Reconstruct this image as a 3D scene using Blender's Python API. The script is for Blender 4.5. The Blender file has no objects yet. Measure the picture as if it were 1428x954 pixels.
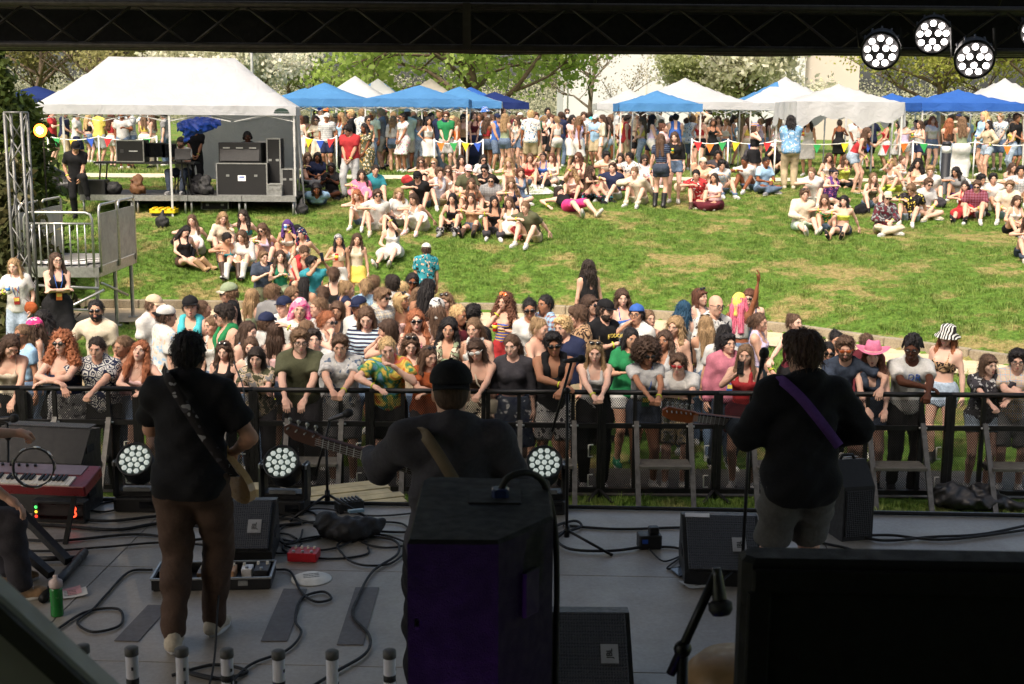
import bpy, bmesh, math, random
import numpy as np
from mathutils import Vector, Matrix

# ---------------------------------------------------------------- scene, camera, light
SC = bpy.context.scene
COL = SC.collection
rnd = random.Random(7)
FPX, CX, CY = 1817.0, 714.0, 477.0           # focal length in photo pixels, photo centre
CAM_Z, PITCH, ROLL = 4.08, math.radians(9.9), math.radians(0.42)
STAGE_Z = 1.10
cam_d = bpy.data.cameras.new('camera'); cam = bpy.data.objects.new('camera', cam_d)
COL.objects.link(cam); SC.camera = cam
cam_d.sensor_width = 36.0; cam_d.lens = 36.0 * FPX / 1428.0
cam_d.clip_start = 0.05; cam_d.clip_end = 3000
cam.rotation_mode = 'XYZ'
_cm = Matrix.Translation((0, 0, CAM_Z)) @ Matrix.Rotation(math.pi / 2 - PITCH, 4, 'X') @ Matrix.Rotation(ROLL, 4, 'Z')
cam.matrix_world = _cm
cam_d.dof.use_dof = True; cam_d.dof.focus_distance = 15.5; cam_d.dof.aperture_fstop = 9.0

SUN_EL, SUN_AZ = math.radians(52), math.radians(-152)   # azimuth from +Y towards +X (the sun stands behind the camera, to its left)
world = bpy.data.worlds.new('World'); SC.world = world; world.use_nodes = True
wn = world.node_tree.nodes; wl = world.node_tree.links
sky = wn.new('ShaderNodeTexSky'); sky.sky_type = 'NISHITA'; sky.sun_disc = False
sky.sun_elevation = SUN_EL; sky.sun_rotation = SUN_AZ
sky.air_density = 0.8; sky.dust_density = 6.0; sky.ozone_density = 1.0
bg = wn['Background']; bg.inputs['Strength'].default_value = 0.15
_wm = wn.new('ShaderNodeMix'); _wm.data_type = 'RGBA'; _wm.blend_type = 'MULTIPLY'; _wm.inputs[0].default_value = 1.0; _wm.inputs[7].default_value = (1.0, 0.935, 0.82, 1)   # hazy, warm-balanced daylight
wl.new(sky.outputs[0], _wm.inputs[6]); wl.new(_wm.outputs[2], bg.inputs['Color'])
sun_d = bpy.data.lights.new('sun', 'SUN'); sun = bpy.data.objects.new('sun', sun_d); COL.objects.link(sun)
sun_d.energy = 1.8; sun_d.angle = math.radians(9.0); sun_d.color = (1.0, 0.95, 0.86)
_sd = Vector((math.sin(SUN_AZ) * math.cos(SUN_EL), math.cos(SUN_AZ) * math.cos(SUN_EL), math.sin(SUN_EL)))
sun.rotation_euler = _sd.to_track_quat('Z', 'Y').to_euler()
SC.view_settings.view_transform = 'Standard'; SC.view_settings.look = 'None'
SC.view_settings.exposure = 1.02; SC.view_settings.gamma = 1.0
SC.render.engine = 'CYCLES'
SC.cycles.use_denoising = True
SC.cycles.max_bounces = 6; SC.cycles.diffuse_bounces = 3; SC.cycles.glossy_bounces = 3
SC.cycles.transparent_max_bounces = 8; SC.cycles.caustics_reflective = False; SC.cycles.caustics_refractive = False
SC.cycles.use_adaptive_sampling = True; SC.cycles.adaptive_threshold = 0.015

# ---------------------------------------------------------------- photo pixel -> world
_R = np.array(_cm.to_3x3()); _O = np.array([0, 0, CAM_Z])
def ray(px, py):
    d = _R @ np.array([(px - CX) / FPX, -(py - CY) / FPX, -1.0])
    return d
def at_y(px, py, Y):
    d = ray(px, py); return _O + d * (Y / d[1])
def at_z(px, py, z):
    d = ray(px, py); return _O + d * ((z - CAM_Z) / d[2])
def proj(p):
    v = _R.T @ (np.asarray(p, float) - _O)
    return CX + FPX * v[0] / -v[2], CY - FPX * v[1] / -v[2]
def on_stage(px, py): return at_z(px, py, STAGE_Z)

# ---------------------------------------------------------------- the ground's shape
def smooth(t):
    t = np.clip(t, 0, 1); return t * t * (3 - 2 * t)
def curb_y(x):
    x = np.asarray(x, float)
    return np.interp(x, [-30, -8, 0, 1.6, 3.2, 5.0, 6.9, 9, 12, 30], [24.6, 24.2, 24.0, 23.7, 23.0, 21.6, 19.6, 17.6, 15.6, 11])
PATH_W = 1.5
def terrain(x, y):
    x = np.asarray(x, float); y = np.asarray(y, float)
    yc = curb_y(x)
    low = 0.42 * smooth((y - 15.3) / np.maximum(yc - PATH_W - 15.3, 1.0))
    t = np.clip((y - yc) / np.maximum(29.0 - yc, 0.5), 0, 1)
    hill = 0.56 + 1.06 * (t + 0.10 * np.sin(np.pi * t) )
    t2 = np.clip((y - 29.0) / 6.8, 0, 1)
    hill = hill + 0.78 * (t2 * 1.35 - 0.35 * t2 * t2)
    far = 0.5 * smooth((y - 60) / 140.0)
    bump = 0.03 * np.sin(x * .9 + y * .5) * np.sin(y * .8 - x * .3)
    return np.where(y < yc, low, hill + far + bump * smooth((y - yc) / 2) * (1 - smooth((y - 33) / 3)))
def ground_hit(px, py, lift=0.0, y0=12.0, y1=75.0):
    d = ray(px, py)
    ys = np.arange(y0, y1, 0.02)
    pts = _O + d * (ys / d[1])[:, None]
    below = pts[:, 2] <= terrain(pts[:, 0], pts[:, 1]) + lift
    i = int(np.argmax(below)) if below.any() else len(ys) - 1
    return pts[i]

# ---------------------------------------------------------------- colours and materials
def lin(c):
    return tuple(((v / 255) / 12.92 if v / 255 <= 0.04045 else ((v / 255 + 0.055) / 1.055) ** 2.4) for v in c)
PAL = dict(white=(200, 199, 195), cream=(204, 192, 168), beige=(200, 178, 148), tan=(178, 140, 102), brown=(84, 62, 48), umber=(84, 64, 52), slate=(94, 92, 88), dkbrown=(68, 50, 40),
    black=(26, 26, 29), charcoal=(62, 60, 66), grey=(132, 132, 134), ltgrey=(182, 182, 182), navy=(34, 42, 74), blue=(52, 98, 186), ltblue=(150, 190, 222),
    sky=(110, 160, 205), denim=(92, 112, 140), ltdenim=(150, 168, 188), dkdenim=(58, 68, 86), teal=(44, 142, 158), turquoise=(62, 188, 200), green=(30, 128, 72),
    olive=(82, 84, 60), sage=(136, 150, 118), mint=(184, 206, 184), lime=(186, 204, 70), yellow=(232, 206, 84), gold=(196, 152, 70), orange=(226, 112, 46),
    rust=(176, 84, 42), peach=(232, 180, 146), red=(184, 46, 50), maroon=(96, 30, 42), pink=(226, 120, 156), hotpink=(226, 52, 128), ltpink=(232, 190, 188),
    lilac=(190, 176, 208), purple=(90, 56, 128), khaki=(176, 158, 124), rose=(186, 104, 122), emerald=(24, 110, 80),
    blond=(184, 152, 104), dkblond=(140, 112, 78), ltbrown=(108, 82, 60), auburn=(88, 54, 40), ginger=(142, 82, 52), dark=(46, 38, 34), ink=(32, 29, 30), bluehair=(32, 66, 92), pinkhair=(206, 96, 124))
def C(n):
    if not isinstance(n, str): return lin(n)
    c = PAL[n]; g = .3 * c[0] + .55 * c[1] + .15 * c[2]; return lin([v * .86 + g * .14 for v in c])       # washed cloth
MATS = {}
def new_mat(name):
    m = bpy.data.materials.new(name); m.use_nodes = True
    nt = m.node_tree; b = nt.nodes['Principled BSDF']
    return m, nt, b
def node(nt, t, **kw):
    n = nt.nodes.new(t)
    for k, v in kw.items():
        if k in n.inputs.keys(): n.inputs[k].default_value = v
        else: setattr(n, k, v)
    return n
def mixc(nt, fac, a, b, blend='MIX'):
    m = nt.nodes.new('ShaderNodeMix'); m.data_type = 'RGBA'; m.blend_type = blend
    for sock, v in ((m.inputs[0], fac), (m.inputs[6], a), (m.inputs[7], b)):
        if isinstance(v, (int, float)): sock.default_value = v
        elif isinstance(v, tuple): sock.default_value = (*v[:3], 1)
        else: nt.links.new(v, sock)
    return m.outputs[2]
def ramp(nt, fac, stops, interp='LINEAR'):
    r = nt.nodes.new('ShaderNodeValToRGB'); r.color_ramp.interpolation = interp
    el = r.color_ramp.elements
    while len(el) < len(stops): el.new(0.5)
    for e, (p, c) in zip(el, stops):
        e.position = p; e.color = (*(c if isinstance(c, tuple) else (c, c, c)), 1)
    nt.links.new(fac, r.inputs[0]); return r.outputs[0]
def coords(nt, kind='Object', scale=(1, 1, 1), rot=(0, 0, 0)):
    tc = nt.nodes.new('ShaderNodeTexCoord'); mp = nt.nodes.new('ShaderNodeMapping')
    mp.inputs['Scale'].default_value = scale; mp.inputs['Rotation'].default_value = rot
    nt.links.new(tc.outputs[kind], mp.inputs[0]); return mp.outputs[0]
def noise(nt, vec, scale, detail=3, rough=0.55, dist=0.0):
    n = node(nt, 'ShaderNodeTexNoise', Scale=scale, Detail=detail, Roughness=rough, Distortion=dist)
    nt.links.new(vec, n.inputs['Vector']); return n.outputs['Fac']
def bump(nt, b, h, strength=0.3, dist=0.01):
    n = node(nt, 'ShaderNodeBump', Strength=strength, Distance=dist)
    nt.links.new(h, n.inputs['Height']); nt.links.new(n.outputs[0], b.inputs['Normal'])
def mat(name, col, rough=0.6, metal=0.0, var=0.18, vscale=9.0, bump_s=0.0, bscale=60.0, emit=None, estr=0.0, alpha=1.0, coat=0.0, spec=0.5):
    if name in MATS: return MATS[name]
    m, nt, b = new_mat(name); col = C(col)
    v = coords(nt)
    n = noise(nt, v, vscale, 4)
    dk = tuple(c * (1 - var) for c in col); lt = tuple(min(1, c * (1 + var)) for c in col)
    nt.links.new(ramp(nt, n, [(0.3, dk), (0.7, lt)]), b.inputs['Base Color'])
    b.inputs['Roughness'].default_value = rough; b.inputs['Metallic'].default_value = metal
    b.inputs['Specular IOR Level'].default_value = spec; b.inputs['Coat Weight'].default_value = coat
    nt.links.new(ramp(nt, noise(nt, v, vscale * 3, 3), [(0.3, max(0, rough - .1)), (0.7, min(1, rough + .1))]), b.inputs['Roughness'])
    if bump_s: bump(nt, b, noise(nt, v, bscale, 4), bump_s, 0.01)
    if emit is not None:
        b.inputs['Emission Color'].default_value = (*C(emit), 1); b.inputs['Emission Strength'].default_value = estr
    b.inputs['Alpha'].default_value = alpha
    MATS[name] = m; return m
def fabric(spec):
    """'navy' or 'pattern/colour/colour2/colour3'"""
    if spec in MATS: return MATS[spec]
    parts = spec.split('/')
    pat, cs = ('solid', parts) if len(parts) == 1 else (parts[0], parts[1:])
    c = [C(x) for x in cs]
    while len(c) < 3: c.append(c[-1])
    m, nt, b = new_mat('cloth ' + spec.replace('/', ' ')); v = coords(nt)
    col = None
    if pat == 'solid':
        dk = tuple(x * .8 for x in c[0]); lt = tuple(min(1, x * 1.12) for x in c[0])
        col = ramp(nt, noise(nt, v, 7, 4), [(.3, dk), (.7, lt)])
    elif pat in ('stripes', 'vstripes', 'thin'):
        w = node(nt, 'ShaderNodeTexWave', Scale={'stripes': 7.5, 'vstripes': 9, 'thin': 16}[pat], Distortion=.35)
        w.bands_direction = 'X' if pat == 'vstripes' else 'Z'; nt.links.new(v, w.inputs[0])
        col = ramp(nt, w.outputs['Fac'], [(.0, c[0]), (.48, c[1]), (.85, c[2])], 'CONSTANT')
    elif pat == 'plaid':
        w1 = node(nt, 'ShaderNodeTexWave', Scale=5.5); w1.bands_direction = 'X'; nt.links.new(v, w1.inputs[0])
        w2 = node(nt, 'ShaderNodeTexWave', Scale=5.5); w2.bands_direction = 'Z'; nt.links.new(v, w2.inputs[0])
        col = mixc(nt, .5, ramp(nt, w1.outputs['Fac'], [(0, c[0]), (.55, c[1]), (.9, c[2])], 'CONSTANT'), ramp(nt, w2.outputs['Fac'], [(0, c[0]), (.55, c[1]), (.9, c[2])], 'CONSTANT'))
    elif pat in ('floral', 'leopard', 'geo', 'paisley'):
        sc = {'floral': 20, 'leopard': 30, 'geo': 13, 'paisley': 24}[pat]
        nz = node(nt, 'ShaderNodeTexNoise', Scale=9.0, Detail=2.0); nt.links.new(v, nz.inputs['Vector'])
        vv = mixc(nt, .05 if pat == 'geo' else .14, v, nz.outputs['Color'])
        vo = node(nt, 'ShaderNodeTexVoronoi', Scale=sc); nt.links.new(vv, vo.inputs['Vector'])
        if pat == 'geo':
            vo.feature = 'DISTANCE_TO_EDGE'
            col = ramp(nt, vo.outputs['Distance'], [(0, c[0]), (.07, c[1]), (.2, c[0]), (.3, c[1])], 'CONSTANT')
        elif pat == 'leopard':
            col = ramp(nt, vo.outputs['Distance'], [(0, c[2]), (.22, c[1]), (.48, c[0])], 'CONSTANT')
        else:
            pick = ramp(nt, vo.outputs['Color'], [(0, c[1]), (.5, c[2])], 'CONSTANT')
            msk = ramp(nt, vo.outputs['Distance'], [(0, 1.0), (.38, 0.0)], 'CONSTANT')
            col = mixc(nt, msk, c[0], pick)
    elif pat == 'camo':
        col = ramp(nt, noise(nt, v, 14, 2, .5, .6), [(0, c[0]), (.47, c[1]), (.56, c[2])], 'CONSTANT')
    elif pat == 'tiedye':
        nz = noise(nt, v, 5.0, 2, .6, 1.2)
        col = ramp(nt, nz, [(.25, C('pink')), (.38, C('orange')), (.47, C('yellow')), (.56, C('green')), (.66, C('sky')), (.76, C('lilac'))])
    elif pat == 'zebra':
        w = node(nt, 'ShaderNodeTexWave', Scale=9.0, Distortion=6.0, Detail=1.0); nt.links.new(v, w.inputs[0])
        col = ramp(nt, w.outputs['Fac'], [(0, c[0]), (.5, c[1])], 'CONSTANT')
    fine = noise(nt, v, 180, 2)
    den = any('denim' in x for x in cs)
    col = mixc(nt, .35 if den else .14, col, ramp(nt, noise(nt, v, 26 if den else 60, 4), [(.3, .02 if not den else .03), (.7, .75)]), 'OVERLAY')
    nt.links.new(col, b.inputs['Base Color'])
    b.inputs['Roughness'].default_value = 0.85; b.inputs['Specular IOR Level'].default_value = 0.2
    try: b.inputs['Sheen Weight'].default_value = 0.0
    except Exception: pass
    h = mixc(nt, .25, noise(nt, v, 16, 3, .6, .8), fine)
    bump(nt, b, h, 0.45, 0.02)
    MATS[spec] = m; return m
SKIN = [(206, 172, 154), (196, 160, 140), (182, 144, 120), (152, 112, 88), (122, 78, 54), (78, 48, 34)]
def skin(i):
    k = 'skin%d' % i
    if k in MATS: return MATS[k]
    m, nt, b = new_mat(k); c = lin(SKIN[i]); v = coords(nt)
    red = (min(1, c[0] * 1.06), c[1] * .9, c[2] * .87)
    nt.links.new(ramp(nt, noise(nt, v, 11, 3), [(.35, c), (.72, red)]), b.inputs['Base Color'])
    b.inputs['Roughness'].default_value = .62; b.inputs['Specular IOR Level'].default_value = .18
    b.inputs['Subsurface Weight'].default_value = .0
    bump(nt, b, noise(nt, v, 130, 3), .08, .005)
    MATS[k] = m; return m
def lip(i):
    c = lin(SKIN[i]); k = 'lip%d' % i
    if k in MATS: return MATS[k]
    m, nt, b = new_mat(k); b.inputs['Base Color'].default_value = (c[0] * .72, c[1] * .42, c[2] * .46, 1); b.inputs['Roughness'].default_value = .4
    MATS[k] = m; return m
def hairmat(n):
    k = 'hair ' + n
    if k in MATS: return MATS[k]
    m, nt, b = new_mat(k); c = C(n); v = coords(nt, scale=(1, 1, .12))
    nz = noise(nt, v, 95, 3, .6)
    nt.links.new(ramp(nt, nz, [(.28, tuple(x * .6 for x in c)), (.72, tuple(min(1, x * 1.9) for x in c))]), b.inputs['Base Color'])
    b.inputs['Roughness'].default_value = .6; b.inputs['Specular IOR Level'].default_value = .22
    bump(nt, b, nz, .7, .012)
    MATS[k] = m; return m

# ---------------------------------------------------------------- objects
def tag(o, label=None, cat=None, group=None, kind=None):
    if label: o['label'] = label
    if cat: o['category'] = cat
    if group: o['group'] = group
    if kind: o['kind'] = kind
    return o
def mesh_np(name, V, F, mats=1, midx=None, smooth_=True):
    """V (n,3), F: int array (m,4) or (m,3) or list of such arrays"""
    me = bpy.data.meshes.new(name)
    Fs = F if isinstance(F, list) else [F]
    Fs = [np.asarray(f, np.int32) for f in Fs if len(f)]
    V = np.asarray(V, np.float32)
    me.vertices.add(len(V)); me.vertices.foreach_set('co', V.ravel())
    nl = sum(f.size for f in Fs); npol = sum(len(f) for f in Fs)
    me.loops.add(nl); me.polygons.add(npol)
    me.loops.foreach_set('vertex_index', np.concatenate([f.ravel() for f in Fs]))
    tot = np.concatenate([np.full(len(f), f.shape[1], np.int32) for f in Fs])
    st = np.concatenate([[0], np.cumsum(tot)[:-1]]).astype(np.int32)
    me.polygons.foreach_set('loop_start', st)
    for _ in range(mats): me.materials.append(None)
    if midx is not None: me.polygons.foreach_set('material_index', np.asarray(midx, np.int32))
    me.update(calc_edges=True); me.validate()
    me.polygons.foreach_set('use_smooth', np.full(len(me.polygons), smooth_))
    return me
def link(name, me, parent=None, ms=None, loc=None, mtx=None):
    o = bpy.data.objects.new(name, me); COL.objects.link(o)
    if parent is not None: o.parent = parent
    if mtx is not None: o.matrix_local = mtx
    elif loc is not None: o.location = loc
    if ms is not None:
        ms = ms if isinstance(ms, (list, tuple)) else [ms]
        for i, m in enumerate(ms):
            if i >= len(o.material_slots): break
            o.material_slots[i].link = 'OBJECT'; o.material_slots[i].material = m
    return o
def empty(name, loc=(0, 0, 0), rz=0.0, label=None, cat=None, group=None, mtx=None):
    o = bpy.data.objects.new(name, None); COL.objects.link(o); o.empty_display_size = .1
    if mtx is not None: o.matrix_world = mtx
    else: o.location = loc; o.rotation_euler = (0, 0, rz)
    return tag(o, label, cat, group)
class MB:
    """collects boxes, tubes, lathes ... into one mesh"""
    def __init__(s): s.v = []; s.f3 = []; s.f4 = []; s.m3 = []; s.m4 = []; s.n = 0
    def add(s, V, F, m=0):
        V = np.asarray(V, float); s.v.append(V)
        for f in F:
            if len(f) == 4: s.f4.append([i + s.n for i in f]); s.m4.append(m)
            elif len(f) == 3: s.f3.append([i + s.n for i in f]); s.m3.append(m)
            else:
                for k in range(1, len(f) - 1): s.f3.append([f[0] + s.n, f[k] + s.n, f[k + 1] + s.n]); s.m3.append(m)
        s.n += len(V); return s
    def box(s, c, size, R=None, m=0, bev=0.0, taper=(1, 1)):
        sx, sy, sz = [x / 2 for x in size]
        if bev <= 0:
            V = np.array([[x, y, z] for z in (-sz, sz) for y in (-sy, sy) for x in (-sx, sx)], float)
            V[4:, 0] *= taper[0]; V[4:, 1] *= taper[1]
            F = [(0, 2, 3, 1), (4, 5, 7, 6), (0, 1, 5, 4), (2, 6, 7, 3), (0, 4, 6, 2), (1, 3, 7, 5)]
        else:
            b = min(bev, sx * .9, sy * .9, sz * .9); V = []
            def ringp(z, ix):
                a, c2 = sx - ix, sy - ix
                return [(-a + b, -c2, z), (a - b, -c2, z), (a, -c2 + b, z), (a, c2 - b, z), (a - b, c2, z), (-a + b, c2, z), (-a, c2 - b, z), (-a, -c2 + b, z)]
            V = np.array(ringp(-sz, b * .5) + ringp(-sz + b * .5, 0) + ringp(sz - b * .5, 0) + ringp(sz, b * .5), float)
            V[16:, 0] *= taper[0]; V[16:, 1] *= taper[1]
            F = [tuple(range(7, -1, -1)), tuple(range(24, 32))]
            for r in range(3):
                for i in range(8): F.append((r * 8 + i, r * 8 + (i + 1) % 8, r * 8 + 8 + (i + 1) % 8, r * 8 + 8 + i))
        if R is not None: V = V @ np.asarray(R).T
        return s.add(V + np.asarray(c, float), F, m)
    def tube(s, pts, r, n=8, m=0, cap=True, closed=False):
        P = np.asarray(pts, float); k = len(P)
        r = np.full(k, r) if np.isscalar(r) else np.asarray(r, float)
        V = []; up = None
        for i in range(k):
            a = P[(i - 1) % k] if (closed or i > 0) else P[i]; b = P[(i + 1) % k] if (closed or i < k - 1) else P[i]
            t = b - a; t = t / (np.linalg.norm(t) + 1e-12)
            if up is None:
                up = np.array([0, 0, 1.]) if abs(t[2]) < .9 else np.array([1., 0, 0])
            u = np.cross(t, up); u /= np.linalg.norm(u) + 1e-12; w = np.cross(u, t); up = w
            for j in range(n):
                an = 2 * math.pi * j / n
                V.append(P[i] + r[i] * (u * math.cos(an) + w * math.sin(an)))
        F = []
        for i in range(k if closed else k - 1):
            i2 = (i + 1) % k
            for j in range(n): F.append((i * n + j, i * n + (j + 1) % n, i2 * n + (j + 1) % n, i2 * n + j)[::-1])
        if cap and not closed:
            F.append(tuple(range(n))); F.append(tuple((k - 1) * n + j for j in range(n - 1, -1, -1)))
        return s.add(V, F, m)
    def bar(s, a, b, w, d=None, m=0):
        """square bar from a to b"""
        a = np.asarray(a, float); b = np.asarray(b, float); d = w if d is None else d
        t = b - a; L = np.linalg.norm(t); t = t / L
        up = np.array([0, 0, 1.]) if abs(t[2]) < .95 else np.array([0, 1., 0])
        u = np.cross(up, t); u /= np.linalg.norm(u); w_ = np.cross(t, u)
        return s.box((a + b) / 2, (w, d, L), np.stack([u, w_, t], 1), m)
    def lathe(s, prof, c=(0, 0, 0), n=20, m=0, R=None, sx=1.0, sy=1.0, cap=True):
        V = []
        for r, z in prof:
            for j in range(n):
                a = 2 * math.pi * j / n; V.append((r * math.cos(a) * sx, r * math.sin(a) * sy, z))
        F = []
        for i in range(len(prof) - 1):
            for j in range(n): F.append((i * n + j, i * n + (j + 1) % n, (i + 1) * n + (j + 1) % n, (i + 1) * n + j))
        if cap and prof[0][0] > 1e-6: F.append(tuple(range(n - 1, -1, -1)))
        if cap and prof[-1][0] > 1e-6: F.append(tuple((len(prof) - 1) * n + j for j in range(n)))
        V = np.array(V)
        if R is not None: V = V @ np.asarray(R).T
        return s.add(V + np.asarray(c, float), F, m)
    def ell(s, c, r, nu=10, nv=7, m=0, R=None):
        prof = [(math.sin(math.pi * i / nv), -math.cos(math.pi * i / nv)) for i in range(nv + 1)]
        prof[0] = (1e-7, -1); prof[-1] = (1e-7, 1)
        V = np.array([(p * math.cos(2 * math.pi * j / nu) * r[0], p * math.sin(2 * math.pi * j / nu) * r[1], z * r[2]) for p, z in prof for j in range(nu)])
        F = [(i * nu + j, i * nu + (j + 1) % nu, (i + 1) * nu + (j + 1) % nu, (i + 1) * nu + j) for i in range(nv) for j in range(nu)]
        if R is not None: V = V @ np.asarray(R).T
        return s.add(V + np.asarray(c, float), F, m)
    def prism(s, poly, z0, z1, m=0, R=None, c=(0, 0, 0)):
        """poly in xy (ccw), from z0 to z1"""
        n = len(poly)
        V = np.array([(x, y, z0) for x, y in poly] + [(x, y, z1) for x, y in poly], float)
        F = [tuple(range(n - 1, -1, -1)), tuple(range(n, 2 * n))] + [(i, (i + 1) % n, n + (i + 1) % n, n + i) for i in range(n)]
        if R is not None: V = V @ np.asarray(R).T
        return s.add(V + np.asarray(c, float), F, m)
    def mesh(s, name, mats=1, smooth_=False):
        V = np.concatenate(s.v); Fs = []; mi = []
        if s.f3: Fs.append(np.array(s.f3)); mi += s.m3
        if s.f4: Fs.append(np.array(s.f4)); mi += s.m4
        return mesh_np(name, V, Fs, mats, mi, smooth_)
    def build(s, name, ms, parent=None, smooth_=False, loc=None, mtx=None):
        ms = ms if isinstance(ms, (list, tuple)) else [ms]
        return link(name, s.mesh(name, len(ms), smooth_), parent, ms, loc, mtx)
def rx(a): a = math.radians(a); c, s = math.cos(a), math.sin(a); return np.array([[1, 0, 0], [0, c, -s], [0, s, c]])
def ry(a): a = math.radians(a); c, s = math.cos(a), math.sin(a); return np.array([[c, 0, s], [0, 1, 0], [-s, 0, c]])
def rz(a): a = math.radians(a); c, s = math.cos(a), math.sin(a); return np.array([[c, -s, 0], [s, c, 0], [0, 0, 1]])
def copy_tree(o, parent=None):
    c = o.copy(); COL.objects.link(c); c.parent = parent
    for ch in list(o.children): copy_tree(ch, c)
    return c
# ---------------------------------------------------------------- smooth bodies: distance fields and surface nets
def cone(a, b, ra, rb, k=.03): return ('c', np.asarray(a, float), np.asarray(b, float), ra, rb, k)
def flat(a, b, ra, rb, k=.03): return ('f', np.asarray(a, float), np.asarray(b, float), ra, rb, k)      # cut square at b
def ell(c, r, R=None, k=.04): return ('e', np.asarray(c, float), np.asarray(r, float), np.eye(3) if R is None else R, 0, k)
def inflate(p, d, k=None):
    if p[0] in 'cf': return (p[0], p[1], p[2], p[3] + d, p[4] + d, p[5] if k is None else k)
    return ('e', p[1], p[2] + d, p[3], 0, p[5] if k is None else k)
def pbox(p):
    if p[0] in 'cf':
        r = max(p[3], p[4]); return np.minimum(p[1], p[2]) - r, np.maximum(p[1], p[2]) + r
    e = np.sqrt(((p[3] * p[2]) ** 2).sum(1)); return p[1] - e, p[1] + e
def surface_nets(D, org, h):
    S = D < 0
    n = np.array(D.shape); nc = n - 1
    sid = []; spos = []; quads = []
    for ax in range(3):
        sl0 = [slice(None)] * 3; sl1 = [slice(None)] * 3
        sl0[ax] = slice(None, -1); sl1[ax] = slice(1, None)
        a, b = D[tuple(sl0)], D[tuple(sl1)]
        idx = np.argwhere(S[tuple(sl0)] != S[tuple(sl1)])
        u, v = (ax + 1) % 3, (ax + 2) % 3
        ok = (idx[:, u] > 0) & (idx[:, v] > 0) & (idx[:, u] < nc[u]) & (idx[:, v] < nc[v])
        idx = idx[ok]
        if not len(idx): continue
        av = a[idx[:, 0], idx[:, 1], idx[:, 2]]; bv = b[idx[:, 0], idx[:, 1], idx[:, 2]]
        pos = idx.astype(float); pos[:, ax] += av / (av - bv)
        eu = np.zeros(3, int); eu[u] = 1; ev = np.zeros(3, int); ev[v] = 1
        cells = [idx - eu - ev, idx - ev, idx, idx - eu]
        ids = [(c[:, 0] * nc[1] + c[:, 1]) * nc[2] + c[:, 2] for c in cells]
        for i in ids: sid.append(i); spos.append(pos)
        q = np.stack(ids, 1); q[bv < 0] = q[bv < 0][:, ::-1]
        quads.append(q)
    if not sid: return np.zeros((0, 3)), np.zeros((0, 4), int)
    sid = np.concatenate(sid); spos = np.concatenate(spos); q = np.concatenate(quads)
    uid, inv = np.unique(sid, return_inverse=True)
    cnt = np.bincount(inv)
    V = np.stack([np.bincount(inv, spos[:, i]) for i in range(3)], 1) / cnt[:, None]
    return V * h + org, np.searchsorted(uid, q)
def sdf_mesh(prims, h, cuts=(), disp=None, subs=()):
    lo = np.min([pbox(p)[0] for p in prims], 0) - 2.5 * h - .01; hi = np.max([pbox(p)[1] for p in prims], 0) + 2.5 * h + .01
    n = np.maximum(np.ceil((hi - lo) / h).astype(int) + 1, 4)
    ax = [lo[i] + h * np.arange(n[i]) for i in range(3)]
    D = np.full(n, .25, np.float32)
    for p in prims:
        kk = p[5]; b0, b1 = pbox(p); m = kk + 2 * h
        i0 = np.clip(((b0 - m - lo) / h).astype(int), 0, n - 1); i1 = np.clip(((b1 + m - lo) / h).astype(int) + 2, 1, n)
        X = ax[0][i0[0]:i1[0]][:, None, None]; Y = ax[1][i0[1]:i1[1]][None, :, None]; Z = ax[2][i0[2]:i1[2]][None, None, :]
        if p[0] in 'cf':
            a, b = p[1], p[2]; ba = b - a; L = max((ba ** 2).sum(), 1e-9)
            x, y, z = X - a[0], Y - a[1], Z - a[2]
            tr = (x * ba[0] + y * ba[1] + z * ba[2]) / L
            t = np.clip(tr, 0, 1 if p[0] == 'c' else 3)
            d = np.sqrt((x - t * ba[0]) ** 2 + (y - t * ba[1]) ** 2 + (z - t * ba[2]) ** 2) - (p[3] + (p[4] - p[3]) * t)
            if p[0] == 'f': d = np.maximum(d, (tr - 1) * math.sqrt(L))
        else:
            R = p[3]; x, y, z = X - p[1][0], Y - p[1][1], Z - p[1][2]; r = p[2]
            q = [(x * R[0, i] + y * R[1, i] + z * R[2, i]) / r[i] for i in range(3)]
            k0 = np.sqrt(q[0] ** 2 + q[1] ** 2 + q[2] ** 2); k1 = np.sqrt((q[0] / r[0]) ** 2 + (q[1] / r[1]) ** 2 + (q[2] / r[2]) ** 2) + 1e-6
            d = k0 * (k0 - 1) / k1
        blk = (slice(i0[0], i1[0]), slice(i0[1], i1[1]), slice(i0[2], i1[2]))
        c = D[blk]; hh = np.maximum(kk - np.abs(c - d), 0) / kk
        D[blk] = np.minimum(c, d) - hh * hh * kk * .25
    X, Y, Z = ax[0][:, None, None], ax[1][None, :, None], ax[2][None, None, :]
    if disp is not None: D = D + disp(X, Y, Z)
    for (c, r) in subs:                      # spheres / ellipsoids carved away
        r = np.broadcast_to(np.asarray(r, float), 3)
        d = (np.sqrt(((X - c[0]) / r[0]) ** 2 + ((Y - c[1]) / r[1]) ** 2 + ((Z - c[2]) / r[2]) ** 2) - 1) * r.min()
        D = np.maximum(D, -d)
    for f in cuts: D = np.maximum(D, f(X, Y, Z))
    return surface_nets(D, lo, h)

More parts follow.
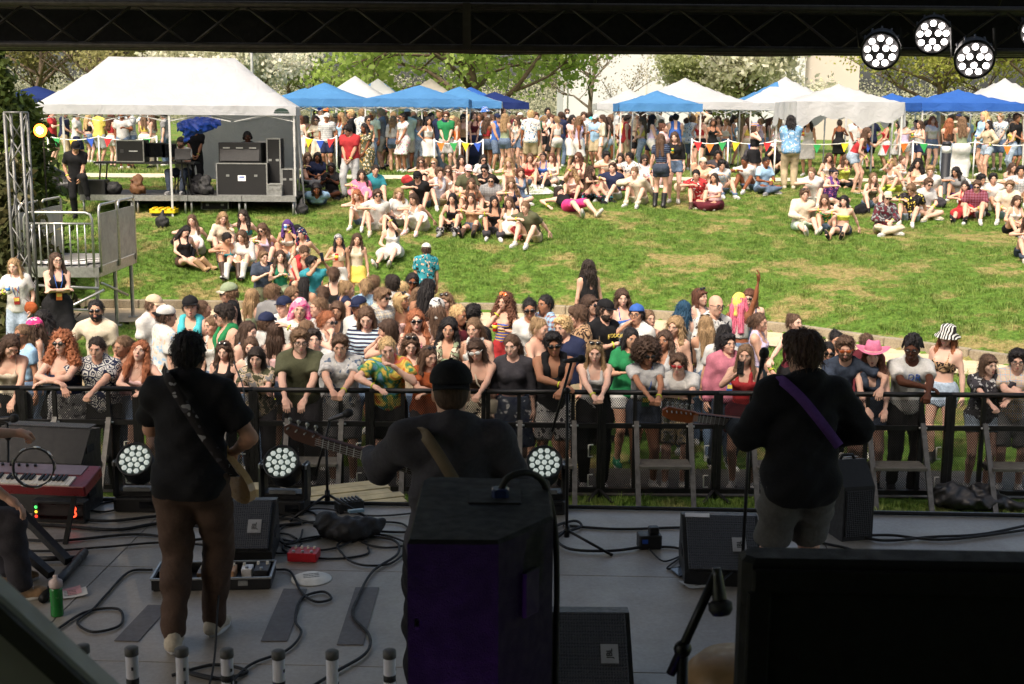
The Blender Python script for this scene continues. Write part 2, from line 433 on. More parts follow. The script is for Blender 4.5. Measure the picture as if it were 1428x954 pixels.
# ---------------------------------------------------------------- templates: heads, hands, hair, hats, shoes (built once, shared)
def head_template(sex, h, eyes, mouth_open=False):
    f = sex == 'f'
    pr = [ell((0, .016, .036), (.073, .093, .080)), ell((0, -.018, -.028), (.060 if f else .064, .074, .086)),
          ell((0, -.066, -.094), (.020 if f else .025, .02, .02), k=.03),
          cone((0, -.086, .014), (0, -.108, -.026), .007, .0125, .014),
          cone((-.030, -.080, .024), (.030, -.080, .024), .011, .011, .02),
          ell((0, -.088, -.060), (.022, .011, .011), k=.014), ell((.042, -.062, -.022), (.02, .018, .02), k=.02), ell((-.042, -.062, -.022), (.02, .018, .02), k=.02),
          ell((.073, .014, -.012), (.010, .020, .030), k=.012), ell((-.073, .014, -.012), (.010, .020, .030), k=.012),
          cone((0, .022, -.06), (0, .038, -.19), .046 if f else .053, .048 if f else .058, .03)]
    subs = [((.031, -.106, .004), .021), ((-.031, -.106, .004), .021)]
    if mouth_open: subs.append(((0, -.103, -.064), (.016, .02, .012)))
    V, F = sdf_mesh(pr, h, subs=subs)
    mb = MB(); 
    if eyes:
        for s in (-1, 1):
            mb.ell((s * .031, -.0815, .004), (.0145, .008, .0075), 8, 5, 2)
            mb.ell((s * .031, -.0885, .004), (.0052, .0035, .0056), 6, 4, 3)
            mb.tube([(s * .013, -.096, .023), (s * .03, -.0955, .0285), (s * .049, -.084, .024)], [.0026, .0036, .0018], 5, 3)
            mb.tube([(s * .017, -.0885, .012), (s * .031, -.0915, .0145), (s * .046, -.083, .010)], .0017, 4, 3)
        mb.ell((0, -.0975, -.0565), (.021, .0055, .0048), 8, 4, 1); mb.ell((0, -.0970, -.0665 - (.009 if mouth_open else 0)), (.019, .0065, .0055), 8, 4, 1)
        if mouth_open: mb.ell((0, -.092, -.066), (.013, .006, .008), 8, 4, 3)
    else:
        for s in (-1, 1): mb.ell((s * .031, -.0865, .006), (.012, .005, .006), 6, 4, 3)
        mb.ell((0, -.098, -.062), (.02, .005, .009), 6, 4, 1)
    n0 = len(V); V2 = np.concatenate([V] + mb.v)
    F4 = np.concatenate([F, np.array(mb.f4, int).reshape(-1, 4) + n0]); m4 = np.concatenate([np.zeros(len(F), int), np.array(mb.m4, int)])
    if mb.f3:
        t = np.array(mb.f3) + n0; F4 = np.concatenate([F4, np.concatenate([t, t[:, 2:3]], 1)])  # none expected
        m4 = np.concatenate([m4, np.array(mb.m3, int)])
    return V2, F4, m4
def hand_template(kind, h, fat=1.0):
    """wrist at 0, fingers along +Z, palm faces -Y, thumb at +X"""
    pr = [ell((0, 0, .045), (.040, .016, .050), k=.02), cone((0, 0, -.01), (0, 0, .03), .024, .027, .02)]
    curl = {'relaxed': (18, 25), 'grip': (55, 75), 'flat': (4, 6)}[kind]
    for i, (x, L) in enumerate([(.028, .072), (.009, .080), (-.010, .074), (-.028, .058)]):
        a = np.array([x, 0, .082]); c1 = curl[0] + 5 * i; c2 = c1 + curl[1]
        d1 = np.array([x * .9, -math.sin(math.radians(c1)), math.cos(math.radians(c1))]); d2 = np.array([x * .3, -math.sin(math.radians(c2)), math.cos(math.radians(c2))])
        b = a + d1 * L * .5; c = b + d2 * L * .5
        pr += [cone(a, b, .0095 * fat, .0088 * fat, .006), cone(b, c, .0088 * fat, .0075 * fat, .004)]
    t1 = np.array([.052, -.016, .058]); t2 = np.array([.058, -.034, .085]) if kind != 'flat' else np.array([.075, -.01, .082])
    pr += [cone((.022, -.006, .022), t1, .016, .012, .014), cone(t1, t2, .0115 * fat, .009 * fat, .004)]
    return sdf_mesh(pr, h)
_T = {}
def tmpl(key, fn):
    if key not in _T: _T[key] = fn()
    return _T[key]
def lumps(f, a):
    return lambda X, Y, Z: a * (np.sin(f * X + 1.3 * np.sin(f * .6 * Z)) * np.sin(f * Y + .7) * np.sin(f * Z + 1.1 * np.sin(f * .5 * X)))
def strands(fr, a, wz=9.0):
    return lambda X, Y, Z: a * (np.sin(fr * np.arctan2(X, Y + .02) + wz * Z) + .6 * np.sin(fr * 2.3 * np.arctan2(X, Y + .02) - wz * 1.7 * Z))
FACE_CUT = [((0, -.125, -.030), (.064, .088, .122))]
def add_strands(V, F, n, L, curl, seed, zmax=9.0):
    """loose locks lying over and just off the hair surface"""
    r = np.random.RandomState(seed); N = np.zeros_like(V); fn = np.cross(V[F[:, 2]] - V[F[:, 0]], V[F[:, 3]] - V[F[:, 1]])
    for k in range(4): np.add.at(N, F[:, k], fn)
    N /= np.linalg.norm(N, axis=1, keepdims=True) + 1e-9
    idx = np.where((V[:, 2] > V[:, 2].min() + .03) & (V[:, 1] > -.035) & (V[:, 2] < zmax))[0]; idx = r.choice(idx, n)
    nv = []; nf = []; b0 = len(V)
    for i in idx:
        p = V[i] + N[i] * .003; nn = N[i]; g = np.array([0, 0, -1.]) + r.normal(size=3) * .45; t = g - nn * (g @ nn); t /= np.linalg.norm(t) + 1e-9
        w = np.cross(nn, t) * r.uniform(.002, .0045); ln = L * r.uniform(.5, 1.3); st = len(nv); ph = r.uniform(0, 6)
        for k in range(5):
            s_ = k / 4; q = p + t * ln * s_ + nn * (.012 * r.uniform(.4, 1.6) * math.sin(math.pi * s_ * .7) + curl * math.sin(ph + 9 * s_)) + np.cross(nn, t) * curl * math.cos(ph + 9 * s_) + np.array([0, 0, -.02 * s_ * s_]); ww = w * (1 - .75 * s_)
            nv += [q - ww, q + ww]
        for k in range(4): a = b0 + st + 2 * k; nf.append((a, a + 1, a + 3, a + 2))
    return np.concatenate([V, np.array(nv)]), np.concatenate([F, np.array(nf)])
def hair_mesh(style):
    hat = style.endswith('H'); style = style.rstrip('H')                  # H: worn under a hat
    cap = lambda g=0.0: ell((0, .018, .040), (.080 + g, .098 + g, .086 + g))
    h = .0090
    hairline = lambda X, Y, Z: (-Z - .035) + np.clip(-(Y - .01), -.03, .1) * .9    # cut under the hairline at front
    if style in ('short', 'side', 'mop', 'curly', 'buzz', 'crop'):
        g = {'short': .006, 'side': .010, 'mop': .014, 'curly': .016, 'buzz': .001, 'crop': .004}[style]
        pr = [cap(g), ell((0, .05, -.02), (.066 + g * .5, .05 + g * .5, .06), k=.03)]
        if style in ('side', 'mop'): pr += [ell((.02, -.055, .095), (.058, .045, .030), k=.03), cone((-.06, -.06, .07), (-.075, -.03, .02), .018, .012)]
        if style == 'mop': pr += [cone((-.055, -.085, .062), (.055, -.085, .062), .02, .018, .02), cone((.06, -.06, .07), (.077, -.02, -.01), .018, .014), cone((-.06, -.06, .07), (-.077, -.02, -.01), .018, .014)]
        if style == 'curly': pr += [ell((0, -.05, .10), (.07, .05, .035), k=.03)]
        disp = lumps(120, .016) if style == 'curly' else ((lambda X, Y, Z: strands(22, .004)(X, Y, Z) + lumps(75, .008)(X, Y, Z)) if style != 'buzz' else None)
        V, F = sdf_mesh(pr, h, cuts=[lambda X, Y, Z: -(Z + .03 + np.clip(Y, 0, .1) * .6)], disp=disp, subs=FACE_CUT)
    elif style == 'bob':
        pr = [cap(.012), cone((.074, .02, .02), (.080, .005, -.13), .03, .032), cone((-.074, .02, .02), (-.080, .005, -.13), .03, .032), ell((0, .07, -.06), (.085, .05, .10)), cone((-.05, -.083, .068), (.045, -.088, .064), .015, .014, .02)]
        V, F = sdf_mesh(pr, h, disp=strands(26, .004), subs=[((0, -.13, -.06), (.056, .095, .135))])
    elif style in ('long', 'wavy', 'bigcurly', 'braids'):
        L = {'long': .40, 'wavy': .38, 'bigcurly': .36, 'braids': .42}[style]; w = {'long': 0, 'wavy': .012, 'bigcurly': .045, 'braids': .004}[style]
        pr = [cap(.010 + w * .35), ell((0, .065, -.08), (.085 + w, .045 + w * .5, .13)), cone((.04, .085, -.08), (.06, .095, -L), .055 + w * .5, .035 + w, .05), cone((-.04, .085, -.08), (-.06, .095, -L), .055 + w * .5, .035 + w, .05),
              cone((.076, .0, .02), (.105 + w, -.02, -.2), .022 + w * .6, .030 + w * .7, .03), cone((.105 + w, -.02, -.2), (.10 + w, -.07, -L * .95), .030 + w * .7, .012, .03),
              cone((-.076, .0, .02), (-.105 - w, -.02, -.2), .022 + w * .6, .030 + w * .7, .03), cone((-.105 - w, -.02, -.2), (-.10 - w, -.07, -L * .95), .030 + w * .7, .012, .03)]
        disp = {'long': strands(30, .0045, 4), 'wavy': lambda X, Y, Z: strands(24, .006, 26)(X, Y, Z) + lumps(55, .008)(X, Y, Z), 'bigcurly': lumps(95, .024), 'braids': lambda X, Y, Z: strands(34, .008, 3)(X, Y, Z)}[style]
        V, F = sdf_mesh(pr, h, disp=disp, subs=[((0, -.13, -.045), (.060, .10, .138)), ((0.008, -.085, .135), (.012, .07, .03))])
    elif style == 'back':                                   # long hair swept behind the shoulders
        pr = [cap(.008), ell((0, .065, -.07), (.078, .045, .12)), cone((0, .085, -.05), (0, .125, -.38), .07, .035, .05), cone((.04, .08, -.05), (.05, .12, -.33), .05, .03, .05), cone((-.04, .08, -.05), (-.05, .12, -.33), .05, .03, .05)]
        V, F = sdf_mesh(pr, h, disp=strands(30, .0045, 5), subs=FACE_CUT)
    elif style in ('pony', 'bun'):
        pr = [cap(.004), ell((0, .05, -.02), (.066, .05, .06), k=.03)]
        if style == 'pony': pr += [cone((0, .105, .06), (0, .15, .0), .022, .034), cone((0, .15, .0), (0, .13, -.24), .034, .012)]
        else: pr += [ell((0, .09, .10), (.042, .042, .036), k=.015)]
        V, F = sdf_mesh(pr, h, cuts=[lambda X, Y, Z: -(Z + .05 + np.clip(Y, 0, .1) * .5)], disp=strands(30, .003), subs=FACE_CUT)
    elif style == 'afro':
        V, F = sdf_mesh([ell((0, .035, .05), (.155, .150, .145)), ell((.1, .04, -.03), (.07, .08, .08)), ell((-.1, .04, -.03), (.07, .08, .08))], .010, disp=lumps(90, .022), subs=[((0, -.16, -.04), (.078, .13, .125))])
    elif style == 'locs':
        r = random.Random(3); pr = [cap(.004)]
        for i in range(46):
            a = r.uniform(-math.pi, math.pi); el_ = r.uniform(.1, 1.3)
            p = np.array([.078 * math.sin(a) * math.cos(el_), .018 + .094 * math.cos(a) * math.cos(el_), .045 + .082 * math.sin(el_)])
            q = p * 1.18 + np.array([0, .012, .02]); e = q + np.array([math.sin(a) * .03, math.cos(a) * .03 + .01, -.06 - .05 * r.random()])
            if e[1] < -.05: e = q + np.array([.0, .02, .03])
            pr += [cone(p, q, .012, .012, .006), cone(q, e, .012, .010, .006)]
        V, F = sdf_mesh(pr, .0075, subs=FACE_CUT)
    if hat: F = F[(V[F][:, :, 2] < .058).any(1)]
    if style not in ('locs', 'buzz'): V, F = add_strands(V, F, {'afro': 1100, 'bigcurly': 1100, 'long': 560, 'wavy': 700, 'back': 460}.get(style, 380), {'afro': .045, 'bigcurly': .06, 'curly': .03, 'short': .028, 'crop': .025, 'side': .035, 'mop': .045}.get(style, .08), {'afro': .014, 'bigcurly': .014, 'curly': .010, 'wavy': .007}.get(style, .002), 4, .03 if hat else 9.0)
    return mesh_np('hair_' + style, V, F)
def hat_mesh(kind):
    mb = MB()
    if kind in ('cap', 'backcap'):
        s = -1 if kind == 'cap' else 1
        V, F = sdf_mesh([ell((0, .014, .052), (.092, .110, .088))], .0085, cuts=[lambda X, Y, Z: -(Z - .045 - (Y * -.06 * s))])
        mb.v.append(V); mb.f4 += F.tolist(); mb.m4 += [0] * len(F); mb.n += len(V)
        n = 11; top = []; bot = []
        for i in range(n):
            a = math.radians(-62 + 124 * i / (n - 1)); top.append((.084 * math.sin(a), s * (.085 * math.cos(a)) + .012, .056 - .012 * math.cos(a * 1.5))); bot.append((.088 * math.sin(a), s * (.085 * math.cos(a) + .075 * math.cos(a) ** .6) + .012, .040 - .016 * (1 - math.cos(a)) * 2))
        V = np.array(top + bot); V2 = V - np.array([0, 0, .007])
        Fb = [(i, i + 1, n + i + 1, n + i) for i in range(n - 1)]; Fc = [(2 * n + a, 2 * n + d, 2 * n + c, 2 * n + b) for a, b, c, d in Fb]; Fd = [(n + i, n + i + 1, 3 * n + i + 1, 3 * n + i) for i in range(n - 1)]
        mb.add(np.concatenate([V, V2]), [f[::-1] for f in Fb] + [f[::-1] for f in Fc] + Fd, 1)
        mb.ell((0, .014, .141), (.010, .010, .006), 6, 4, 1)
    elif kind == 'bucket':
        mb.lathe([(.001, .142), (.060, .140), (.086, .122), (.098, .045), (.150, .002), (.153, -.004), (.148, -.006), (.096, .036), (.08, .11), (.001, .12)], (0, .012, 0), 28)
    elif kind == 'cowboy':
        V, F = sdf_mesh([ell((0, .012, .075), (.094, .115, .09)), cone((-.05, .012, .15), (-.05, .05, .15), .02, .02), cone((.05, .012, .15), (.05, .05, .15), .02, .02)], .009, cuts=[lambda X, Y, Z: -(Z - .05)])
        mb.v.append(V); mb.f4 += F.tolist(); mb.m4 += [0] * len(F); mb.n += len(V)
        n = 32; rings = []
        for r, dz in ((.088, .058), (.13, .050), (.178, .056), (.182, .052), (.13, .042), (.088, .050)):
            rings += [(r * math.sin(2 * math.pi * j / n) * 1.02, .012 + r * math.cos(2 * math.pi * j / n) * 1.12, dz + abs(math.sin(2 * math.pi * j / n)) ** 2 * (r - .088) * .55) for j in range(n)]
        mb.add(rings, [(i * n + j, i * n + (j + 1) % n, (i + 1) * n + (j + 1) % n, (i + 1) * n + j) for i in range(5) for j in range(n)])
        mb.tube([(.096 * math.sin(2 * math.pi * j / 24), .012 + .117 * math.cos(2 * math.pi * j / 24), .062) for j in range(24)], .008, 6, 1, closed=True)
    elif kind in ('scarf', 'bandana', 'hood'):
        pr = [ell((0, .018, .040), (.088, .106, .096))]
        if kind == 'hood': pr += [cone((.085, .01, .02), (.115, -.01, -.2), .03, .05, .05), cone((-.085, .01, .02), (-.115, -.01, -.2), .03, .05, .05), cone((0, .09, -.02), (0, .12, -.22), .08, .11, .06)]
        if kind == 'bandana': pr += [cone((0, .10, .0), (.01, .13, -.1), .02, .03, .03)]
        if kind == 'scarf': pr += [cone((0, .08, -.03), (0, .10, -.16), .06, .05, .05)]
        V, F = sdf_mesh(pr, .009, disp=lumps(45, .006), subs=[((0, -.135, -.05), (.066, .095, .125))], cuts=() if kind == 'hood' else [lambda X, Y, Z: -(Z - (.02 if kind == 'bandana' else -.3) + np.clip(Y, 0, .2) * 1.6)])
        mb.v.append(V); mb.f4 += F.tolist(); mb.m4 += [0] * len(F); mb.n += len(V)
    elif kind == 'headband':
        mb.tube([(.082 * math.sin(2 * math.pi * j / 24), .014 + .100 * math.cos(2 * math.pi * j / 24), .055) for j in range(24)], .013, 6, 0, closed=True)
    elif kind in ('sunglasses', 'upglasses', 'goggles'):
        for s in (-1, 1):
            mb.ell((s * .033, -.1025, .003), (.029, .007, .021 if kind != 'goggles' else .03), 10, 6, 0)
            mb.tube([(s * .060, -.098, .01), (s * .079, -.03, .008), (s * .080, .015, .002)], .0035, 5, 1)
        mb.tube([(-.014, -.110, .008), (.014, -.110, .008)], .004 if kind != 'goggles' else .02, 5, 1)
        if kind != 'sunglasses':
            V = np.concatenate(mb.v) @ rx(-38).T + np.array([0, .028, .060]); mb.v = [V]
    elif kind == 'glasses':
        for s in (-1, 1):
            mb.tube([(s * .033 + .024 * math.cos(2 * math.pi * j / 14), -.104, .002 + .020 * math.sin(2 * math.pi * j / 14)) for j in range(14)], .0028, 4, 1, closed=True)
            mb.tube([(s * .058, -.102, .008), (s * .079, -.03, .008), (s * .080, .015, .002)], .0028, 4, 1)
        mb.tube([(-.010, -.106, .006), (.010, -.106, .006)], .0028, 4, 1)
    elif kind == 'headphones':
        mb.tube([(.092 * math.cos(a), .01, .03 + .115 * math.sin(a)) for a in np.linspace(0, math.pi, 14)], .009, 6, 0)
        for s in (-1, 1): mb.ell((s * .09, .012, -.005), (.024, .036, .042), 10, 7, 0)
    elif kind == 'beard':
        V, F = sdf_mesh([ell((0, -.022, -.062), (.066, .076, .070))], .007, disp=lumps(110, .006), cuts=[lambda X, Y, Z: Z + .030 - np.abs(X) * .75, lambda X, Y, Z: Y - .012], subs=[((0, -.112, -.058), (.026, .03, .014))])
        mb.v.append(V); mb.f4 += F.tolist(); mb.m4 += [0] * len(F); mb.n += len(V)
    return mb.mesh('hat_' + kind, 2, True)
def shoe_mesh(kind):
    """ankle at 0, toe towards -Y, sole at z=-.085"""
    hs = {'sneaker': .0, 'boot': .26, 'ankle': .08, 'sock': .05}[kind]
    pr = [cone((0, .035, -.048), (0, -.10, -.052), .040, .036, .03), cone((0, -.10, -.055), (0, -.155, -.060), .037, .027, .03), cone((0, .012, -.03), (0, .004, .02), .043, .045, .03)]
    if hs: pr += [cone((0, .004, .0), (0, .004, hs), .050, .070 if kind == 'boot' else .050, .03)]
    cuts = [lambda X, Y, Z: -(Z + .072)] + ([lambda X, Y, Z: Z - hs - .004] if hs else [lambda X, Y, Z: Z - .022 - Y * .2])
    V, F = sdf_mesh(pr, .010, cuts=cuts)
    mb = MB(); mb.v.append(V); mb.f4 += F.tolist(); mb.m4 += [0] * len(F); mb.n += len(V)
    pts = []
    n = 22
    for j in range(n):
        a = 2 * math.pi * j / n; y = -.058 + .118 * math.cos(a); w = .043 + .004 * math.cos(a) - .012 * (y > .02)
        pts.append((w * math.sin(a), y - .005, 0))
    lo = [(x, y, -.088) for x, y, _ in pts]; hi = [(x, y, -.066) for x, y, _ in pts]
    mb.add(lo + hi, [(i, (i + 1) % n, n + (i + 1) % n, n + i)[::-1] for i in range(n)] + [tuple(range(n)), tuple(range(2 * n - 1, n - 1, -1))], 1)
    if kind == 'sneaker':
        for k in range(4): mb.tube([(-.022, -.045 - .022 * k, -.012 - .005 * k), (.022, -.045 - .022 * k, -.012 - .005 * k)], .004, 4, 1)
    return mb.mesh('shoe_' + kind, 2, True)
def band_mesh():
    mb = MB(); mb.tube([(.031 * math.cos(2 * math.pi * j / 12), .028 * math.sin(2 * math.pi * j / 12), 0) for j in range(12)], .006, 5, closed=True)
    return mb.mesh('wristband', 1, True)

# ---------------------------------------------------------------- the figure
def ik(a, t, l1, l2, pole):
    a = np.asarray(a, float); t = np.asarray(t, float); d = t - a; L = np.linalg.norm(d) + 1e-9
    if L > (l1 + l2) * .995: t = a + d / L * (l1 + l2) * .995; d = t - a; L = np.linalg.norm(d)
    if L < abs(l1 - l2) * 1.05 + .02: L = abs(l1 - l2) * 1.05 + .02
    u = d / np.linalg.norm(d); c = np.clip((l1 * l1 + L * L - l2 * l2) / (2 * l1 * L), -1, 1)
    p = np.asarray(pole, float); p = p - u * (p @ u); p = p / (np.linalg.norm(p) + 1e-9)
    return a + u * (l1 * c) + p * (l1 * math.sqrt(max(0, 1 - c * c))), t
# arms: (wrist x, y, z, pole x, y, z) for the side s (x is multiplied by s); None = hang down
ARMS = {
    'down': (.235, -.03, .83, .6, 1, .0), 'hip': (.17, -.05, 1.01, 1, .5, -.1), 'clasp': (.035, -.235, 1.00, 1, .6, -.6), 'low': (.05, -.22, .86, 1, .8, -.2),
    'cross': (-.09, -.215, 1.16, 1, -.1, -.8), 'drink': (.10, -.27, 1.22, 1, .2, -.8), 'phone': (.07, -.36, 1.40, 1, 0, -1), 'film': (.06, -.30, 1.60, 1, -.4, -.9),
    'raise': (.26, -.05, 2.02, 1, .3, .2), 'face': (.04, -.135, 1.46, 1, -.1, -1), 'head': (.10, .03, 1.66, 1, .2, .2), 'out': (.52, -.22, 1.16, .2, .4, -1), 'reach': (.30, -.5, 1.28, .4, .2, -1),
    'pocket': (.20, -.06, .90, .7, 1, 0), 'hug': (.30, -.28, 1.28, .6, .3, -1), 'chin': (.05, -.10, 1.42, .8, -.2, -1),
    # on the rail (rail sits at y = -.34, z = 1.155)
    'rcross': (-.07, -.36, 1.20, 1, -.15, -.1), 'rclasp': (.045, -.50, 1.15, 1, .0, .05), 'rhang': (.075, -.50, .94, 1, .4, 0), 'rflat': (.16, -.40, 1.20, 1, .3, .2), 'rwide': (.30, -.37, 1.20, .8, .6, .2), 'rchin': (.045, -.30, 1.37, 1, -.4, -1),
    # sitting on the ground
    'knees': (-.05, -.41, .42, 1, .2, -.5), 'kneetop': (.16, -.31, .53, 1, .5, -.1), 'lap': (.06, -.30, .30, 1, .5, -.3), 'prop': (.34, .30, .05, .3, 1, .3), 'cup': (.05, -.22, .70, 1, .1, -1), 'sphone': (.05, -.30, .52, 1, .1, -1), 'chinsit': (.05, -.24, .80, .6, -.4, -1), 'sraise': (.25, -.1, 1.15, 1, .2, .1), 'sface': (.04, -.18, .86, .8, -.3, -1), 'sarm': (.45, -.1, .60, .3, .6, -.4)}
def skeleton(sex, pose, arms, r, lean=None, twist=0, head=(0, 0, 0), seat=.45, side=0.0):
    f = sex == 'f'; J = {}
    sw = .150 if f else .178
    L1, L2, UA, FA = .425, .415, .280, .245
    sit = pose in ('knees', 'cross', 'legs', 'side', 'prone', 'lie', 'squat')
    if pose in ('stand', 'walk', 'rail', 'bend', 'step', 'stroll'):
        base = {'stand': 1, 'walk': 3, 'rail': 13, 'bend': 38, 'step': 14, 'stroll': 3}[pose]
        lean = base if lean is None else lean
        P = np.array([r.uniform(-.025, .025), .0, .925])
        if pose == 'rail': P[1] = .05 * (lean / 13)
        if pose == 'bend': P[1] = .12; P[2] = .90
        an = [np.array([-.105, r.uniform(-.03, .05), .085]), np.array([.105, r.uniform(-.05, .03), .085])]
        kp = [(-.15, -1, 0), (.15, -1, 0)]
        if pose == 'walk': an[0][1] -= .2; an[1][1] += .22; an[1][2] += .05; P[2] -= .02
        if pose == 'stroll': an = [np.array([-.075, -.10, .085]), np.array([.065, .16, .095])]
        if pose == 'step': an[0] = np.array([-.09, .02, .085]); an[1] = np.array([.20, -.36, .50])
    elif pose == 'seat':
        lean = 8 if lean is None else lean; P = np.array([0, .05, seat + .10])
        an = [np.array([-.15, -.40, .085]), np.array([.15, -.38, .085])]; kp = [(-.3, -1, .6), (.3, -1, .6)]
    else:
        P = np.array([0, .02, .115]); kp = [(-.25, -.4, 1), (.25, -.4, 1)]
        if pose == 'knees':
            lean = 16 if lean is None else lean; q = r.uniform(-.05, .06)
            an = [np.array([-.12 - r.random() * .05, -.55 + q, .08]), np.array([.12 + r.random() * .05, -.55 - q, .08])]
        elif pose == 'cross':
            lean = 12 if lean is None else lean; an = [np.array([.15, -.33, .10]), np.array([-.15, -.40, .08])]; kp = [(-1, -.5, .35), (1, -.5, .35)]
        elif pose == 'legs':
            lean = -6 if lean is None else lean; an = [np.array([-.12, -.80, .08]), np.array([.14, -.72, .08])]
        elif pose == 'side':
            lean = -4 if lean is None else lean; an = [np.array([.36, -.46, .08]), np.array([.50, -.34, .08])]; kp = [(.2, -1, .45), (.4, -1, .35)]
        elif pose == 'squat':
            lean = 20 if lean is None else lean; P = np.array([0, .12, .36]); an = [np.array([-.12, -.05, .085]), np.array([.12, -.05, .085])]; kp = [(-.4, -1, .3), (.4, -1, .3)]
        elif pose == 'lie':                    # on the back, feet towards -Y
            lean = -84; P = np.array([0, 0, .12]); an = [np.array([-.14, -.82, .08]), np.array([.20, -.80, .08])]
        elif pose == 'prone':
            lean = 70; P = np.array([0, 0, .14]); an = [np.array([-.1, .80, .07]), np.array([.1, .80, .07])]; kp = [(0, 0, -1), (0, 0, -1)]
    Rp = rz(twist * .3) @ rx(lean * (.45 if abs(lean) < 60 else 1.0)) @ ry(side * .4)
    Rc = rz(twist) @ rx(lean) @ ry(side)
    J['P'] = P; J['Rp'] = Rp; J['Rc'] = Rc
    wst = P + Rp @ np.array([0, 0, .135]); J['wst'] = wst
    J['chest'] = wst + Rc @ np.array([0, 0, .185])
    hx = .088 if f else .092
    for i, s in ((0, -1), (1, 1)):
        hip = P + Rp @ np.array([s * hx, 0, -.035]); J['hip', i] = hip
        J['kn', i], J['an', i] = ik(hip, an[i], L1, L2, kp[i])
        J['sh', i] = wst + Rc @ np.array([s * sw, .005, .318])
    J['nb'] = wst + Rc @ np.array([0, .012, .365])
    hy, hp, hr = head
    Rh = rz(hy) @ rx(lean * .25 + hp) @ ry(hr)
    Rn = rx(lean * .6 + hp * .3)
    J['Rh'] = Rh; J['head'] = J['nb'] + Rn @ np.array([0, -.012, .055]) + Rh @ np.array([0, -.012, .095])
    for i, s in ((0, -1), (1, 1)):
        a = arms[i]
        if isinstance(a, str): a = ARMS[a]
        w = np.array([a[0] * s, a[1], a[2]]) + np.array([r.uniform(-.012, .012) for _ in range(3)])
        J['el', i], J['wr', i] = ik(J['sh', i], w, UA, FA, (a[3] * s, a[4], a[5]))
    for i in (0, 1):
        kn, an_ = J['kn', i], J['an', i]; d = np.array([(-.18, .18)[i], -1, 0.]) 
        if pose in ('cross',): d = np.array([(-.9, .9)[1 - i], -.5, 0.])
        if pose in ('side',): d = np.array([.6, -.6, 0])
        if pose in ('lie',): d = np.array([(-.5, .5)[i], -.5, 1.0])
        if pose in ('prone',): d = np.array([0, .8, .3])
        if pose in ('legs',): d = np.array([(-.3, .3)[i], -.75, .7])
        J['fd', i] = d / np.linalg.norm(d)
    return J
def body_prims(J, sex, b):
    f = sex == 'f'; Rp, Rc = J['Rp'], J['Rc']; am = (.86 if f else 1.0) * (.72 + .28 * b)
    tb = .45 + .55 * b
    G = {}
    G['hips'] = [ell(J['P'] + Rp @ np.array([0, .012, .0]), np.array([.168 if f else .160, .118, .120]) * tb, Rp, .06)]
    if True:
        G['hips'] += [ell(J['P'] + Rp @ np.array([s * .07, .06, -.03]), np.array([.085, .075, .085]) * tb, Rp, .05) for s in (-1, 1)]
    G['waist'] = [ell(J['wst'] + Rp @ np.array([0, .0, 0]), np.array([(.118 if f else .138) * (.3 + .7 * b), .092 * (.1 + .9 * b), .15]), Rp, .06)]
    G['chest'] = [ell(J['chest'], np.array([.132 if f else .158, .102 if f else .112, .185]) * np.array([tb, tb, 1]), Rc, .06), cone(J['sh', 0] + Rc @ np.array([.03, 0, -.03]), J['sh', 1] + Rc @ np.array([-.03, 0, -.03]), .058 * tb, .058 * tb, .06)]
    if f: G['bust'] = [ell(J['chest'] + Rc @ np.array([s * .066, -.080 * tb, .02]), np.array([.058, .055, .058]) * tb, Rc, .03) for s in (-1, 1)]
    else: G['bust'] = [ell(J['chest'] + Rc @ np.array([s * .07, -.062 * tb, .06]), np.array([.075, .05, .06]) * tb, Rc, .04) for s in (-1, 1)]
    G['trap'] = [cone(J['nb'] + Rc @ np.array([0, .02, .02]), J['sh', i] + Rc @ np.array([0, .005, .0]), .042, .048 * am, .05) for i in (0, 1)]
    G['neck'] = [cone(J['nb'] + Rc @ np.array([0, .012, -.03]), J['head'] + J['Rh'] @ np.array([0, .025, -.05]), .050 if f else .060, .044 if f else .052, .04)]
    for i in (0, 1):
        sh, e, w = J['sh', i], J['el', i], J['wr', i]
        G['ua', i] = [cone(sh, e, .053 * am, .040 * am, .035)]
        m = e + (w - e) * .3
        G['fa', i] = [cone(e, m, .040 * am, .040 * am, .02), cone(m, w, .040 * am, .0255 * am, .02)]
        h, k_, a = J['hip', i], J['kn', i], J['an', i]
        lm = (.72 + .28 * b) * (.97 if f else 1.0); mid = h + (k_ - h) * .4
        G['th', i] = [cone(h, mid, .088 * lm, .080 * lm, .04), cone(mid, k_, .080 * lm, .054 * lm, .03)]
        calf = k_ + (a - k_) * .32; back = np.cross(np.cross(J['fd', i], a - k_), a - k_); back = -back / (np.linalg.norm(back) + 1e-6)
        if back @ J['fd', i] > 0: back = -back
        G['sn', i] = [cone(k_, calf + back * .014, .053 * lm, .054 * lm, .03), cone(calf + back * .014, a, .054 * lm, .036 * lm, .03)]
        fd = J['fd', i]; dn = np.array([0, 0, -.045]) if abs(fd[2]) < .4 else np.cross(np.cross(fd, np.array([0, 0, -1.])), fd) * .045
        G['ft', i] = [cone(a + dn - fd * .035, a + dn * 1.15 + fd * .125, .033, .025, .03)]
    return G
def torso_cut(J, zlo=None, zhi=None, frame='P'):
    """cut planes across the trunk, in the pelvis frame (zlo) or the chest frame (zhi)"""
    cs = []
    if zlo is not None:
        n = J['Rp'][:, 2]; o = J['P'] + n * zlo
        cs.append(lambda X, Y, Z: -((X - o[0]) * n[0] + (Y - o[1]) * n[1] + (Z - o[2]) * n[2]))
    if zhi is not None:
        n2 = J['Rc'][:, 2]; o2 = J['chest'] + n2 * zhi
        cs.append(lambda X, Y, Z: (X - o2[0]) * n2[0] + (Y - o2[1]) * n2[1] + (Z - o2[2]) * n2[2])
    return cs
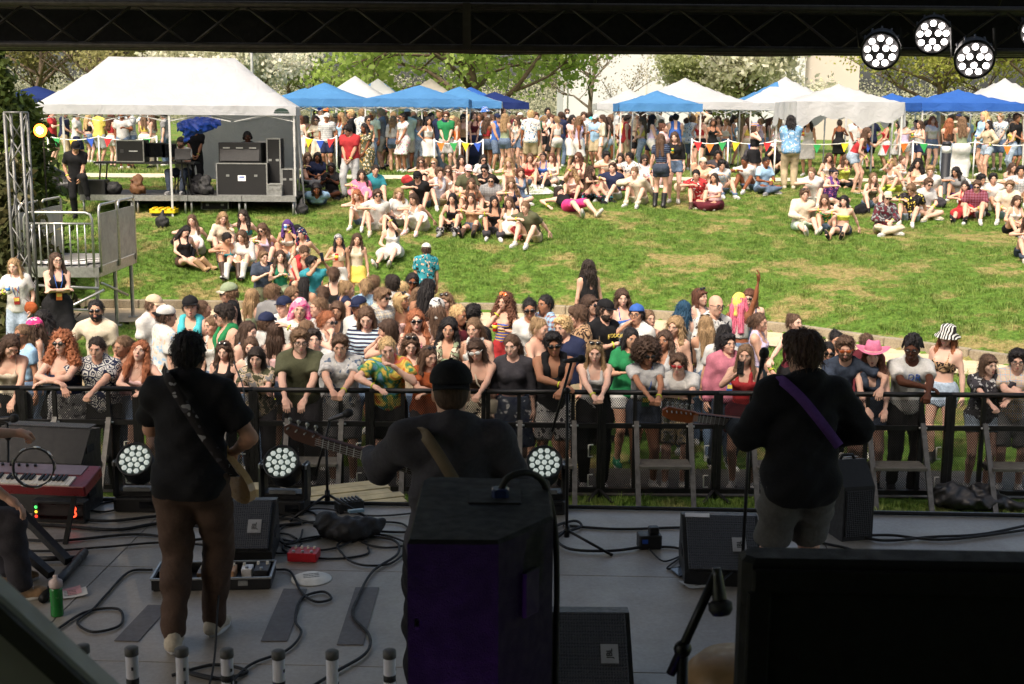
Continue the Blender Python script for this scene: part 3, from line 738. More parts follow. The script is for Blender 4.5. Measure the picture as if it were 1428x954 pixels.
def strap_cut(J, zhi, sx, sw):
    n = J['Rc'][:, 2]; xx = J['Rc'][:, 0]; o = J['chest']
    def f(X, Y, Z):
        z = (X - o[0]) * n[0] + (Y - o[1]) * n[1] + (Z - o[2]) * n[2]; x = (X - o[0]) * xx[0] + (Y - o[1]) * xx[1] + (Z - o[2]) * xx[2]
        return np.minimum(z - zhi, np.abs(np.abs(x) - sx) - sw)
    return f
TOPS = {  # sleeve (0..2 of the arm), hem (pelvis frame), neckline mode, looseness
    'tee': (.60, -.07, 'crew', .016), 'shirt': (.62, -.10, 'collar', .020), 'long': (1.98, -.08, 'crew', .014), 'button': (1.95, -.10, 'collar', .019), 'hoodie': (1.98, -.08, 'hood', .028), 'loose': (1.98, -.15, 'collar', .014), 'jersey': (.0, -.10, 'wide', .020),
    'tank': (0, -.02, 'strap', .008), 'camisole': (0, -.02, 'thin', .009), 'croptee': (.42, .10, 'crew', .012), 'croplong': (1.96, .12, 'crew', .012), 'crop': (0, .16, 'strap', .007), 'bra': (0, .215, 'thin', .006), 'tube': (0, .05, 'none', .008), 'vest': (0, -.10, 'wide', .018),
    'dress': (0, -.6, 'strap', .009), 'tubedress': (0, -.6, 'none', .009), 'sundress': (.35, -.6, 'crew', .012), 'longdress': (.4, -.9, 'crew', .012), 'romper': (0, -.3, 'strap', .010), 'overall': (0, -.3, 'wide', .012)}
def top_mesh(kind, J, G, h, sex, wr=.004, ph=0.0):
    sl, hem, nk, inf = TOPS[kind]
    pr = [inflate(p, inf) for g in ('waist', 'chest', 'bust', 'trap') for p in G[g]] + [inflate(p, inf * .8 if hem > -.05 else max(inf + .006, .023)) for p in G['hips']]
    if nk in ('crew', 'collar', 'hood') and sl == 0: sl = .2
    for i in (0, 1):
        if sl > 0:
            sh, e, w = J['sh', i], J['el', i], J['wr', i]; r0 = G['ua', i][0][3]
            fl = .026 if kind in ('tee', 'shirt') else (.014 if kind in ('croptee', 'sundress', 'longdress') else .012)
            if kind in ('hoodie', 'button', 'loose'): fl = .024 if kind != 'loose' else .022
            if sl > 1: pr += [inflate(p, .011) for p in G['ua', i] + G['fa', i][:1]]
            if sl <= 1: pr.append(flat(sh, sh + (e - sh) * sl * 1.12, r0 + .012, r0 + fl * .75, .03))
            else:
                pr.append(cone(sh, e, r0 + .012, G['ua', i][0][4] + fl, .03)); pr.append(flat(e, e + (w - e) * (sl - 1), G['ua', i][0][4] + fl, G['fa', i][1][4] + fl * .7, .03))
    if hem < -.05 and kind in ('tee', 'shirt', 'button', 'loose', 'long', 'hoodie', 'vest', 'jersey'):       # cloth hangs straight from the chest
        w_ = G['waist'][0]; pr.append(ell(w_[1], w_[2] + (np.array([.046, .040, .10]) if kind == 'loose' else np.array([.022, .020, .07])), w_[3], .07))
        if kind == 'loose': pr.append(ell(J['P'] + J['Rp'] @ np.array([0, .01, -.03]), (.185, .145, .16), J['Rp'], .08))
    cuts = []
    if kind in ('dress', 'tubedress', 'sundress', 'longdress', 'romper', 'overall'):
        cuts += hem_cut({'dress': 'skirt', 'tubedress': 'miniskirt', 'sundress': 'skirt', 'longdress': 'longskirt'}.get(kind), J)
        pr += skirt_prims({'dress': 'skirt', 'tubedress': 'miniskirt', 'sundress': 'skirt', 'longdress': 'longskirt', 'romper': 'short', 'overall': 'shorts'}[kind], J, G)
    else: cuts += torso_cut(J, zlo=hem)
    if nk == 'strap': cuts.append(strap_cut(J, .045, .078, .024))
    elif nk == 'thin': cuts.append(strap_cut(J, .035, .075, .009))
    elif nk == 'wide': cuts.append(strap_cut(J, .00, .088, .050))
    elif nk == 'none': cuts += torso_cut(J, zhi=.035)
    subs = []
    if nk in ('crew', 'collar', 'hood'): subs.append((J['nb'] + J['Rc'] @ np.array([0, -.035, .035]), .070 if sex == 'f' else .072))
    if nk in ('strap', 'wide'): subs.append((J['nb'] + J['Rc'] @ np.array([0, -.06, -.03]), (.062, .09, .11)))
    if nk == 'collar':
        c = J['nb'] + J['Rc'] @ np.array([0, .0, .02])
        prc = []
        for a in range(-6, 7):
            t0, t1 = math.radians(90 - a * 24), math.radians(90 - (a + 1) * 24)
            if a == 6: break
            prc.append(cone(c + J['Rc'] @ np.array([.076 * math.cos(t0), .068 * math.sin(t0), .012 * math.sin(t0)]), c + J['Rc'] @ np.array([.076 * math.cos(t1), .068 * math.sin(t1), .012 * math.sin(t1)]), .020, .020, .02))
        pr += prc; subs = [(J['nb'] + J['Rc'] @ np.array([0, -.045, .04]), .062)]
    if nk == 'hood': pr.append(ell(J['nb'] + J['Rc'] @ np.array([0, .085, .01]), (.10, .06, .06), J['Rc'], .04))
    d = lambda X, Y, Z: wr * (np.sin(23 * X + 17 * Z + ph) * np.sin(19 * Z - 13 * Y + ph * 2) + .7 * np.sin(41 * Z + 9 * X + 7 * np.sin(8 * X + ph)) + .4 * np.sin(63 * Z - 38 * X + 5 * np.sin(11 * Z + ph)) - 1.5)
    return sdf_mesh(pr, h, cuts=cuts, disp=d, subs=subs)
def skirt_prims(kind, J, G, infl=0.0):
    pr = []
    fr, ra, rb, k = {'short': (.40, .012, .026, .05), 'shorts': (.86, .012, .034, .04), 'long': (1.97, .012, .022, .03), 'wide': (1.99, .014, .058, .04), 'slim': (1.97, .012, .014, .03), 'skirt': (1.0, .012, .085, .14), 'miniskirt': (.56, .010, .045, .12), 'longskirt': (1.9, .014, .085, .20)}[kind]
    for i in (0, 1):
        if fr > .6 and 'skirt' not in kind: pr += [inflate(p, .011) for p in (G['th', i] + G['sn', i] if fr > 1 else G['th', i][:1])]
        h, kn, a = J['hip', i], J['kn', i], J['an', i]; t0 = G['th', i][0][3]; t1 = G['th', i][1][4]; a1 = G['sn', i][1][4]
        if fr <= 1:
            e = h + (kn - h) * fr; re = t0 + (t1 - t0) * fr; pr.append(flat(h, e, t0 + ra, re + rb, k))
        else:
            pr.append(cone(h, kn, t0 + ra, t1 + (ra + rb) / 2, k)); e = kn + (a - kn) * (fr - 1); pr.append(flat(kn, e, t1 + (ra + rb) / 2, a1 + rb, k))
    return pr
def hem_cut(kind, J):
    z = {'skirt': -.42, 'miniskirt': -.25, 'longskirt': -.78}.get(kind)
    d = J['kn', 0] - J['hip', 0]; d = d / np.linalg.norm(d)
    if z is None or d @ J['Rp'][:, 2] > -.85: return []
    return torso_cut(J, zlo=z)
def bottom_mesh(kind, J, G, h, wr=.003, ph=0.0, top=.105):
    pr = [inflate(p, .014) for p in G['hips'] + G['waist']] + skirt_prims(kind, J, G)
    d = lambda X, Y, Z: wr * (np.sin(29 * Z + 11 * X + ph) * np.sin(17 * X + 13 * Y + ph) + .6 * np.sin(47 * Z + 5 * np.sin(13 * Y + ph)) - 1.2)
    n = J['Rp'][:, 2]; o = J['P'] + n * top
    return sdf_mesh(pr, h, cuts=[lambda X, Y, Z: (X - o[0]) * n[0] + (Y - o[1]) * n[1] + (Z - o[2]) * n[2]] + hem_cut(kind, J), disp=d)
def frame_from(z, hint):
    z = z / (np.linalg.norm(z) + 1e-9); x = np.cross(hint, z)
    if np.linalg.norm(x) < 1e-3: x = np.cross(np.array([1., .2, 0]), z)
    x /= np.linalg.norm(x); return np.stack([x, np.cross(z, x), z], 1)
def m4(R, t, s=1.0):
    M = np.eye(4); M[:3, :3] = np.asarray(R) * s; M[:3, 3] = t; return Matrix(M.tolist())
VOX = [.0145, .0235, .0315, .0370]
GEO = {}
def figure_geo(key, sex, build, pose, arms, lod, seed, top, bottom, lean, twist, head, hands, seat, side, mouth):
    if key not in GEO:
        r = random.Random(seed); h = VOX[lod]
        J = skeleton(sex, pose, arms, r, lean, twist, head, seat, side); G = body_prims(J, sex, build)
        V, F = sdf_mesh([p for g in G.values() for p in g], h)
        Vs = [V]; Fs = [F]; Ms = [np.zeros(len(F), int)]; n = len(V)
        hv, hf, hm = tmpl(('head', sex, lod, mouth), lambda: head_template(sex, [.0075, .0095, .0142, .0180][lod], lod < 3, mouth))
        Vs.append(hv @ J['Rh'].T + J['head']); Fs.append(hf + n); Ms.append(hm); n += len(hv)
        for i in (0, 1):
            kind = hands[i]
            hv, hf = tmpl(('hand', kind, lod), lambda: hand_template(kind, [.0055, .0068, .0115, .0130][lod], 1.0 if lod < 2 else 1.25))
            z = J['wr', i] - J['el', i]; hint = np.array([0, 0, -1.]) if abs(z[2]) < .75 * np.linalg.norm(z) else np.array([(1, -1)[i], .2, 0.])
            R = frame_from(z, -hint)                      # palm (-Y of the template) towards hint
            vv = hv if i == 0 else hv * np.array([-1, 1, 1]); ff = hf if i == 0 else hf[:, ::-1]; sc = .92 if sex == 'f' else 1.02
            Vs.append(vv * sc @ R.T + J['wr', i] - z / np.linalg.norm(z) * .008); Fs.append(ff + n); Ms.append(np.zeros(len(ff), int)); n += len(hv)
        GEO[key] = dict(J=J, G=G, body=mesh_np('body', np.concatenate(Vs), np.concatenate(Fs), 4, np.concatenate(Ms)), ph=r.random() * 6, h=h)
    g = GEO[key]; out = dict(J=g['J'], G=g['G'], body=g['body'], top=None, bot=None)
    if top:
        if ('t', top) not in g: V, F = top_mesh(top, g['J'], g['G'], g['h'], sex, .0065 if lod == 0 else (.0045 if lod < 3 else .002), g['ph']); g['t', top] = mesh_np('garment', V, F)
        out['top'] = g['t', top]
    if bottom:
        if ('b', bottom) not in g: V, F = bottom_mesh(bottom, g['J'], g['G'], g['h'], .0065 if lod == 0 else (.0035 if lod < 3 else .002), g['ph']); g['b', bottom] = mesh_np('garment', V, F)
        out['bot'] = g['b', bottom]
    return out
TOPNAME = {'tee': 'shirt', 'shirt': 'shirt', 'long': 'sweater', 'button': 'shirt', 'loose': 'shirt', 'hoodie': 'hoodie', 'jersey': 'jersey', 'tank': 'tank_top', 'camisole': 'camisole', 'croptee': 'crop_top', 'croplong': 'crop_sweater', 'crop': 'crop_top', 'bra': 'bikini_top', 'tube': 'tube_top', 'vest': 'vest', 'dress': 'dress', 'tubedress': 'dress', 'sundress': 'dress', 'longdress': 'dress', 'romper': 'romper', 'overall': 'overalls'}
BOTNAME = {'short': 'shorts', 'shorts': 'shorts', 'long': 'trousers', 'wide': 'trousers', 'slim': 'trousers', 'skirt': 'skirt', 'miniskirt': 'skirt', 'longskirt': 'skirt'}
HATNAME = {'cap': 'cap', 'backcap': 'cap', 'bucket': 'bucket_hat', 'cowboy': 'cowboy_hat', 'scarf': 'head_scarf', 'bandana': 'bandana', 'hood': 'head_scarf', 'headband': 'headband', 'sunglasses': 'sunglasses', 'upglasses': 'sunglasses', 'goggles': 'goggles', 'glasses': 'glasses', 'headphones': 'headphones', 'beard': 'beard'}
HMESH = {}
def shared(kind, key, fn):
    if (kind, key) not in HMESH: HMESH[kind, key] = fn(key)
    return HMESH[kind, key]
def headtop(J, hair, extras):
    t = J['head'][2] + .118 + {'': -.0}.get(hair, .012)
    if hair in ('afro',): t += .06
    if hair in ('curly', 'bigcurly', 'mop', 'bun'): t += .012
    if any(e.split(':')[0] in ('cap', 'backcap', 'bucket', 'cowboy') for e in extras): t += .015
    return t
def make_person(loc, heading, scale, geo, sk, hair, haircol, top, topmat, bot, botmat, shoes, shoecol, extras, label, group=None, lod=1, r=None, tilt=0.0, hatcol=None):
    M = Matrix.Translation(loc) @ Matrix.Rotation(math.radians(heading), 4, 'Z') @ Matrix.Rotation(tilt, 4, 'X') @ Matrix.Scale(scale, 4)
    root = empty('person', label=label, cat='person', group=group, mtx=M)
    J = geo['J']; r = r or rnd
    browcol = haircol if haircol in ('dark', 'ink', 'dkbrown', 'brown', 'auburn', 'ltbrown') else 'brown'
    eyew = mat('eye white', (214, 208, 202), .35, var=.02); dark = mat('brow ' + browcol, browcol, .7)
    link('body', geo['body'], root, [skin(sk), lip(sk), eyew, dark])
    if geo['top'] and top: link(TOPNAME[top], geo['top'], root, [fabric(topmat)])
    if geo['bot'] and bot: link(BOTNAME[bot], geo['bot'], root, [fabric(botmat)])
    HM = m4(J['Rh'], J['head'])
    hk = ''
    if any(e.split(':')[0] in ('cap', 'backcap', 'bucket', 'cowboy', 'hood', 'scarf', 'bandana') for e in extras): hk = 'H'; hair = {'short': 'crop', 'side': 'crop', 'mop': 'crop', 'curly': 'crop'}.get(hair, hair)
    if hair: link('hair', shared('hair', hair + hk, hair_mesh), root, [hairmat(haircol)], mtx=m4(J['Rh'], J['head'], .965 if hair not in ('crop', 'buzz') else 1.0))
    if shoes:
        me = shared('shoe', shoes, shoe_mesh)
        for i in (0, 1):
            fd = J['fd', i]; up = J['kn', i] - J['an', i] if (shoes == 'boot' or abs(fd[2]) > .25) else np.array([0, 0, 1.]); up = up / np.linalg.norm(up) + (np.array([0, 0, .5]) if shoes == 'boot' and fd[2] == 0 else 0)
            up = up / np.linalg.norm(up); y = -(fd - up * (fd @ up)); y /= np.linalg.norm(y) + 1e-9; x = np.cross(y, up)
            sole = 'white' if shoes == 'sneaker' and shoecol != 'black' else ('tan' if shoes == 'sock' else 'black')
            link('boot' if shoes in ('boot', 'ankle') else 'shoe', me, root, [fabric(shoecol) if shoes == 'sneaker' else mat('leather ' + shoecol, shoecol, .42, var=.25, bump_s=.2), mat('sole ' + sole, sole, .8)], mtx=m4(np.stack([x, y, up], 1), J['an', i]))
    for e in extras:
        k, *cc = e.split(':'); c = cc[0] if cc else 'black'
        if k in HATNAME:
            me = shared('hat', k, hat_mesh)
            if k in ('sunglasses', 'upglasses', 'goggles'): ms = [mat('lens ' + c, c, .12, var=.05, spec=.8), mat('plastic ' + c, c, .35, var=.05)]
            elif k == 'glasses': ms = [mat('plastic black', 'black', .35), mat('plastic black', 'black', .35)]
            elif k == 'beard': ms = [hairmat(haircol if haircol != '-' else 'dark')] * 2
            else: ms = [fabric(c), fabric(cc[1] if len(cc) > 1 else c)]
            link(HATNAME[k], me, root, ms, mtx=HM)
        elif k == 'band':
            i = 1 if c == 'r' else 0; z = J['wr', i] - J['el', i]; z /= np.linalg.norm(z)
            link('wristband', shared('band', 'b', lambda _: band_mesh()), root, [mat('band yellow', (206, 226, 50), .5)], mtx=m4(frame_from(z, np.array([0, 1., .1])), J['wr', i] - z * .035, 1.0 if lod < 2 else 1.2))
        elif k == 'lanyard':
            mb = MB(); ch = J['chest']; R = J['Rc']
            for s in (-1, 1):
                mb.tube([J['nb'] + R @ np.array([s * .062, .03, .035]), J['nb'] + R @ np.array([s * .066, -.06, .0]), ch + R @ np.array([s * .045, -.155, .02]), ch + R @ np.array([s * .012, -.150, -.12])], .006, 5)
            lo = mb.build('lanyard', fabric('blue'), root, True)
            b2 = MB().box(ch + R @ np.array([0, -.150, -.185]), (.085, .006, .115), R, bev=.004); b2.box(ch + R @ np.array([0, -.1545, -.165]), (.07, .003, .05), R, m=1)
            b2.build('badge', [mat('badge ' + c, c, .35), mat('badge light', 'yellow', .4)], lo)
        elif k == 'bag':
            mb = MB(); R = J['Rc']; ch = J['chest']
            mb.tube([J['nb'] + R @ np.array([-.07, .0, .03]), ch + R @ np.array([.0, -.15, .0]), J['wst'] + R @ np.array([.16, -.06, -.06])], .009, 5)
            V, F = sdf_mesh([ell(J['wst'] + R @ np.array([.17, -.09, -.13]), (.11, .05, .10), R)], .014, disp=lumps(60, .006))
            bo = link('shoulder_bag', mesh_np('bag', V, F), root, [fabric(c)]); mb.build('bag_strap', fabric(c), bo, True)
        elif k == 'text':
            txt, col, size, dz = cc[0].replace('_', ' '), cc[1], float(cc[2]), float(cc[3]); back = len(cc) > 4
            cu = bpy.data.curves.new('text', 'FONT'); cu.body = txt; cu.size = size; cu.align_x = 'CENTER'; cu.extrude = .003; cu.space_line = .8
            to = bpy.data.objects.new('tmp', cu); COL.objects.link(to)
            me = bpy.data.meshes.new_from_object(to.evaluated_get(bpy.context.evaluated_depsgraph_get())); bpy.data.objects.remove(to)
            n = len(me.vertices); co = np.zeros(n * 3, np.float32); me.vertices.foreach_get('co', co); co = co.reshape(-1, 3)
            rr = .16; a = co[:, 0] / rr; x = np.sin(a) * rr; y = -(np.cos(a) - 1) * -rr - co[:, 2]
            if back: x, y = -x, -y
            W = np.stack([x, (y - .140 if not back else y + .128), co[:, 1] + dz], 1) @ J['Rc'].T + J['chest']
            me.vertices.foreach_set('co', W.astype(np.float32).ravel()); me.materials.clear(); me.materials.append(None); me.update()
            link('shirt_print', me, root, [mat('print ' + col, col, .7)])
    root['_J'] = 0; del root['_J']
    return root
# ---------------------------------------------------------------- the setting
def struct(o): o['kind'] = 'structure'; return o
def grid_mesh(name, xs, ys, zf, smooth_=True):
    X, Y = np.meshgrid(xs, ys, indexing='ij'); Z = zf(X, Y)
    nx, ny = X.shape; idx = np.arange(nx * ny).reshape(nx, ny)
    F = np.stack([idx[:-1, :-1], idx[1:, :-1], idx[1:, 1:], idx[:-1, 1:]], -1).reshape(-1, 4)
    return mesh_np(name, np.stack([X, Y, Z], -1).reshape(-1, 3), F, 1, None, smooth_)
GREEN_D, GREEN_L, DRY = lin((60, 90, 32)), lin((104, 134, 56)), lin((182, 164, 116))
def lawn_color(nt, v):
    """living grass with dry, trodden patches; shared by the sod and the blades"""
    n1 = noise(nt, v, .55, 5, .62, .4); n2 = noise(nt, v, 1.9, 4, .6, .2); n3 = noise(nt, v, 16, 3, .6)
    patch = ramp(nt, mixc(nt, .5, n1, n2), [(.45, 0.0), (.61, 1.0)])
    g = ramp(nt, n3, [(.3, GREEN_D), (.7, GREEN_L)])
    return patch, g
def mat_sod():
    m, nt, b = new_mat('lawn sod'); tc = nt.nodes.new('ShaderNodeNewGeometry'); v = tc.outputs['Position']
    patch, g = lawn_color(nt, v)
    soil = ramp(nt, noise(nt, v, 22, 4), [(.3, lin((112, 96, 62))), (.7, lin((168, 150, 104)))])
    fine = noise(nt, v, 60, 4, .7)
    col = mixc(nt, ramp(nt, mixc(nt, .4, patch, fine), [(.44, 0.0), (.66, .88)]), g, soil)
    nt.links.new(col, b.inputs['Base Color']); b.inputs['Roughness'].default_value = .95; b.inputs['Specular IOR Level'].default_value = .1
    bump(nt, b, fine, .7, .03); return m
def mat_blade(name, lt=1.0):
    m, nt, b = new_mat(name); oi = nt.nodes.new('ShaderNodeObjectInfo'); v = oi.outputs['Location']
    patch, g = lawn_color(nt, v)
    col = mixc(nt, ramp(nt, patch, [(.25, 0.0), (1.0, .72)]), g, DRY)
    col = mixc(nt, .35, col, ramp(nt, oi.outputs['Random'], [(0, lin((72, 98, 36))), (.5, lin((112, 138, 56))), (1, lin((146, 154, 78)))]))
    nt.links.new(col, b.inputs['Base Color']); b.inputs['Roughness'].default_value = .6; b.inputs['Specular IOR Level'].default_value = .25
    try: b.inputs['Transmission Weight'].default_value = 0
    except Exception: pass
    return m
xs = np.concatenate([np.linspace(-400, -40, 12)[:-1], np.linspace(-40, -16, 17)[:-1], np.linspace(-16, 16, 129)[:-1], np.linspace(16, 40, 17)[:-1], np.linspace(40, 400, 12)])
ys = np.concatenate([np.linspace(-60, 8, 12)[:-1], np.linspace(8, 15, 15)[:-1], np.linspace(15, 37, 201)[:-1], np.linspace(37, 70, 30)[:-1], np.linspace(70, 900, 18)])
def ground_z(X, Y):
    z = terrain(X, Y); yc = curb_y(X)
    onpath = (Y > yc - PATH_W - .12) & (Y < yc + .1)
    return np.where(onpath, z - .05, z)
ground = link('ground', grid_mesh('ground', xs, ys, ground_z), None, [mat_sod()]); struct(ground)

# the concrete walk at the foot of the slope, with its kerb stones, and the walk on top of the slope
def mat_concrete(name, c1, c2, sc=3.0):
    m, nt, b = new_mat(name); tc = nt.nodes.new('ShaderNodeNewGeometry'); v = tc.outputs['Position']
    n = mixc(nt, .5, noise(nt, v, sc, 5, .65), noise(nt, v, sc * 14, 4, .6))
    nt.links.new(ramp(nt, n, [(.36, lin(c1)), (.64, lin(c2))]), b.inputs['Base Color']); b.inputs['Roughness'].default_value = .9
    bump(nt, b, noise(nt, v, 90, 4), .35, .008); return m
conc = mat_concrete('walk concrete', (172, 154, 124), (206, 190, 160)); kerbm = mat_concrete('kerb stone', (112, 102, 86), (156, 146, 124)); topm = mat_concrete('upper walk concrete', (178, 164, 138), (210, 198, 172))
pw = MB()
PX = np.linspace(-14, 16, 61)
def path_pts(off, dz): return [np.array([x, curb_y(x) + off, terrain(x, curb_y(x) - PATH_W) + dz]) for x in PX]
L0, L1_ = path_pts(-PATH_W, .012), path_pts(-.02, .030)
pw.add(L0 + L1_, [(i, i + 1, 61 + i + 1, 61 + i) for i in range(60)])
walk = pw.build('path', conc); struct(walk); walk['label'] = 'sandy concrete walk along the foot of the grass slope'
for i in range(0, 60, 2):
    a, b_ = PX[i], PX[i + 2]
    pa, pb = np.array([a, curb_y(a), terrain(a, curb_y(a) - PATH_W)]), np.array([b_, curb_y(b_), terrain(b_, curb_y(b_) - PATH_W)])
    c = (pa + pb) / 2; t = pb - pa; L = np.linalg.norm(t[:2]); R = rz(math.degrees(math.atan2(t[1], t[0])))
    MB().box(c + np.array([0, .07, .055 + rnd.uniform(-.006, .006)]), (L - .012, .15, .26), R, bev=.018).build('kerb_stone', kerbm, walk)
uw = MB(); X2 = np.linspace(-16, 14, 61)
def up_y(x): return 35.6 + .012 * x
uw.add([np.array([x, up_y(x) - .45, terrain(x, up_y(x) - .45) + .02]) for x in X2] + [np.array([x, up_y(x) + .5, terrain(x, up_y(x) + .5) + .02]) for x in X2], [(i, i + 1, 61 + i + 1, 61 + i) for i in range(60)])
uwo = uw.build('upper_path', topm); struct(uwo); uwo['label'] = 'pale concrete walk along the top of the slope'

# grass: tufts scattered over the lawn by geometry nodes
def tuft(name, n, hgt, spread, seed, mat_):
    r = random.Random(seed); mb = MB()
    for _ in range(n):
        a = r.uniform(0, 6.28); d = spread * math.sqrt(r.random()); p = np.array([d * math.cos(a), d * math.sin(a), -.01]); b = r.uniform(0, 6.28); w = r.uniform(.004, .008); h_ = hgt * r.uniform(.5, 1.15); ln = r.uniform(.1, .7) * h_
        u = np.array([math.cos(b), math.sin(b), 0]) * w; l2 = np.array([-math.sin(b), math.cos(b), 0]) * ln
        mb.add([p - u, p + u, p + u * .7 + l2 * .35 + np.array([0, 0, h_ * .6]), p - u * .7 + l2 * .35 + np.array([0, 0, h_ * .6]), p + l2 + np.array([0, 0, h_])], [(0, 1, 2, 3), (3, 2, 4)])
    me = mb.mesh(name, 1, True); me.materials[0] = mat_; return me
blade = mat_blade('grass blades')
tcol = bpy.data.collections.new('tufts')
for i in range(5):
    o = bpy.data.objects.new('tuft', tuft('tuft%d' % i, 26, .06 + .012 * i, .11, i, blade)); tcol.objects.link(o)
def scatter(name, patch_me, density, seed, smin, smax, label):
    gn = bpy.data.node_groups.new(name, 'GeometryNodeTree')
    gn.interface.new_socket('Geometry', in_out='INPUT', socket_type='NodeSocketGeometry'); gn.interface.new_socket('Geometry', in_out='OUTPUT', socket_type='NodeSocketGeometry')
    N = gn.nodes; gi = N.new('NodeGroupInput'); go = N.new('NodeGroupOutput')
    dp = N.new('GeometryNodeDistributePointsOnFaces'); dp.inputs['Density'].default_value = density; dp.inputs['Seed'].default_value = seed
    ip = N.new('GeometryNodeInstanceOnPoints'); ci = N.new('GeometryNodeCollectionInfo'); ci.inputs['Collection'].default_value = tcol; ci.inputs['Separate Children'].default_value = True; ci.inputs['Reset Children'].default_value = True
    ip.inputs['Pick Instance'].default_value = True
    rv = N.new('FunctionNodeRandomValue'); rv.data_type = 'FLOAT_VECTOR'; rv.inputs[0].default_value = (-.15, -.15, 0); rv.inputs[1].default_value = (.15, .15, 6.28)
    rs = N.new('FunctionNodeRandomValue'); rs.data_type = 'FLOAT'; rs.inputs[2].default_value = smin; rs.inputs[3].default_value = smax
    # thin out the worn patches
    pos = N.new('GeometryNodeInputPosition'); nz = N.new('ShaderNodeTexNoise'); nz.inputs['Scale'].default_value = .55; nz.inputs['Detail'].default_value = 5
    gn.links.new(pos.outputs[0], nz.inputs['Vector'])
    nz2 = N.new('ShaderNodeTexNoise'); nz2.inputs['Scale'].default_value = 2.4; nz2.inputs['Detail'].default_value = 3; gn.links.new(pos.outputs[0], nz2.inputs['Vector'])
    mx = N.new('ShaderNodeMath'); mx.operation = 'MAXIMUM'; gn.links.new(nz.outputs[0], mx.inputs[0]); gn.links.new(nz2.outputs[0], mx.inputs[1])
    mr = N.new('ShaderNodeMapRange'); mr.inputs[1].default_value = .48; mr.inputs[2].default_value = .66; mr.inputs[3].default_value = 1.0; mr.inputs[4].default_value = .45
    gn.links.new(mx.outputs[0], mr.inputs[0])
    mul = N.new('ShaderNodeMath'); mul.operation = 'MULTIPLY'; gn.links.new(mr.outputs[0], mul.inputs[0]); gn.links.new(rs.outputs[1], mul.inputs[1])
    gn.links.new(gi.outputs[0], dp.inputs['Mesh']); gn.links.new(dp.outputs['Points'], ip.inputs['Points']); gn.links.new(ci.outputs[0], ip.inputs['Instance'])
    gn.links.new(rv.outputs[0], ip.inputs['Rotation']); gn.links.new(mul.outputs[0], ip.inputs['Scale']); gn.links.new(ip.outputs[0], go.inputs[0])
    o = link(name, patch_me, None, [blade]); md = o.modifiers.new('scatter', 'NODES'); md.node_group = gn
    tag(o, label, 'grass', kind='stuff'); return o
def lawn_patch(name, x0, x1, yl, yh, n=60, k=24):
    X = np.linspace(x0, x1, n); V = []; F = []
    for x in X:
        for j in range(k + 1):
            y = yl(x) + (yh(x) - yl(x)) * j / k; V.append((x, y, float(terrain(x, y))))
    for i in range(n - 1):
        for j in range(k): a = i * (k + 1) + j; F.append((a, a + k + 1, a + k + 2, a + 1))
    return mesh_np(name, np.array(V), np.array(F))
scatter('grass', lawn_patch('slope', -12, 13, lambda x: curb_y(x) + .2, lambda x: 35.05), 120, 3, .5, .95, 'patchy green grass on the slope with worn dry spots')
scatter('grass', lawn_patch('flat', -9, 9.5, lambda x: 14.75, lambda x: min(curb_y(x) - PATH_W - .1, 22.6) if curb_y(x) - PATH_W > 15 else 15.0), 60, 5, .5, 1.0, 'trodden grass behind the barricade where the crowd stands')
scatter('grass', lawn_patch('top', -17, 19, lambda x: 36.2, lambda x: 52.0), 22, 6, .8, 1.6, 'grass of the level lawn under the canopy tents')
scatter('grass', lawn_patch('strip', -8, 9, lambda x: 11.2, lambda x: 13.5, 40, 6), 240, 8, .5, 1.0, 'strip of grass between the stage and the barricade')

# ---------------------------------------------------------------- trees
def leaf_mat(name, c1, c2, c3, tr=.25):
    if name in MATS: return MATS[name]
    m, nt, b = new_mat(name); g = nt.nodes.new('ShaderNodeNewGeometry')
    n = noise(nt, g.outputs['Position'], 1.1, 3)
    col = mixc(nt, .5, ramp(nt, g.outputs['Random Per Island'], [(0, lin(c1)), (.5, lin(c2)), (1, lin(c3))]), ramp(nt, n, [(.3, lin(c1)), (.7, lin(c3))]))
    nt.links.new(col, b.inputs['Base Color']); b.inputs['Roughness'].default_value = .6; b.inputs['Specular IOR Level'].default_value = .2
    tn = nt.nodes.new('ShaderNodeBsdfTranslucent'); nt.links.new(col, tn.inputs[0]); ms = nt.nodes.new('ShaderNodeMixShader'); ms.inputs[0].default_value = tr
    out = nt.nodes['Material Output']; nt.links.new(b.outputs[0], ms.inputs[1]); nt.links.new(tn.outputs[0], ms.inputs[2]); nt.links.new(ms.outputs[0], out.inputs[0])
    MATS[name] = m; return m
def bark_mat(c=(96, 82, 68)):
    return mat('bark%d' % c[0], c, .9, var=.4, vscale=6, bump_s=.8, bscale=18)
def leaves_np(C_, n_per, rad, size, r, flat_=1.0, long_=1.6):
    """C_ (k,3) clump centres -> diamond leaves"""
    k = len(C_); N = k * n_per
    c = np.repeat(C_, n_per, 0); d = r.normal(size=(N, 3)) * rad * np.array([1, 1, flat_]); p = c + d
    a = r.normal(size=(N, 3)); a /= np.linalg.norm(a, axis=1, keepdims=True); b = np.cross(a, r.normal(size=(N, 3))); b /= np.linalg.norm(b, axis=1, keepdims=True)
    s = size * r.uniform(.6, 1.3, size=(N, 1))
    V = np.stack([p - a * s * long_ * .5, p + b * s * .5 , p + a * s * long_ * .5, p - b * s * .5], 1).reshape(-1, 3)
    F = np.arange(N * 4).reshape(N, 4); return V, F
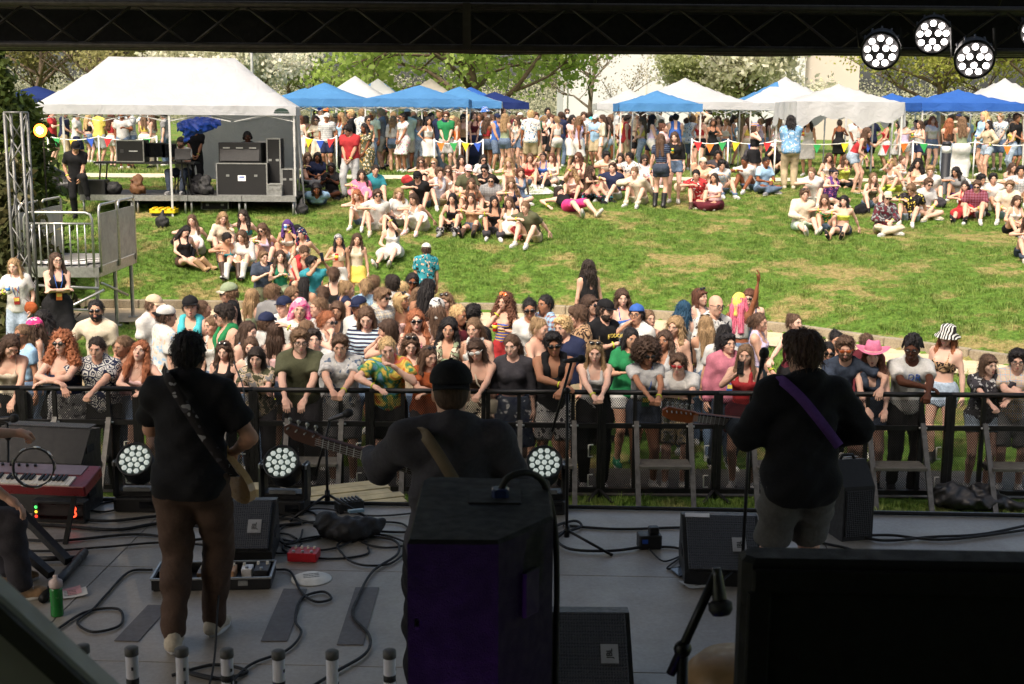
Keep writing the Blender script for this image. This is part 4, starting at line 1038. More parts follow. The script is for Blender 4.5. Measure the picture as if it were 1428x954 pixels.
def tree(name, base, height, spread, label, leafm, seed, n_br=7, n_per=26, clump=.35, leaf=.12, trunk_r=.18, first=.3, levels=3, bark=(96, 82, 68), flat_=.7, up=.5, group=None, droop=0.0):
    r = np.random.RandomState(seed); root = empty(name, base, label=label, cat='tree', group=group)
    mb = MB(); tips = []
    def branch(p, d, L, rad, lev):
        pts = [p]; rr = [rad]; q = p.copy(); dd = d.copy(); n = 5 if lev < 2 else 4
        for i in range(n):
            dd = dd + r.normal(size=3) * .13 + np.array([0, 0, (.05 - droop * lev * .5) if lev else 0]); dd /= np.linalg.norm(dd); q = q + dd * L / n; pts.append(q.copy()); rr.append(rad * (1 - .72 * (i + 1) / n))
        mb.tube(pts, rr, 7 if lev == 0 else (5 if lev == 1 else 4))
        if lev >= levels:
            tips.extend(pts[2:]); return
        m = n_br if lev == 0 else (5 if lev == 1 else 4)
        for j in range(m):
            t = first + (1 - first) * (j + r.uniform(.1, .9)) / m if lev == 0 else r.uniform(.3, 1.0)
            i = min(int(t * n), n - 1); fr = t * n - i; s = pts[i] + (pts[i + 1] - pts[i]) * fr
            az = j * 2.4 + r.uniform(-.5, .5); out_ = np.array([math.cos(az), math.sin(az), 0]); axis = dd
            nd = out_ * (1.0 if lev == 0 else .8) + axis * (.3 if lev == 0 else .7) + np.array([0, 0, up * (t if lev == 0 else .4) - droop * lev]); nd /= np.linalg.norm(nd)
            Lb = spread * (1.15 - .55 * t) if lev == 0 else L * r.uniform(.45, .7)
            branch(s, nd, Lb, max(rad * (.5 if lev == 0 else .55) * (1.1 - .5 * t), .012), lev + 1)
    branch(np.zeros(3), np.array([0, 0, 1.]), height * .86, trunk_r, 0)
    mb.build('trunk', bark_mat(bark), root, True)
    T = np.array(tips); V, F = leaves_np(T, n_per, clump, leaf, r, flat_)
    co = link('crown', mesh_np('crown', V, F, 1, None, False), root, [leafm]); return root
def gz(x, y): return float(terrain(x, y))
G_SPRING = leaf_mat('leaves spring green', (128, 156, 66), (160, 186, 92), (190, 206, 122), .55)
G_OLIVE = leaf_mat('leaves budding olive', (136, 130, 84), (160, 154, 104), (178, 172, 124), .45)
G_BLOOM = leaf_mat('blossom white', (222, 218, 204), (238, 236, 228), (204, 208, 170), .45)
G_YEL = leaf_mat('leaves yellow green', (164, 166, 84), (190, 190, 108), (150, 158, 78), .5)
G_DARK = leaf_mat('leaves dark evergreen', (36, 52, 22), (58, 76, 32), (84, 98, 42), .25)
G_BARE = leaf_mat('leaves sparse buds', (150, 140, 116), (170, 164, 132), (132, 120, 96), .2)
def tree_at(px, Y, *a, **k):
    X = (px - CX) / FPX * Y * 1.0; return a and tree(a[0], (X, Y, gz(X, Y) - .1), *a[1:], **k)
# spring-green tree in the middle, whose trunk rises above the tents
tree_at(650, 58, 'spring_tree', 10, 6.4, 'tall tree with fresh green leaves and a straight dark trunk behind the blue tents', G_SPRING, 11, n_br=14, n_per=22, clump=.5, leaf=.19, trunk_r=.30, first=.15, up=.25, flat_=.45, bark=(108, 92, 76), droop=.10)
tree_at(310, 50, 'blossom_tree', 4.6, 2.6, 'white blossoming tree behind the white canopy', G_BLOOM, 5, n_per=46, clump=.30, leaf=.12, first=.25, trunk_r=.2)
tree_at(1030, 62, 'blossom_tree', 5.4, 3.6, 'cream blossoming tree in front of the pale building', G_BLOOM, 6, n_br=10, n_per=46, clump=.32, leaf=.17, first=.2, trunk_r=.26)
tree_at(965, 63, 'blossom_tree', 4.8, 2.2, 'smaller greenish blossoming tree beside the cream one', leaf_mat('blossom green', (182, 188, 134), (220, 220, 192), (156, 168, 104), .5), 16, n_per=30, clump=.3, leaf=.12, first=.25, trunk_r=.16)
tree_at(822, 66, 'bare_tree', 6.4, 2.8, 'nearly bare tree with grey twigs before the pale building', G_BARE, 8, n_per=9, clump=.22, leaf=.07, first=.2, trunk_r=.16, bark=(120, 108, 92))
tree_at(1300, 60, 'budding_tree', 6.4, 4.2, 'wide tree with sparse yellow-green leaves behind the floodlights', G_YEL, 9, n_br=10, n_per=18, clump=.4, leaf=.12, first=.22, trunk_r=.24)
tree_at(1415, 57, 'budding_tree', 6.2, 3.6, 'thin budding tree near the far white canopy', G_YEL, 19, n_br=9, n_per=18, clump=.4, leaf=.12, first=.22, trunk_r=.2)
tree_at(130, 58, 'budding_tree', 6.6, 4.2, 'leafless-looking brown budding tree behind the white canopy', G_OLIVE, 10, n_br=10, n_per=20, clump=.35, leaf=.11, first=.18, trunk_r=.22)
tree_at(215, 70, 'budding_tree', 7.4, 4.4, 'olive budding tree further behind the white canopy', leaf_mat('leaves mid green', (66, 84, 34), (96, 112, 48), (120, 130, 62)), 12, n_br=9, n_per=26, clump=.5, leaf=.15, first=.18, trunk_r=.24)
tree_at(60, 66, 'budding_tree', 7.6, 4.4, 'tall brown-green tree above the dark evergreen', leaf_mat('leaves brown green', (92, 92, 52), (124, 122, 70), (146, 140, 88)), 13, n_br=9, n_per=22, clump=.45, leaf=.14, first=.18, trunk_r=.24)
tree_at(395, 72, 'budding_tree', 7.8, 3.4, 'pale green tree at the end of the lawn', leaf_mat('leaves pale green', (120, 138, 70), (150, 164, 92), (172, 180, 112)), 14, n_per=24, clump=.45, leaf=.14, first=.2, trunk_r=.18)
# the dark evergreen beside the truss tower: dense needle sprays on a full cone
def evergreen(name, base, h_, rad, label, seed, m, n=520, per=26):
    r = np.random.RandomState(seed); root = empty(name, base, label=label, cat='tree')
    MB().tube([(0, 0, 0), (0, 0, h_ * .5), (0, 0, h_ * .97)], [.14, .09, .02], 8).build('trunk', bark_mat((84, 66, 50)), root, True)
    z = r.uniform(.02, 1, n) ** 1.25; a = r.uniform(0, 6.28, n); rr = rad * (1 - z) ** .7 * r.uniform(.55, 1.08, n)
    c = np.stack([np.cos(a) * rr, np.sin(a) * rr, z * h_], 1)
    V, F = leaves_np(c, per, .15, .085, r, .8, 2.2); link('crown', mesh_np('crown', V, F, 1, None, False), root, [m]); return root
def ev_at(px, Y, h_, rad, label, seed, n=520, m=None): X = (px - CX) / FPX * Y; return evergreen('evergreen', (X, Y, gz(X, Y) - .1), h_, rad, label, seed, m or G_DARK, n)
ev_at(-14, 24.0, 4.9, 1.15, 'dense dark evergreen rising behind the truss tower', 21, 950)
ev_at(34, 25.0, 3.5, .62, 'narrow dark evergreen beside the glowing lamp', 22, 640)
ev_at(0, 21.8, 2.9, .95, 'low brownish evergreen bush at the foot of the truss tower', 23, 560, leaf_mat('leaves brown evergreen', (40, 52, 26), (66, 78, 38), (92, 84, 54), .2))
# far woodland that reads as one mass; its pale leaf colours carry the haze
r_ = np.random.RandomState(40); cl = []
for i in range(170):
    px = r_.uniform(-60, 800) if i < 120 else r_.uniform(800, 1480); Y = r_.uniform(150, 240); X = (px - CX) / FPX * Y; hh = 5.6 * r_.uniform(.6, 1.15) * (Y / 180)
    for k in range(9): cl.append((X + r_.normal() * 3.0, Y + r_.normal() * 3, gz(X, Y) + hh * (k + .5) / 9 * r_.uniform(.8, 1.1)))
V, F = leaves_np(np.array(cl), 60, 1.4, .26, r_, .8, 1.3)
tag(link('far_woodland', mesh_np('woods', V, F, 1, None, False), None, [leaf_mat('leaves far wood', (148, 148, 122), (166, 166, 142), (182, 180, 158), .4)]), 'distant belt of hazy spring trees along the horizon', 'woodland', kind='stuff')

# ---------------------------------------------------------------- pale hall behind the trees
def hall():
    Y = 92.0; f = lambda px: (px - CX) / FPX * Y
    root = empty('hall', (f(950), Y, gz(0, Y)), label='long pale windowless hall behind the blossoming trees', cat='building')
    wm = mat('hall wall', (188, 190, 192), .85, var=.05, vscale=.4); w2 = mat('hall wall warm', (186, 176, 166), .85, var=.05, vscale=.4)
    def b(px0, px1, z, d, m, nm, dy=0): return MB().box(((f(px0) + f(px1)) / 2 - f(950), d / 2 + dy, z / 2), (f(px1) - f(px0), d, z)).build(nm, m, root)
    w_ = b(782, 1112, 9.4, 14, wm, 'wall'); b(1112.6, 1190, 8.9, 13, w2, 'end_wall', .8)
    b(780, 1114, .35, 14.3, mat('hall base', (150, 148, 144), .9), 'plinth', -.15)
    for px in (895, 1000): MB().box((f(px) - f(950), -.03, 4.8), (.10, .05, 9.0)).build('joint', mat('joint grey', (190, 188, 182), .9), w_)
    o = MB().box((0 + (f(782) + f(1112)) / 2 - f(950), 7, 9.5), (f(1112) - f(782) + .5, 14.5, .22)).build('roof_edge', mat('roof grey', (180, 180, 178), .7), root)
hall()
# ---------------------------------------------------------------- tents
def tent_mat(name, c, tr=.40):
    k = 'tent ' + name
    if k in MATS: return MATS[k]
    m, nt, b = new_mat(k); v = coords(nt); col = lin(c)
    nz = noise(nt, v, 1.6, 4, .6, .5)
    cc = ramp(nt, nz, [(.3, tuple(x * .88 for x in col)), (.7, col)])
    nt.links.new(cc, b.inputs['Base Color']); b.inputs['Roughness'].default_value = .7; b.inputs['Specular IOR Level'].default_value = .25
    bump(nt, b, noise(nt, v, 3.2, 5, .6, 1.2), .5, .07)
    tn = nt.nodes.new('ShaderNodeBsdfTranslucent'); nt.links.new(cc, tn.inputs[0]); ms = nt.nodes.new('ShaderNodeMixShader'); ms.inputs[0].default_value = tr
    nt.links.new(b.outputs[0], ms.inputs[1]); nt.links.new(tn.outputs[0], ms.inputs[2]); nt.links.new(ms.outputs[0], nt.nodes['Material Output'].inputs[0])
    MATS[k] = m; return m
TENT = dict(blue=(88, 148, 206), white=(206, 208, 212), navy=(34, 54, 118), grey=(186, 180, 170), royal=(58, 110, 198))
STEEL = mat('painted steel', (206, 206, 204), .4, .3, var=.08); ALU = mat('aluminium', (168, 170, 168), .38, .75, var=.2, vscale=20)
BLK = mat('black metal', (22, 22, 23), .45, .4, var=.2); BLKP = mat('black plastic', (20, 20, 21), .5, var=.15, bump_s=.15, bscale=200); RUB = mat('black rubber', (16, 16, 16), .7)
def roof_sheet(wx, wy, eave, peak, ridge=0.0, sag=.12, n=13):
    """hip roof sheet as height field; ridge = half length of the ridge"""
    u = np.linspace(-1, 1, n); X, Y = np.meshgrid(u * wx / 2, u * wy / 2, indexing='ij')
    fx = np.clip((np.abs(X) - ridge) / (wx / 2 - ridge), 0, 1); fy = np.abs(Y) / (wy / 2)
    m = np.maximum(fx, fy); Z = eave + (peak - eave) * ((1 - m) - sag * np.sin(np.pi * m) * (.5 + .5 * np.abs(fx - fy)))
    Z = Z + .015 * np.sin(X * 7 + Y * 3) * np.sin(Y * 8 - X * 2)
    idx = np.arange(n * n).reshape(n, n); F = np.stack([idx[:-1, :-1], idx[1:, :-1], idx[1:, 1:], idx[:-1, 1:]], -1).reshape(-1, 4)
    return np.stack([X, Y, Z], -1).reshape(-1, 3), F
def tent(px, Y, w, label, col, eave=2.10, rise=.95, valance=.22, col2=None, group='canopy tents on the lawn', rz_=0.0, wavy=.0, d=None, ridge=0.0, cat='canopy tent', splay=0.0, name='canopy_tent', X=None):
    X = (px - CX) / FPX * Y if X is None else X; d = d or w; g = gz(X, Y)
    root = empty(name, (X, Y, g), math.radians(rz_), label, cat, group)
    rise = rise * ((.54 if col in ('blue', 'royal', 'navy') else .8) if name == 'canopy_tent' else 1.0); V, F = roof_sheet(w, d, eave, eave + rise, ridge)
    me = mesh_np('canopy', V, F, 2)
    if col2:                                                     # one pair of roof faces in a second colour
        mi = [1 if abs(V[f].mean(0)[0]) / w > abs(V[f].mean(0)[1]) / d else 0 for f in F]; me.polygons.foreach_set('material_index', np.array(mi, np.int32))
    can = link('canopy', me, root, [tent_mat(col, TENT[col]), tent_mat(col2 or col, TENT[col2 or col])])
    r = random.Random(int(px) * 7 + int(Y))
    for (a, b_) in (((-1, -1), (1, -1)), ((1, -1), (1, 1)), ((1, 1), (-1, 1)), ((-1, 1), (-1, -1))):
        n = 18; A = np.array([a[0] * w / 2, a[1] * d / 2]); B = np.array([b_[0] * w / 2, b_[1] * d / 2]); vs = []
        nrm = np.array([B[1] - A[1], -(B[0] - A[0])]); nrm /= np.linalg.norm(nrm)
        for i in range(n + 1):
            t = i / n; p = A + (B - A) * t; o = nrm * (.008 + .012 * math.sin(t * 22 + px) * (1 + wavy * 3)); hgt = valance * (1 + wavy * (.45 * math.sin(t * 9 + px) + .3 * math.sin(t * 23)))
            vs += [(p[0] + nrm[0] * .006, p[1] + nrm[1] * .006, eave + .012), (p[0] + o[0], p[1] + o[1], eave - hgt * .5), (p[0] + o[0] * 1.5, p[1] + o[1] * 1.5, eave - hgt)]
        fs = [(i * 3 + j, i * 3 + j + 1, i * 3 + 4 + j, i * 3 + 3 + j) for i in range(n) for j in (0, 1)]
        side = abs(a[0] + b_[0]) > 1
        link('valance', mesh_np('valance', np.array(vs), np.array(fs)), root, [tent_mat((col2 if (col2 and side) else col), TENT[(col2 if (col2 and side) else col)])])
    for sx in (-1, 1):
        for sy in (-1, 1):
            x, y = sx * (w / 2 - .05), sy * (d / 2 - .05); g2 = gz(X + x, Y + y) - g
            MB().bar((x, y, eave - .03), (x + sx * splay, y + sy * splay, g2 - .02), .038).bar((x, y, eave - .45), (x + sx * splay * .5, y, eave - .9), .05).build('leg', STEEL, root)
    for sy in (-1, 1):
        mb = MB(); y = sy * (d / 2 - .05)
        for k in range(4):
            x0, x1 = -w / 2 + w * k / 4 + .05, -w / 2 + w * (k + 1) / 4 - .02
            mb.bar((x0, y, eave - .05), (x1, y, eave - .34), .022); mb.bar((x0, y, eave - .34), (x1, y, eave - .05), .022, .018)
        mb.build('frame_truss', STEEL, root)
    return root
tent(455, 41.0, 2.75, 'blue canopy tent next to the big white sound canopy', 'blue')
tent(585, 39.5, 3.02, 'blue canopy tent standing between the two rows of striped tents', 'blue', rise=.78)
tent(428, 47, 2.6, 'second blue canopy tent half hidden behind the white sound canopy', 'blue', rise=.85)
tent(497, 48, 2.9, 'plain white canopy tent peeking over two blue tents', 'white', rise=1.15)
tent(528, 53, 3.0, 'white canopy tent with blue side panels behind the plain white one', 'white', rise=1.2, col2='blue')
tent(600, 52, 3.0, 'pale grey canopy tent behind the blue tents', 'grey', rise=1.2)
tent(640, 45.5, 2.9, 'blue canopy tent with one white roof panel', 'blue', rise=.95, col2='white')
tent(655, 50, 3.0, 'bright blue canopy tent between striped and navy tents', 'royal', rise=1.1)
tent(688, 49, 2.5, 'navy blue canopy tent at the end of the row near the green tree', 'navy', rise=.75)
tent(948, 43.0, 3.75, 'large white canopy tent behind the small blue one', 'white', rise=1.0, splay=.06)
tent(910, 39.6, 2.42, 'small blue canopy tent in front of the large white one', 'blue', rise=.75, eave=2.02)
tent(872, 50, 2.6, 'low white canopy tent in front of the bare tree', 'white', rise=.7)
tent(1085, 45.0, 3.6, 'white canopy tent with blue sides before the cream blossoming tree', 'white', rise=1.15, col2='blue', d=3.0)
tent(1158, 37.6, 2.95, 'crumpled white canopy tent with a long sagging valance', 'white', rise=.66, valance=.52, wavy=.55, eave=2.08)
tent(1232, 47, 2.6, 'plain blue canopy tent half hidden behind the crumpled white tent', 'royal', rise=.8)
tent(1322, 40.5, 3.1, 'bright blue canopy tent with steep roof near the bollard lamp', 'royal', rise=.82, splay=.05)
tent(1268, 45, 2.4, 'low blue canopy tent with bare folding frame showing', 'royal', rise=.6)
tent(1385, 44, 3.3, 'white canopy tent standing behind the steep blue one', 'white', rise=1.12)
tent(60, 47, 2.8, 'navy canopy tent far behind the white sound canopy', 'navy', rise=.85)

# ---------------------------------------------------------------- the sound canopy: white 6 m tent over a small deck
CYF = 29.6; cxl, cxr = at_y(40, 158, CYF)[0], at_y(398, 160, CYF)[0]; CW = cxr - cxl; CXM = (cxl + cxr) / 2; CGZ = gz(CXM, CYF)
sound = tent(0, CYF + 1.5, CW, 'long white hip-roof canopy over the sound desk', 'white', eave=4.22 - gz(CXM, CYF + 1.5), rise=1.12, valance=.20, group=None, d=3.0, ridge=CW / 2 * .52, name='sound_canopy', X=CXM, rz_=7.5)
sg = gz(CXM, CYF + 1.5); EV = 4.22 - sg
MB().bar((.06, -1.45, EV - .03), (.06, -1.45, gz(CXM, CYF) - sg), .045).build('leg', STEEL, sound)
lgm = mat('emblem green', (28, 52, 44), .7); MB().prism([(.16 * math.cos(a), .075 * math.sin(a)) for a in np.linspace(0, math.pi, 14)], 0, .004, R=rx(90), c=(CW / 2 - .32, -1.525, EV - .11)).build('emblem', lgm, sound); MB().box((CW / 2 - .32, -1.527, EV - .135), (.34, .004, .025)).build('emblem_bar', lgm, sound)
wallm = tent_mat('wall grey', (176, 178, 178), .3)
def hanging(name, pts0, pts1, parent, m, n=24, amp=.03):
    V = []
    for i in range(n + 1):
        t = i / n; a = np.array(pts0[0]) * (1 - t) + np.array(pts0[1]) * t; b_ = np.array(pts1[0]) * (1 - t) + np.array(pts1[1]) * t
        for j in range(7):
            s = j / 6; p = a * (1 - s) + b_ * s; V.append(p + np.array([amp * math.sin(t * 30 + s), amp * math.sin(t * 27 + 2 * s) * s, 0]))
    F = [(i * 7 + j, i * 7 + j + 1, i * 7 + 8 + j, i * 7 + 7 + j) for i in range(n) for j in range(6)]
    return link(name, mesh_np(name, np.array(V), np.array(F)), parent, [m])
hanging('back_wall', [(.12, 1.48, EV - .05), (CW / 2 - .03, 1.48, EV - .05)], [(.12, 1.5, .5), (CW / 2 - .03, 1.5, .5)], sound, wallm)
hanging('side_wall', [(CW / 2 - .02, -1.4, EV - .05), (CW / 2 - .02, 1.45, EV - .05)], [(CW / 2 + .16, -1.4, -.05), (CW / 2 + .05, 1.45, .3)], sound, wallm, amp=.02)
# a blue tarp bundle tied under the roof
V, F = sdf_mesh([ell((0, 0, 0), (.42, .2, .17)), ell((.25, -.02, .08), (.36, .16, .12)), cone((-.15, 0, -.05), (-.2, 0, -.3), .13, .06)], .03, disp=lumps(23, .07))
tp = at_y(272, 176, CYF + .5); tag(link('tarp', mesh_np('tarp', V, F, 1, None, False), None, [mat('tarp blue', (30, 70, 176), .35, var=.3)], loc=tuple(tp)), 'crumpled shiny blue tarp bundled under the white canopy roof', 'tarp')
# deck
DZ = 2.20; deck = empty('sound_deck', (0, 0, 0), label='low silver-edged platform under the white canopy', cat='platform')
dx0, dx1 = at_z(110, 277, DZ)[0] + 0, at_y(413, 277, CYF + .3)[0]; dx0 = at_y(112, 277, CYF + .3)[0]
seg = (dx1 - dx0) / 4
for i in range(4):
    x0 = dx0 + seg * i
    MB().box((x0 + seg / 2, CYF + 1.45, DZ - .03), (seg - .015, 2.3, .05)).build('deck_panel', mat('deck ply', (60, 58, 56), .8), deck)
    fr = MB(); fr.box((x0 + seg / 2, CYF + .28, DZ - .055), (seg - .015, .04, .13)); fr.build('edge_rail', ALU, deck)
    for x in (x0 + .06, x0 + seg - .08): MB().tube([(x, CYF + .36, DZ - .06), (x, CYF + .36, gz(x, CYF + .36) - .03)], .028, 8).build('leg', ALU, deck, True)
def case(name, px, py, Y, w, d, h_, label, cat='case', mt=None, edge=True, base=None, rz__=0.0, parts=None):
    """flight case whose bottom front centre projects to (px,py)"""
    p = at_y(px, py, Y); z = base if base is not None else p[2]
    root = empty(name, (p[0], Y + d / 2, z), math.radians(rz__), label, cat)
    MB().box((0, 0, h_ / 2), (w, d, h_), bev=.012).build('shell', mt or BLKP, root)
    if edge:
        for sx in (-1, 1):
            for sy in (-1, 1): MB().box((sx * w / 2, sy * d / 2, h_ / 2), (.03, .03, h_ + .01)).build('edge_strip', ALU, root)
        for zz in (0.006, h_ - .006):
            for sy in (-1, 1): MB().box((0, sy * (d / 2 + .001), zz), (w, .03, .028)).build('edge_strip', ALU, root)
        for sx in (-1, 1): MB().box((sx * w * .28, -d / 2 - .006, h_ * .62), (.07, .012, .05)).build('latch', ALU, root)
    return root
rc = case('road_case', 338, 272, CYF + .55, 1.15, .6, .74, 'big black road case with aluminium edges and a white label', base=DZ - .005)
MB().box((0, -.312, .40), (.18, .006, .13)).build('paper_label', mat('paper white', (225, 225, 228), .7), rc)
MB().box((0, -.3165, .425), (.12, .003, .03)).build('label_print', mat('print blue', (50, 90, 170), .6), rc)
sd = case('mixing_desk', 335, 233, CYF + .7, .98, .55, .46, 'dark mixing desk lid open on top of the road case', 'mixing desk', edge=False, base=DZ + .74)
MB().box((0, -.285, .23), (.9, .012, .38), rx(-12)).build('desk_lid', BLKP, sd)
for k in range(3): MB().box((-.3 + .3 * k, -.30, .34), (.16, .006, .03)).build('handle', ALU, sd)
case('speaker_stack', 383, 275, CYF + .9, .30, .5, 1.30, 'tall black case standing at the canopy side wall', base=DZ - .005)
case('speaker_stack', 402, 276, CYF + .5, .26, .4, .62, 'small black flight case beside the tall one', base=DZ - .005)
case('amp_rack', 368, 274, CYF + 1.2, .30, .5, 1.22, 'black amplifier rack next to the tall case', base=DZ - .005)
tool = case('tool_box', 383, 270, CYF + .35, .30, .25, .28, 'small silver toolbox on the deck edge', mt=ALU, base=DZ - .005)
tb = empty('desk_table', tuple(np.array([at_y(200, 227, CYF + .6)[0], CYF + .9, DZ])), label='black folding table carrying the rack and screens', cat='table')
MB().box((0, 0, .72), (2.3, .6, .04)).build('table_top', BLKP, tb)
for sx in (-1, 1):
    for sy in (-1, 1): MB().bar((sx * 1.0, sy * .25, .70), (sx * 1.08, sy * .25, 0), .03).build('leg', BLK, tb)
tx = at_y(200, 227, CYF + .6)[0]
def on_table(name, px, w, d, h_, label, cat, build): 
    X = at_y(px, 227, CYF + .6)[0]; root = empty(name, (X, CYF + .85, DZ + .742), label=label, cat=cat); build(root, w, d, h_); return root
def b_rack(root, w, d, h_):
    MB().box((0, 0, h_ / 2), (w, d, h_), bev=.01).build('shell', BLKP, root)
    for sx in (-1, 1): MB().box((sx * w / 2, -d / 2, h_ / 2), (.025, .03, h_)).build('edge_strip', ALU, root)
    for zz in (.01, h_ - .01): MB().box((0, -d / 2 - .004, zz), (w, .02, .024)).build('edge_strip', ALU, root)
    MB().box((-w * .3, -d / 2 - .004, h_ * .5), (.08, .006, .08)).build('vent', mat('dark grey', (70, 70, 72), .6), root)
    MB().box((w * .12, -d / 2 - .004, h_ * .5), (.2, .006, .02)).build('name_strip', mat('paper white', (225, 225, 228), .7), root)
on_table('effects_rack', 182, .62, .5, .50, 'black effects rack with silver edges on the folding table', 'rack', b_rack)
def b_scr(root, w, d, h_):
    MB().box((0, 0, .10 + h_ / 2), (w, .05, h_), bev=.008).build('screen', BLKP, root); MB().box((0, -.028, .10 + h_ / 2), (w * .92, .004, h_ * .86)).build('panel', mat('screen dark', (18, 20, 24), .15), root)
    MB().box((0, 0, .06), (.05, .05, .12)).build('stand', BLK, root); MB().box((0, 0, .008), (.22, .18, .016)).build('foot', BLK, root)
on_table('monitor_screen', 213, .5, .1, .34, 'dark computer screen beside the effects rack', 'screen', b_scr)
on_table('monitor_screen', 233, .34, .1, .32, 'narrow dark screen at the table end', 'screen', b_scr)
# laptop on a stand in front of the seated technician
lp = empty('laptop_stand', (at_y(255, 272, CYF + .5)[0], CYF + .5, DZ), label='laptop open on a tripod stand at the deck front', cat='laptop')
for a in (90, 210, 330): MB().bar((0, 0, .45), (.28 * math.cos(math.radians(a)), .28 * math.sin(math.radians(a)), 0), .02).build('leg', BLK, lp)
MB().bar((0, 0, .40), (0, 0, .80), .03).build('pole', BLK, lp); MB().box((0, 0, .81), (.36, .26, .02)).build('keyboard', BLKP, lp); MB().box((0, .13, .93), (.36, .015, .25), rx(-12)).build('screen', BLKP, lp)
case('equipment_case', 128, 274, CYF + .3, .62, .4, .34, 'black equipment case at the left deck corner', edge=False, base=DZ)
V, F = sdf_mesh([ell((0, 0, .14), (.2, .16, .15)), cone((-.1, 0, .26), (.1, 0, .26), .03, .03)], .02, disp=lumps(30, .02)); q = at_y(157, 272, CYF + .4)
tag(link('gear_bag', mesh_np('bag', V, F), None, [mat('nylon black', (24, 24, 26), .7, bump_s=.3)], loc=(q[0], CYF + .5, DZ)), 'black soft gear bag beside the equipment case', 'bag')
q = at_y(123, 272, CYF + .18); jug = empty('water_jug', (q[0], CYF + .40, DZ), label='translucent white plastic jug on the deck corner', cat='jug')
MB().lathe([(.001, 0), (.075, 0), (.08, .02), (.08, .17), (.03, .22), (.022, .24)], n=14).build('body', mat('jug white', (214, 216, 218), .4), jug, True); MB().lathe([(.001, .238), (.026, .238), (.026, .262), (.001, .264)], n=10).build('cap', mat('cap white', (235, 235, 235), .5), jug)
for px, col, lab in ((192, (96, 62, 34), 'brown leather rucksack on the deck floor'), (287, (24, 24, 26), 'black rucksack slumped by the road case'), (270, (30, 30, 34), 'black equipment bag behind the rucksack')):
    V, F = sdf_mesh([ell((0, 0, .13), (.18, .12, .13), k=.06), ell((0, .02, .30), (.14, .10, .16), k=.06), ell((0, -.11, .13), (.12, .06, .10), k=.02), ell((.15, -.03, .12), (.05, .08, .09), k=.02), cone((-.05, .03, .44), (.05, .03, .44), .02, .02), cone((-.1, -.09, .33), (-.13, -.12, .08), .02, .02, .01)], .018, disp=lumps(24, .03)); q = at_y(px, 270, CYF + .45)
    tag(link('rucksack', mesh_np('rucksack', V, F), None, [mat('nylon %d' % col[0], col, .7, bump_s=.3)], loc=(q[0], CYF + (.45 if px != 270 else .9), DZ)), lab, 'rucksack')
# yellow equipment dolly and a sandbag at the middle leg, sandbags at the corners
q = ground_hit(229, 300); ye = empty('yellow_case', tuple(q), label='yellow slatted equipment crate on the grass under the deck', cat='crate')
MB().box((0, 0, .10), (.58, .35, .10), bev=.02).build('body', mat('yellow plastic', (226, 190, 30), .45), ye)
for k in range(4): MB().box((-.2 + .135 * k, -.02, .165), (.05, .36, .03)).build('slat', mat('yellow plastic', (226, 190, 30), .45), ye)
MB().box((0, 0, .02), (.5, .3, .05)).build('base', BLKP, ye)
for px, py, lab in ((227, 318, 'black sandbag slumped on the middle canopy leg'), (421, 300, 'black sandbag on the corner leg of the white canopy')):
    V, F = sdf_mesh([ell((0, 0, .13), (.16, .12, .15)), cone((0, 0, .24), (0, .02, .36), .06, .03)], .018, disp=lumps(28, .02)); q = ground_hit(px, py)
    tag(link('sandbag', mesh_np('sandbag', V, F), None, [mat('sandbag black', (24, 24, 26), .7, bump_s=.3)], loc=tuple(q)), lab, 'sandbag')
# white paper-faced crate under the deck
q = ground_hit(300, 296, 0.0); case('amp_case', 300, 294, CYF + .8, .62, .3, .2, 'low metal amplifier lying under the deck', 'amplifier', base=gz(q[0], CYF + .8))

# ---------------------------------------------------------------- loading ramp platform, truss tower, lamp
RY = 21.2; RZ = 1.58
ra = empty('loading_platform', (0, 0, 0), label='aluminium loading platform with mesh side rails and barred front rail', cat='platform')
rx0, rx1 = at_y(33, 375, RY)[0], at_y(136, 375, RY)[0]; RYB = RY + 2.1
mesh_m = mat('galvanised sheet', (150, 153, 152), .5, .5, var=.18, vscale=5)
MB().box(((rx0 + rx1) / 2, (RY + RYB) / 2, RZ - .03), (rx1 - rx0 - .02, RYB - RY, .05)).build('deck', mat('deck grey', (118, 120, 120), .75, var=.15), ra)
for xx in (rx0, rx1): MB().box((xx, (RY + RYB) / 2, RZ - .09), (.06, RYB - RY, .17)).build('side_beam', ALU, ra)
for yy in (RY, RYB): MB().box(((rx0 + rx1) / 2, yy, RZ - .092), (rx1 - rx0 + .06, .06, .165)).build('end_beam', ALU, ra)
def rail_loop(p0, p1, z0, z1, parent, r=.022):
    p0 = np.array([*p0, 0.]); p1 = np.array([*p1, 0.]); t = (p1 - p0) / np.linalg.norm(p1 - p0); c = .10
    pts = [p0 + [0, 0, z0], p0 + [0, 0, z1 - c], p0 + t * c * .3 + [0, 0, z1 - c * .3], p0 + t * c + [0, 0, z1], p1 - t * c + [0, 0, z1], p1 - t * c * .3 + [0, 0, z1 - c * .3], p1 + [0, 0, z1 - c], p1 + [0, 0, z0]]
    return MB().tube(pts, r, 8).build('rail', ALU, parent, True)
rail_loop((rx0 + .05, RY - .01), (rx1 - .05, RY - .01), RZ - .1, RZ + .88, ra)
MB().tube([(rx0 + .06, RY - .01, RZ + .70), (rx1 - .06, RY - .01, RZ + .70)], .018, 8).build('mid_rail', ALU, ra, True)
for k in range(1, 9): x = rx0 + .05 + (rx1 - rx0 - .1) * k / 9; MB().tube([(x, RY - .01, RZ - .02), (x, RY - .01, RZ + .70)], .013, 6).build('baluster', ALU, ra, True)
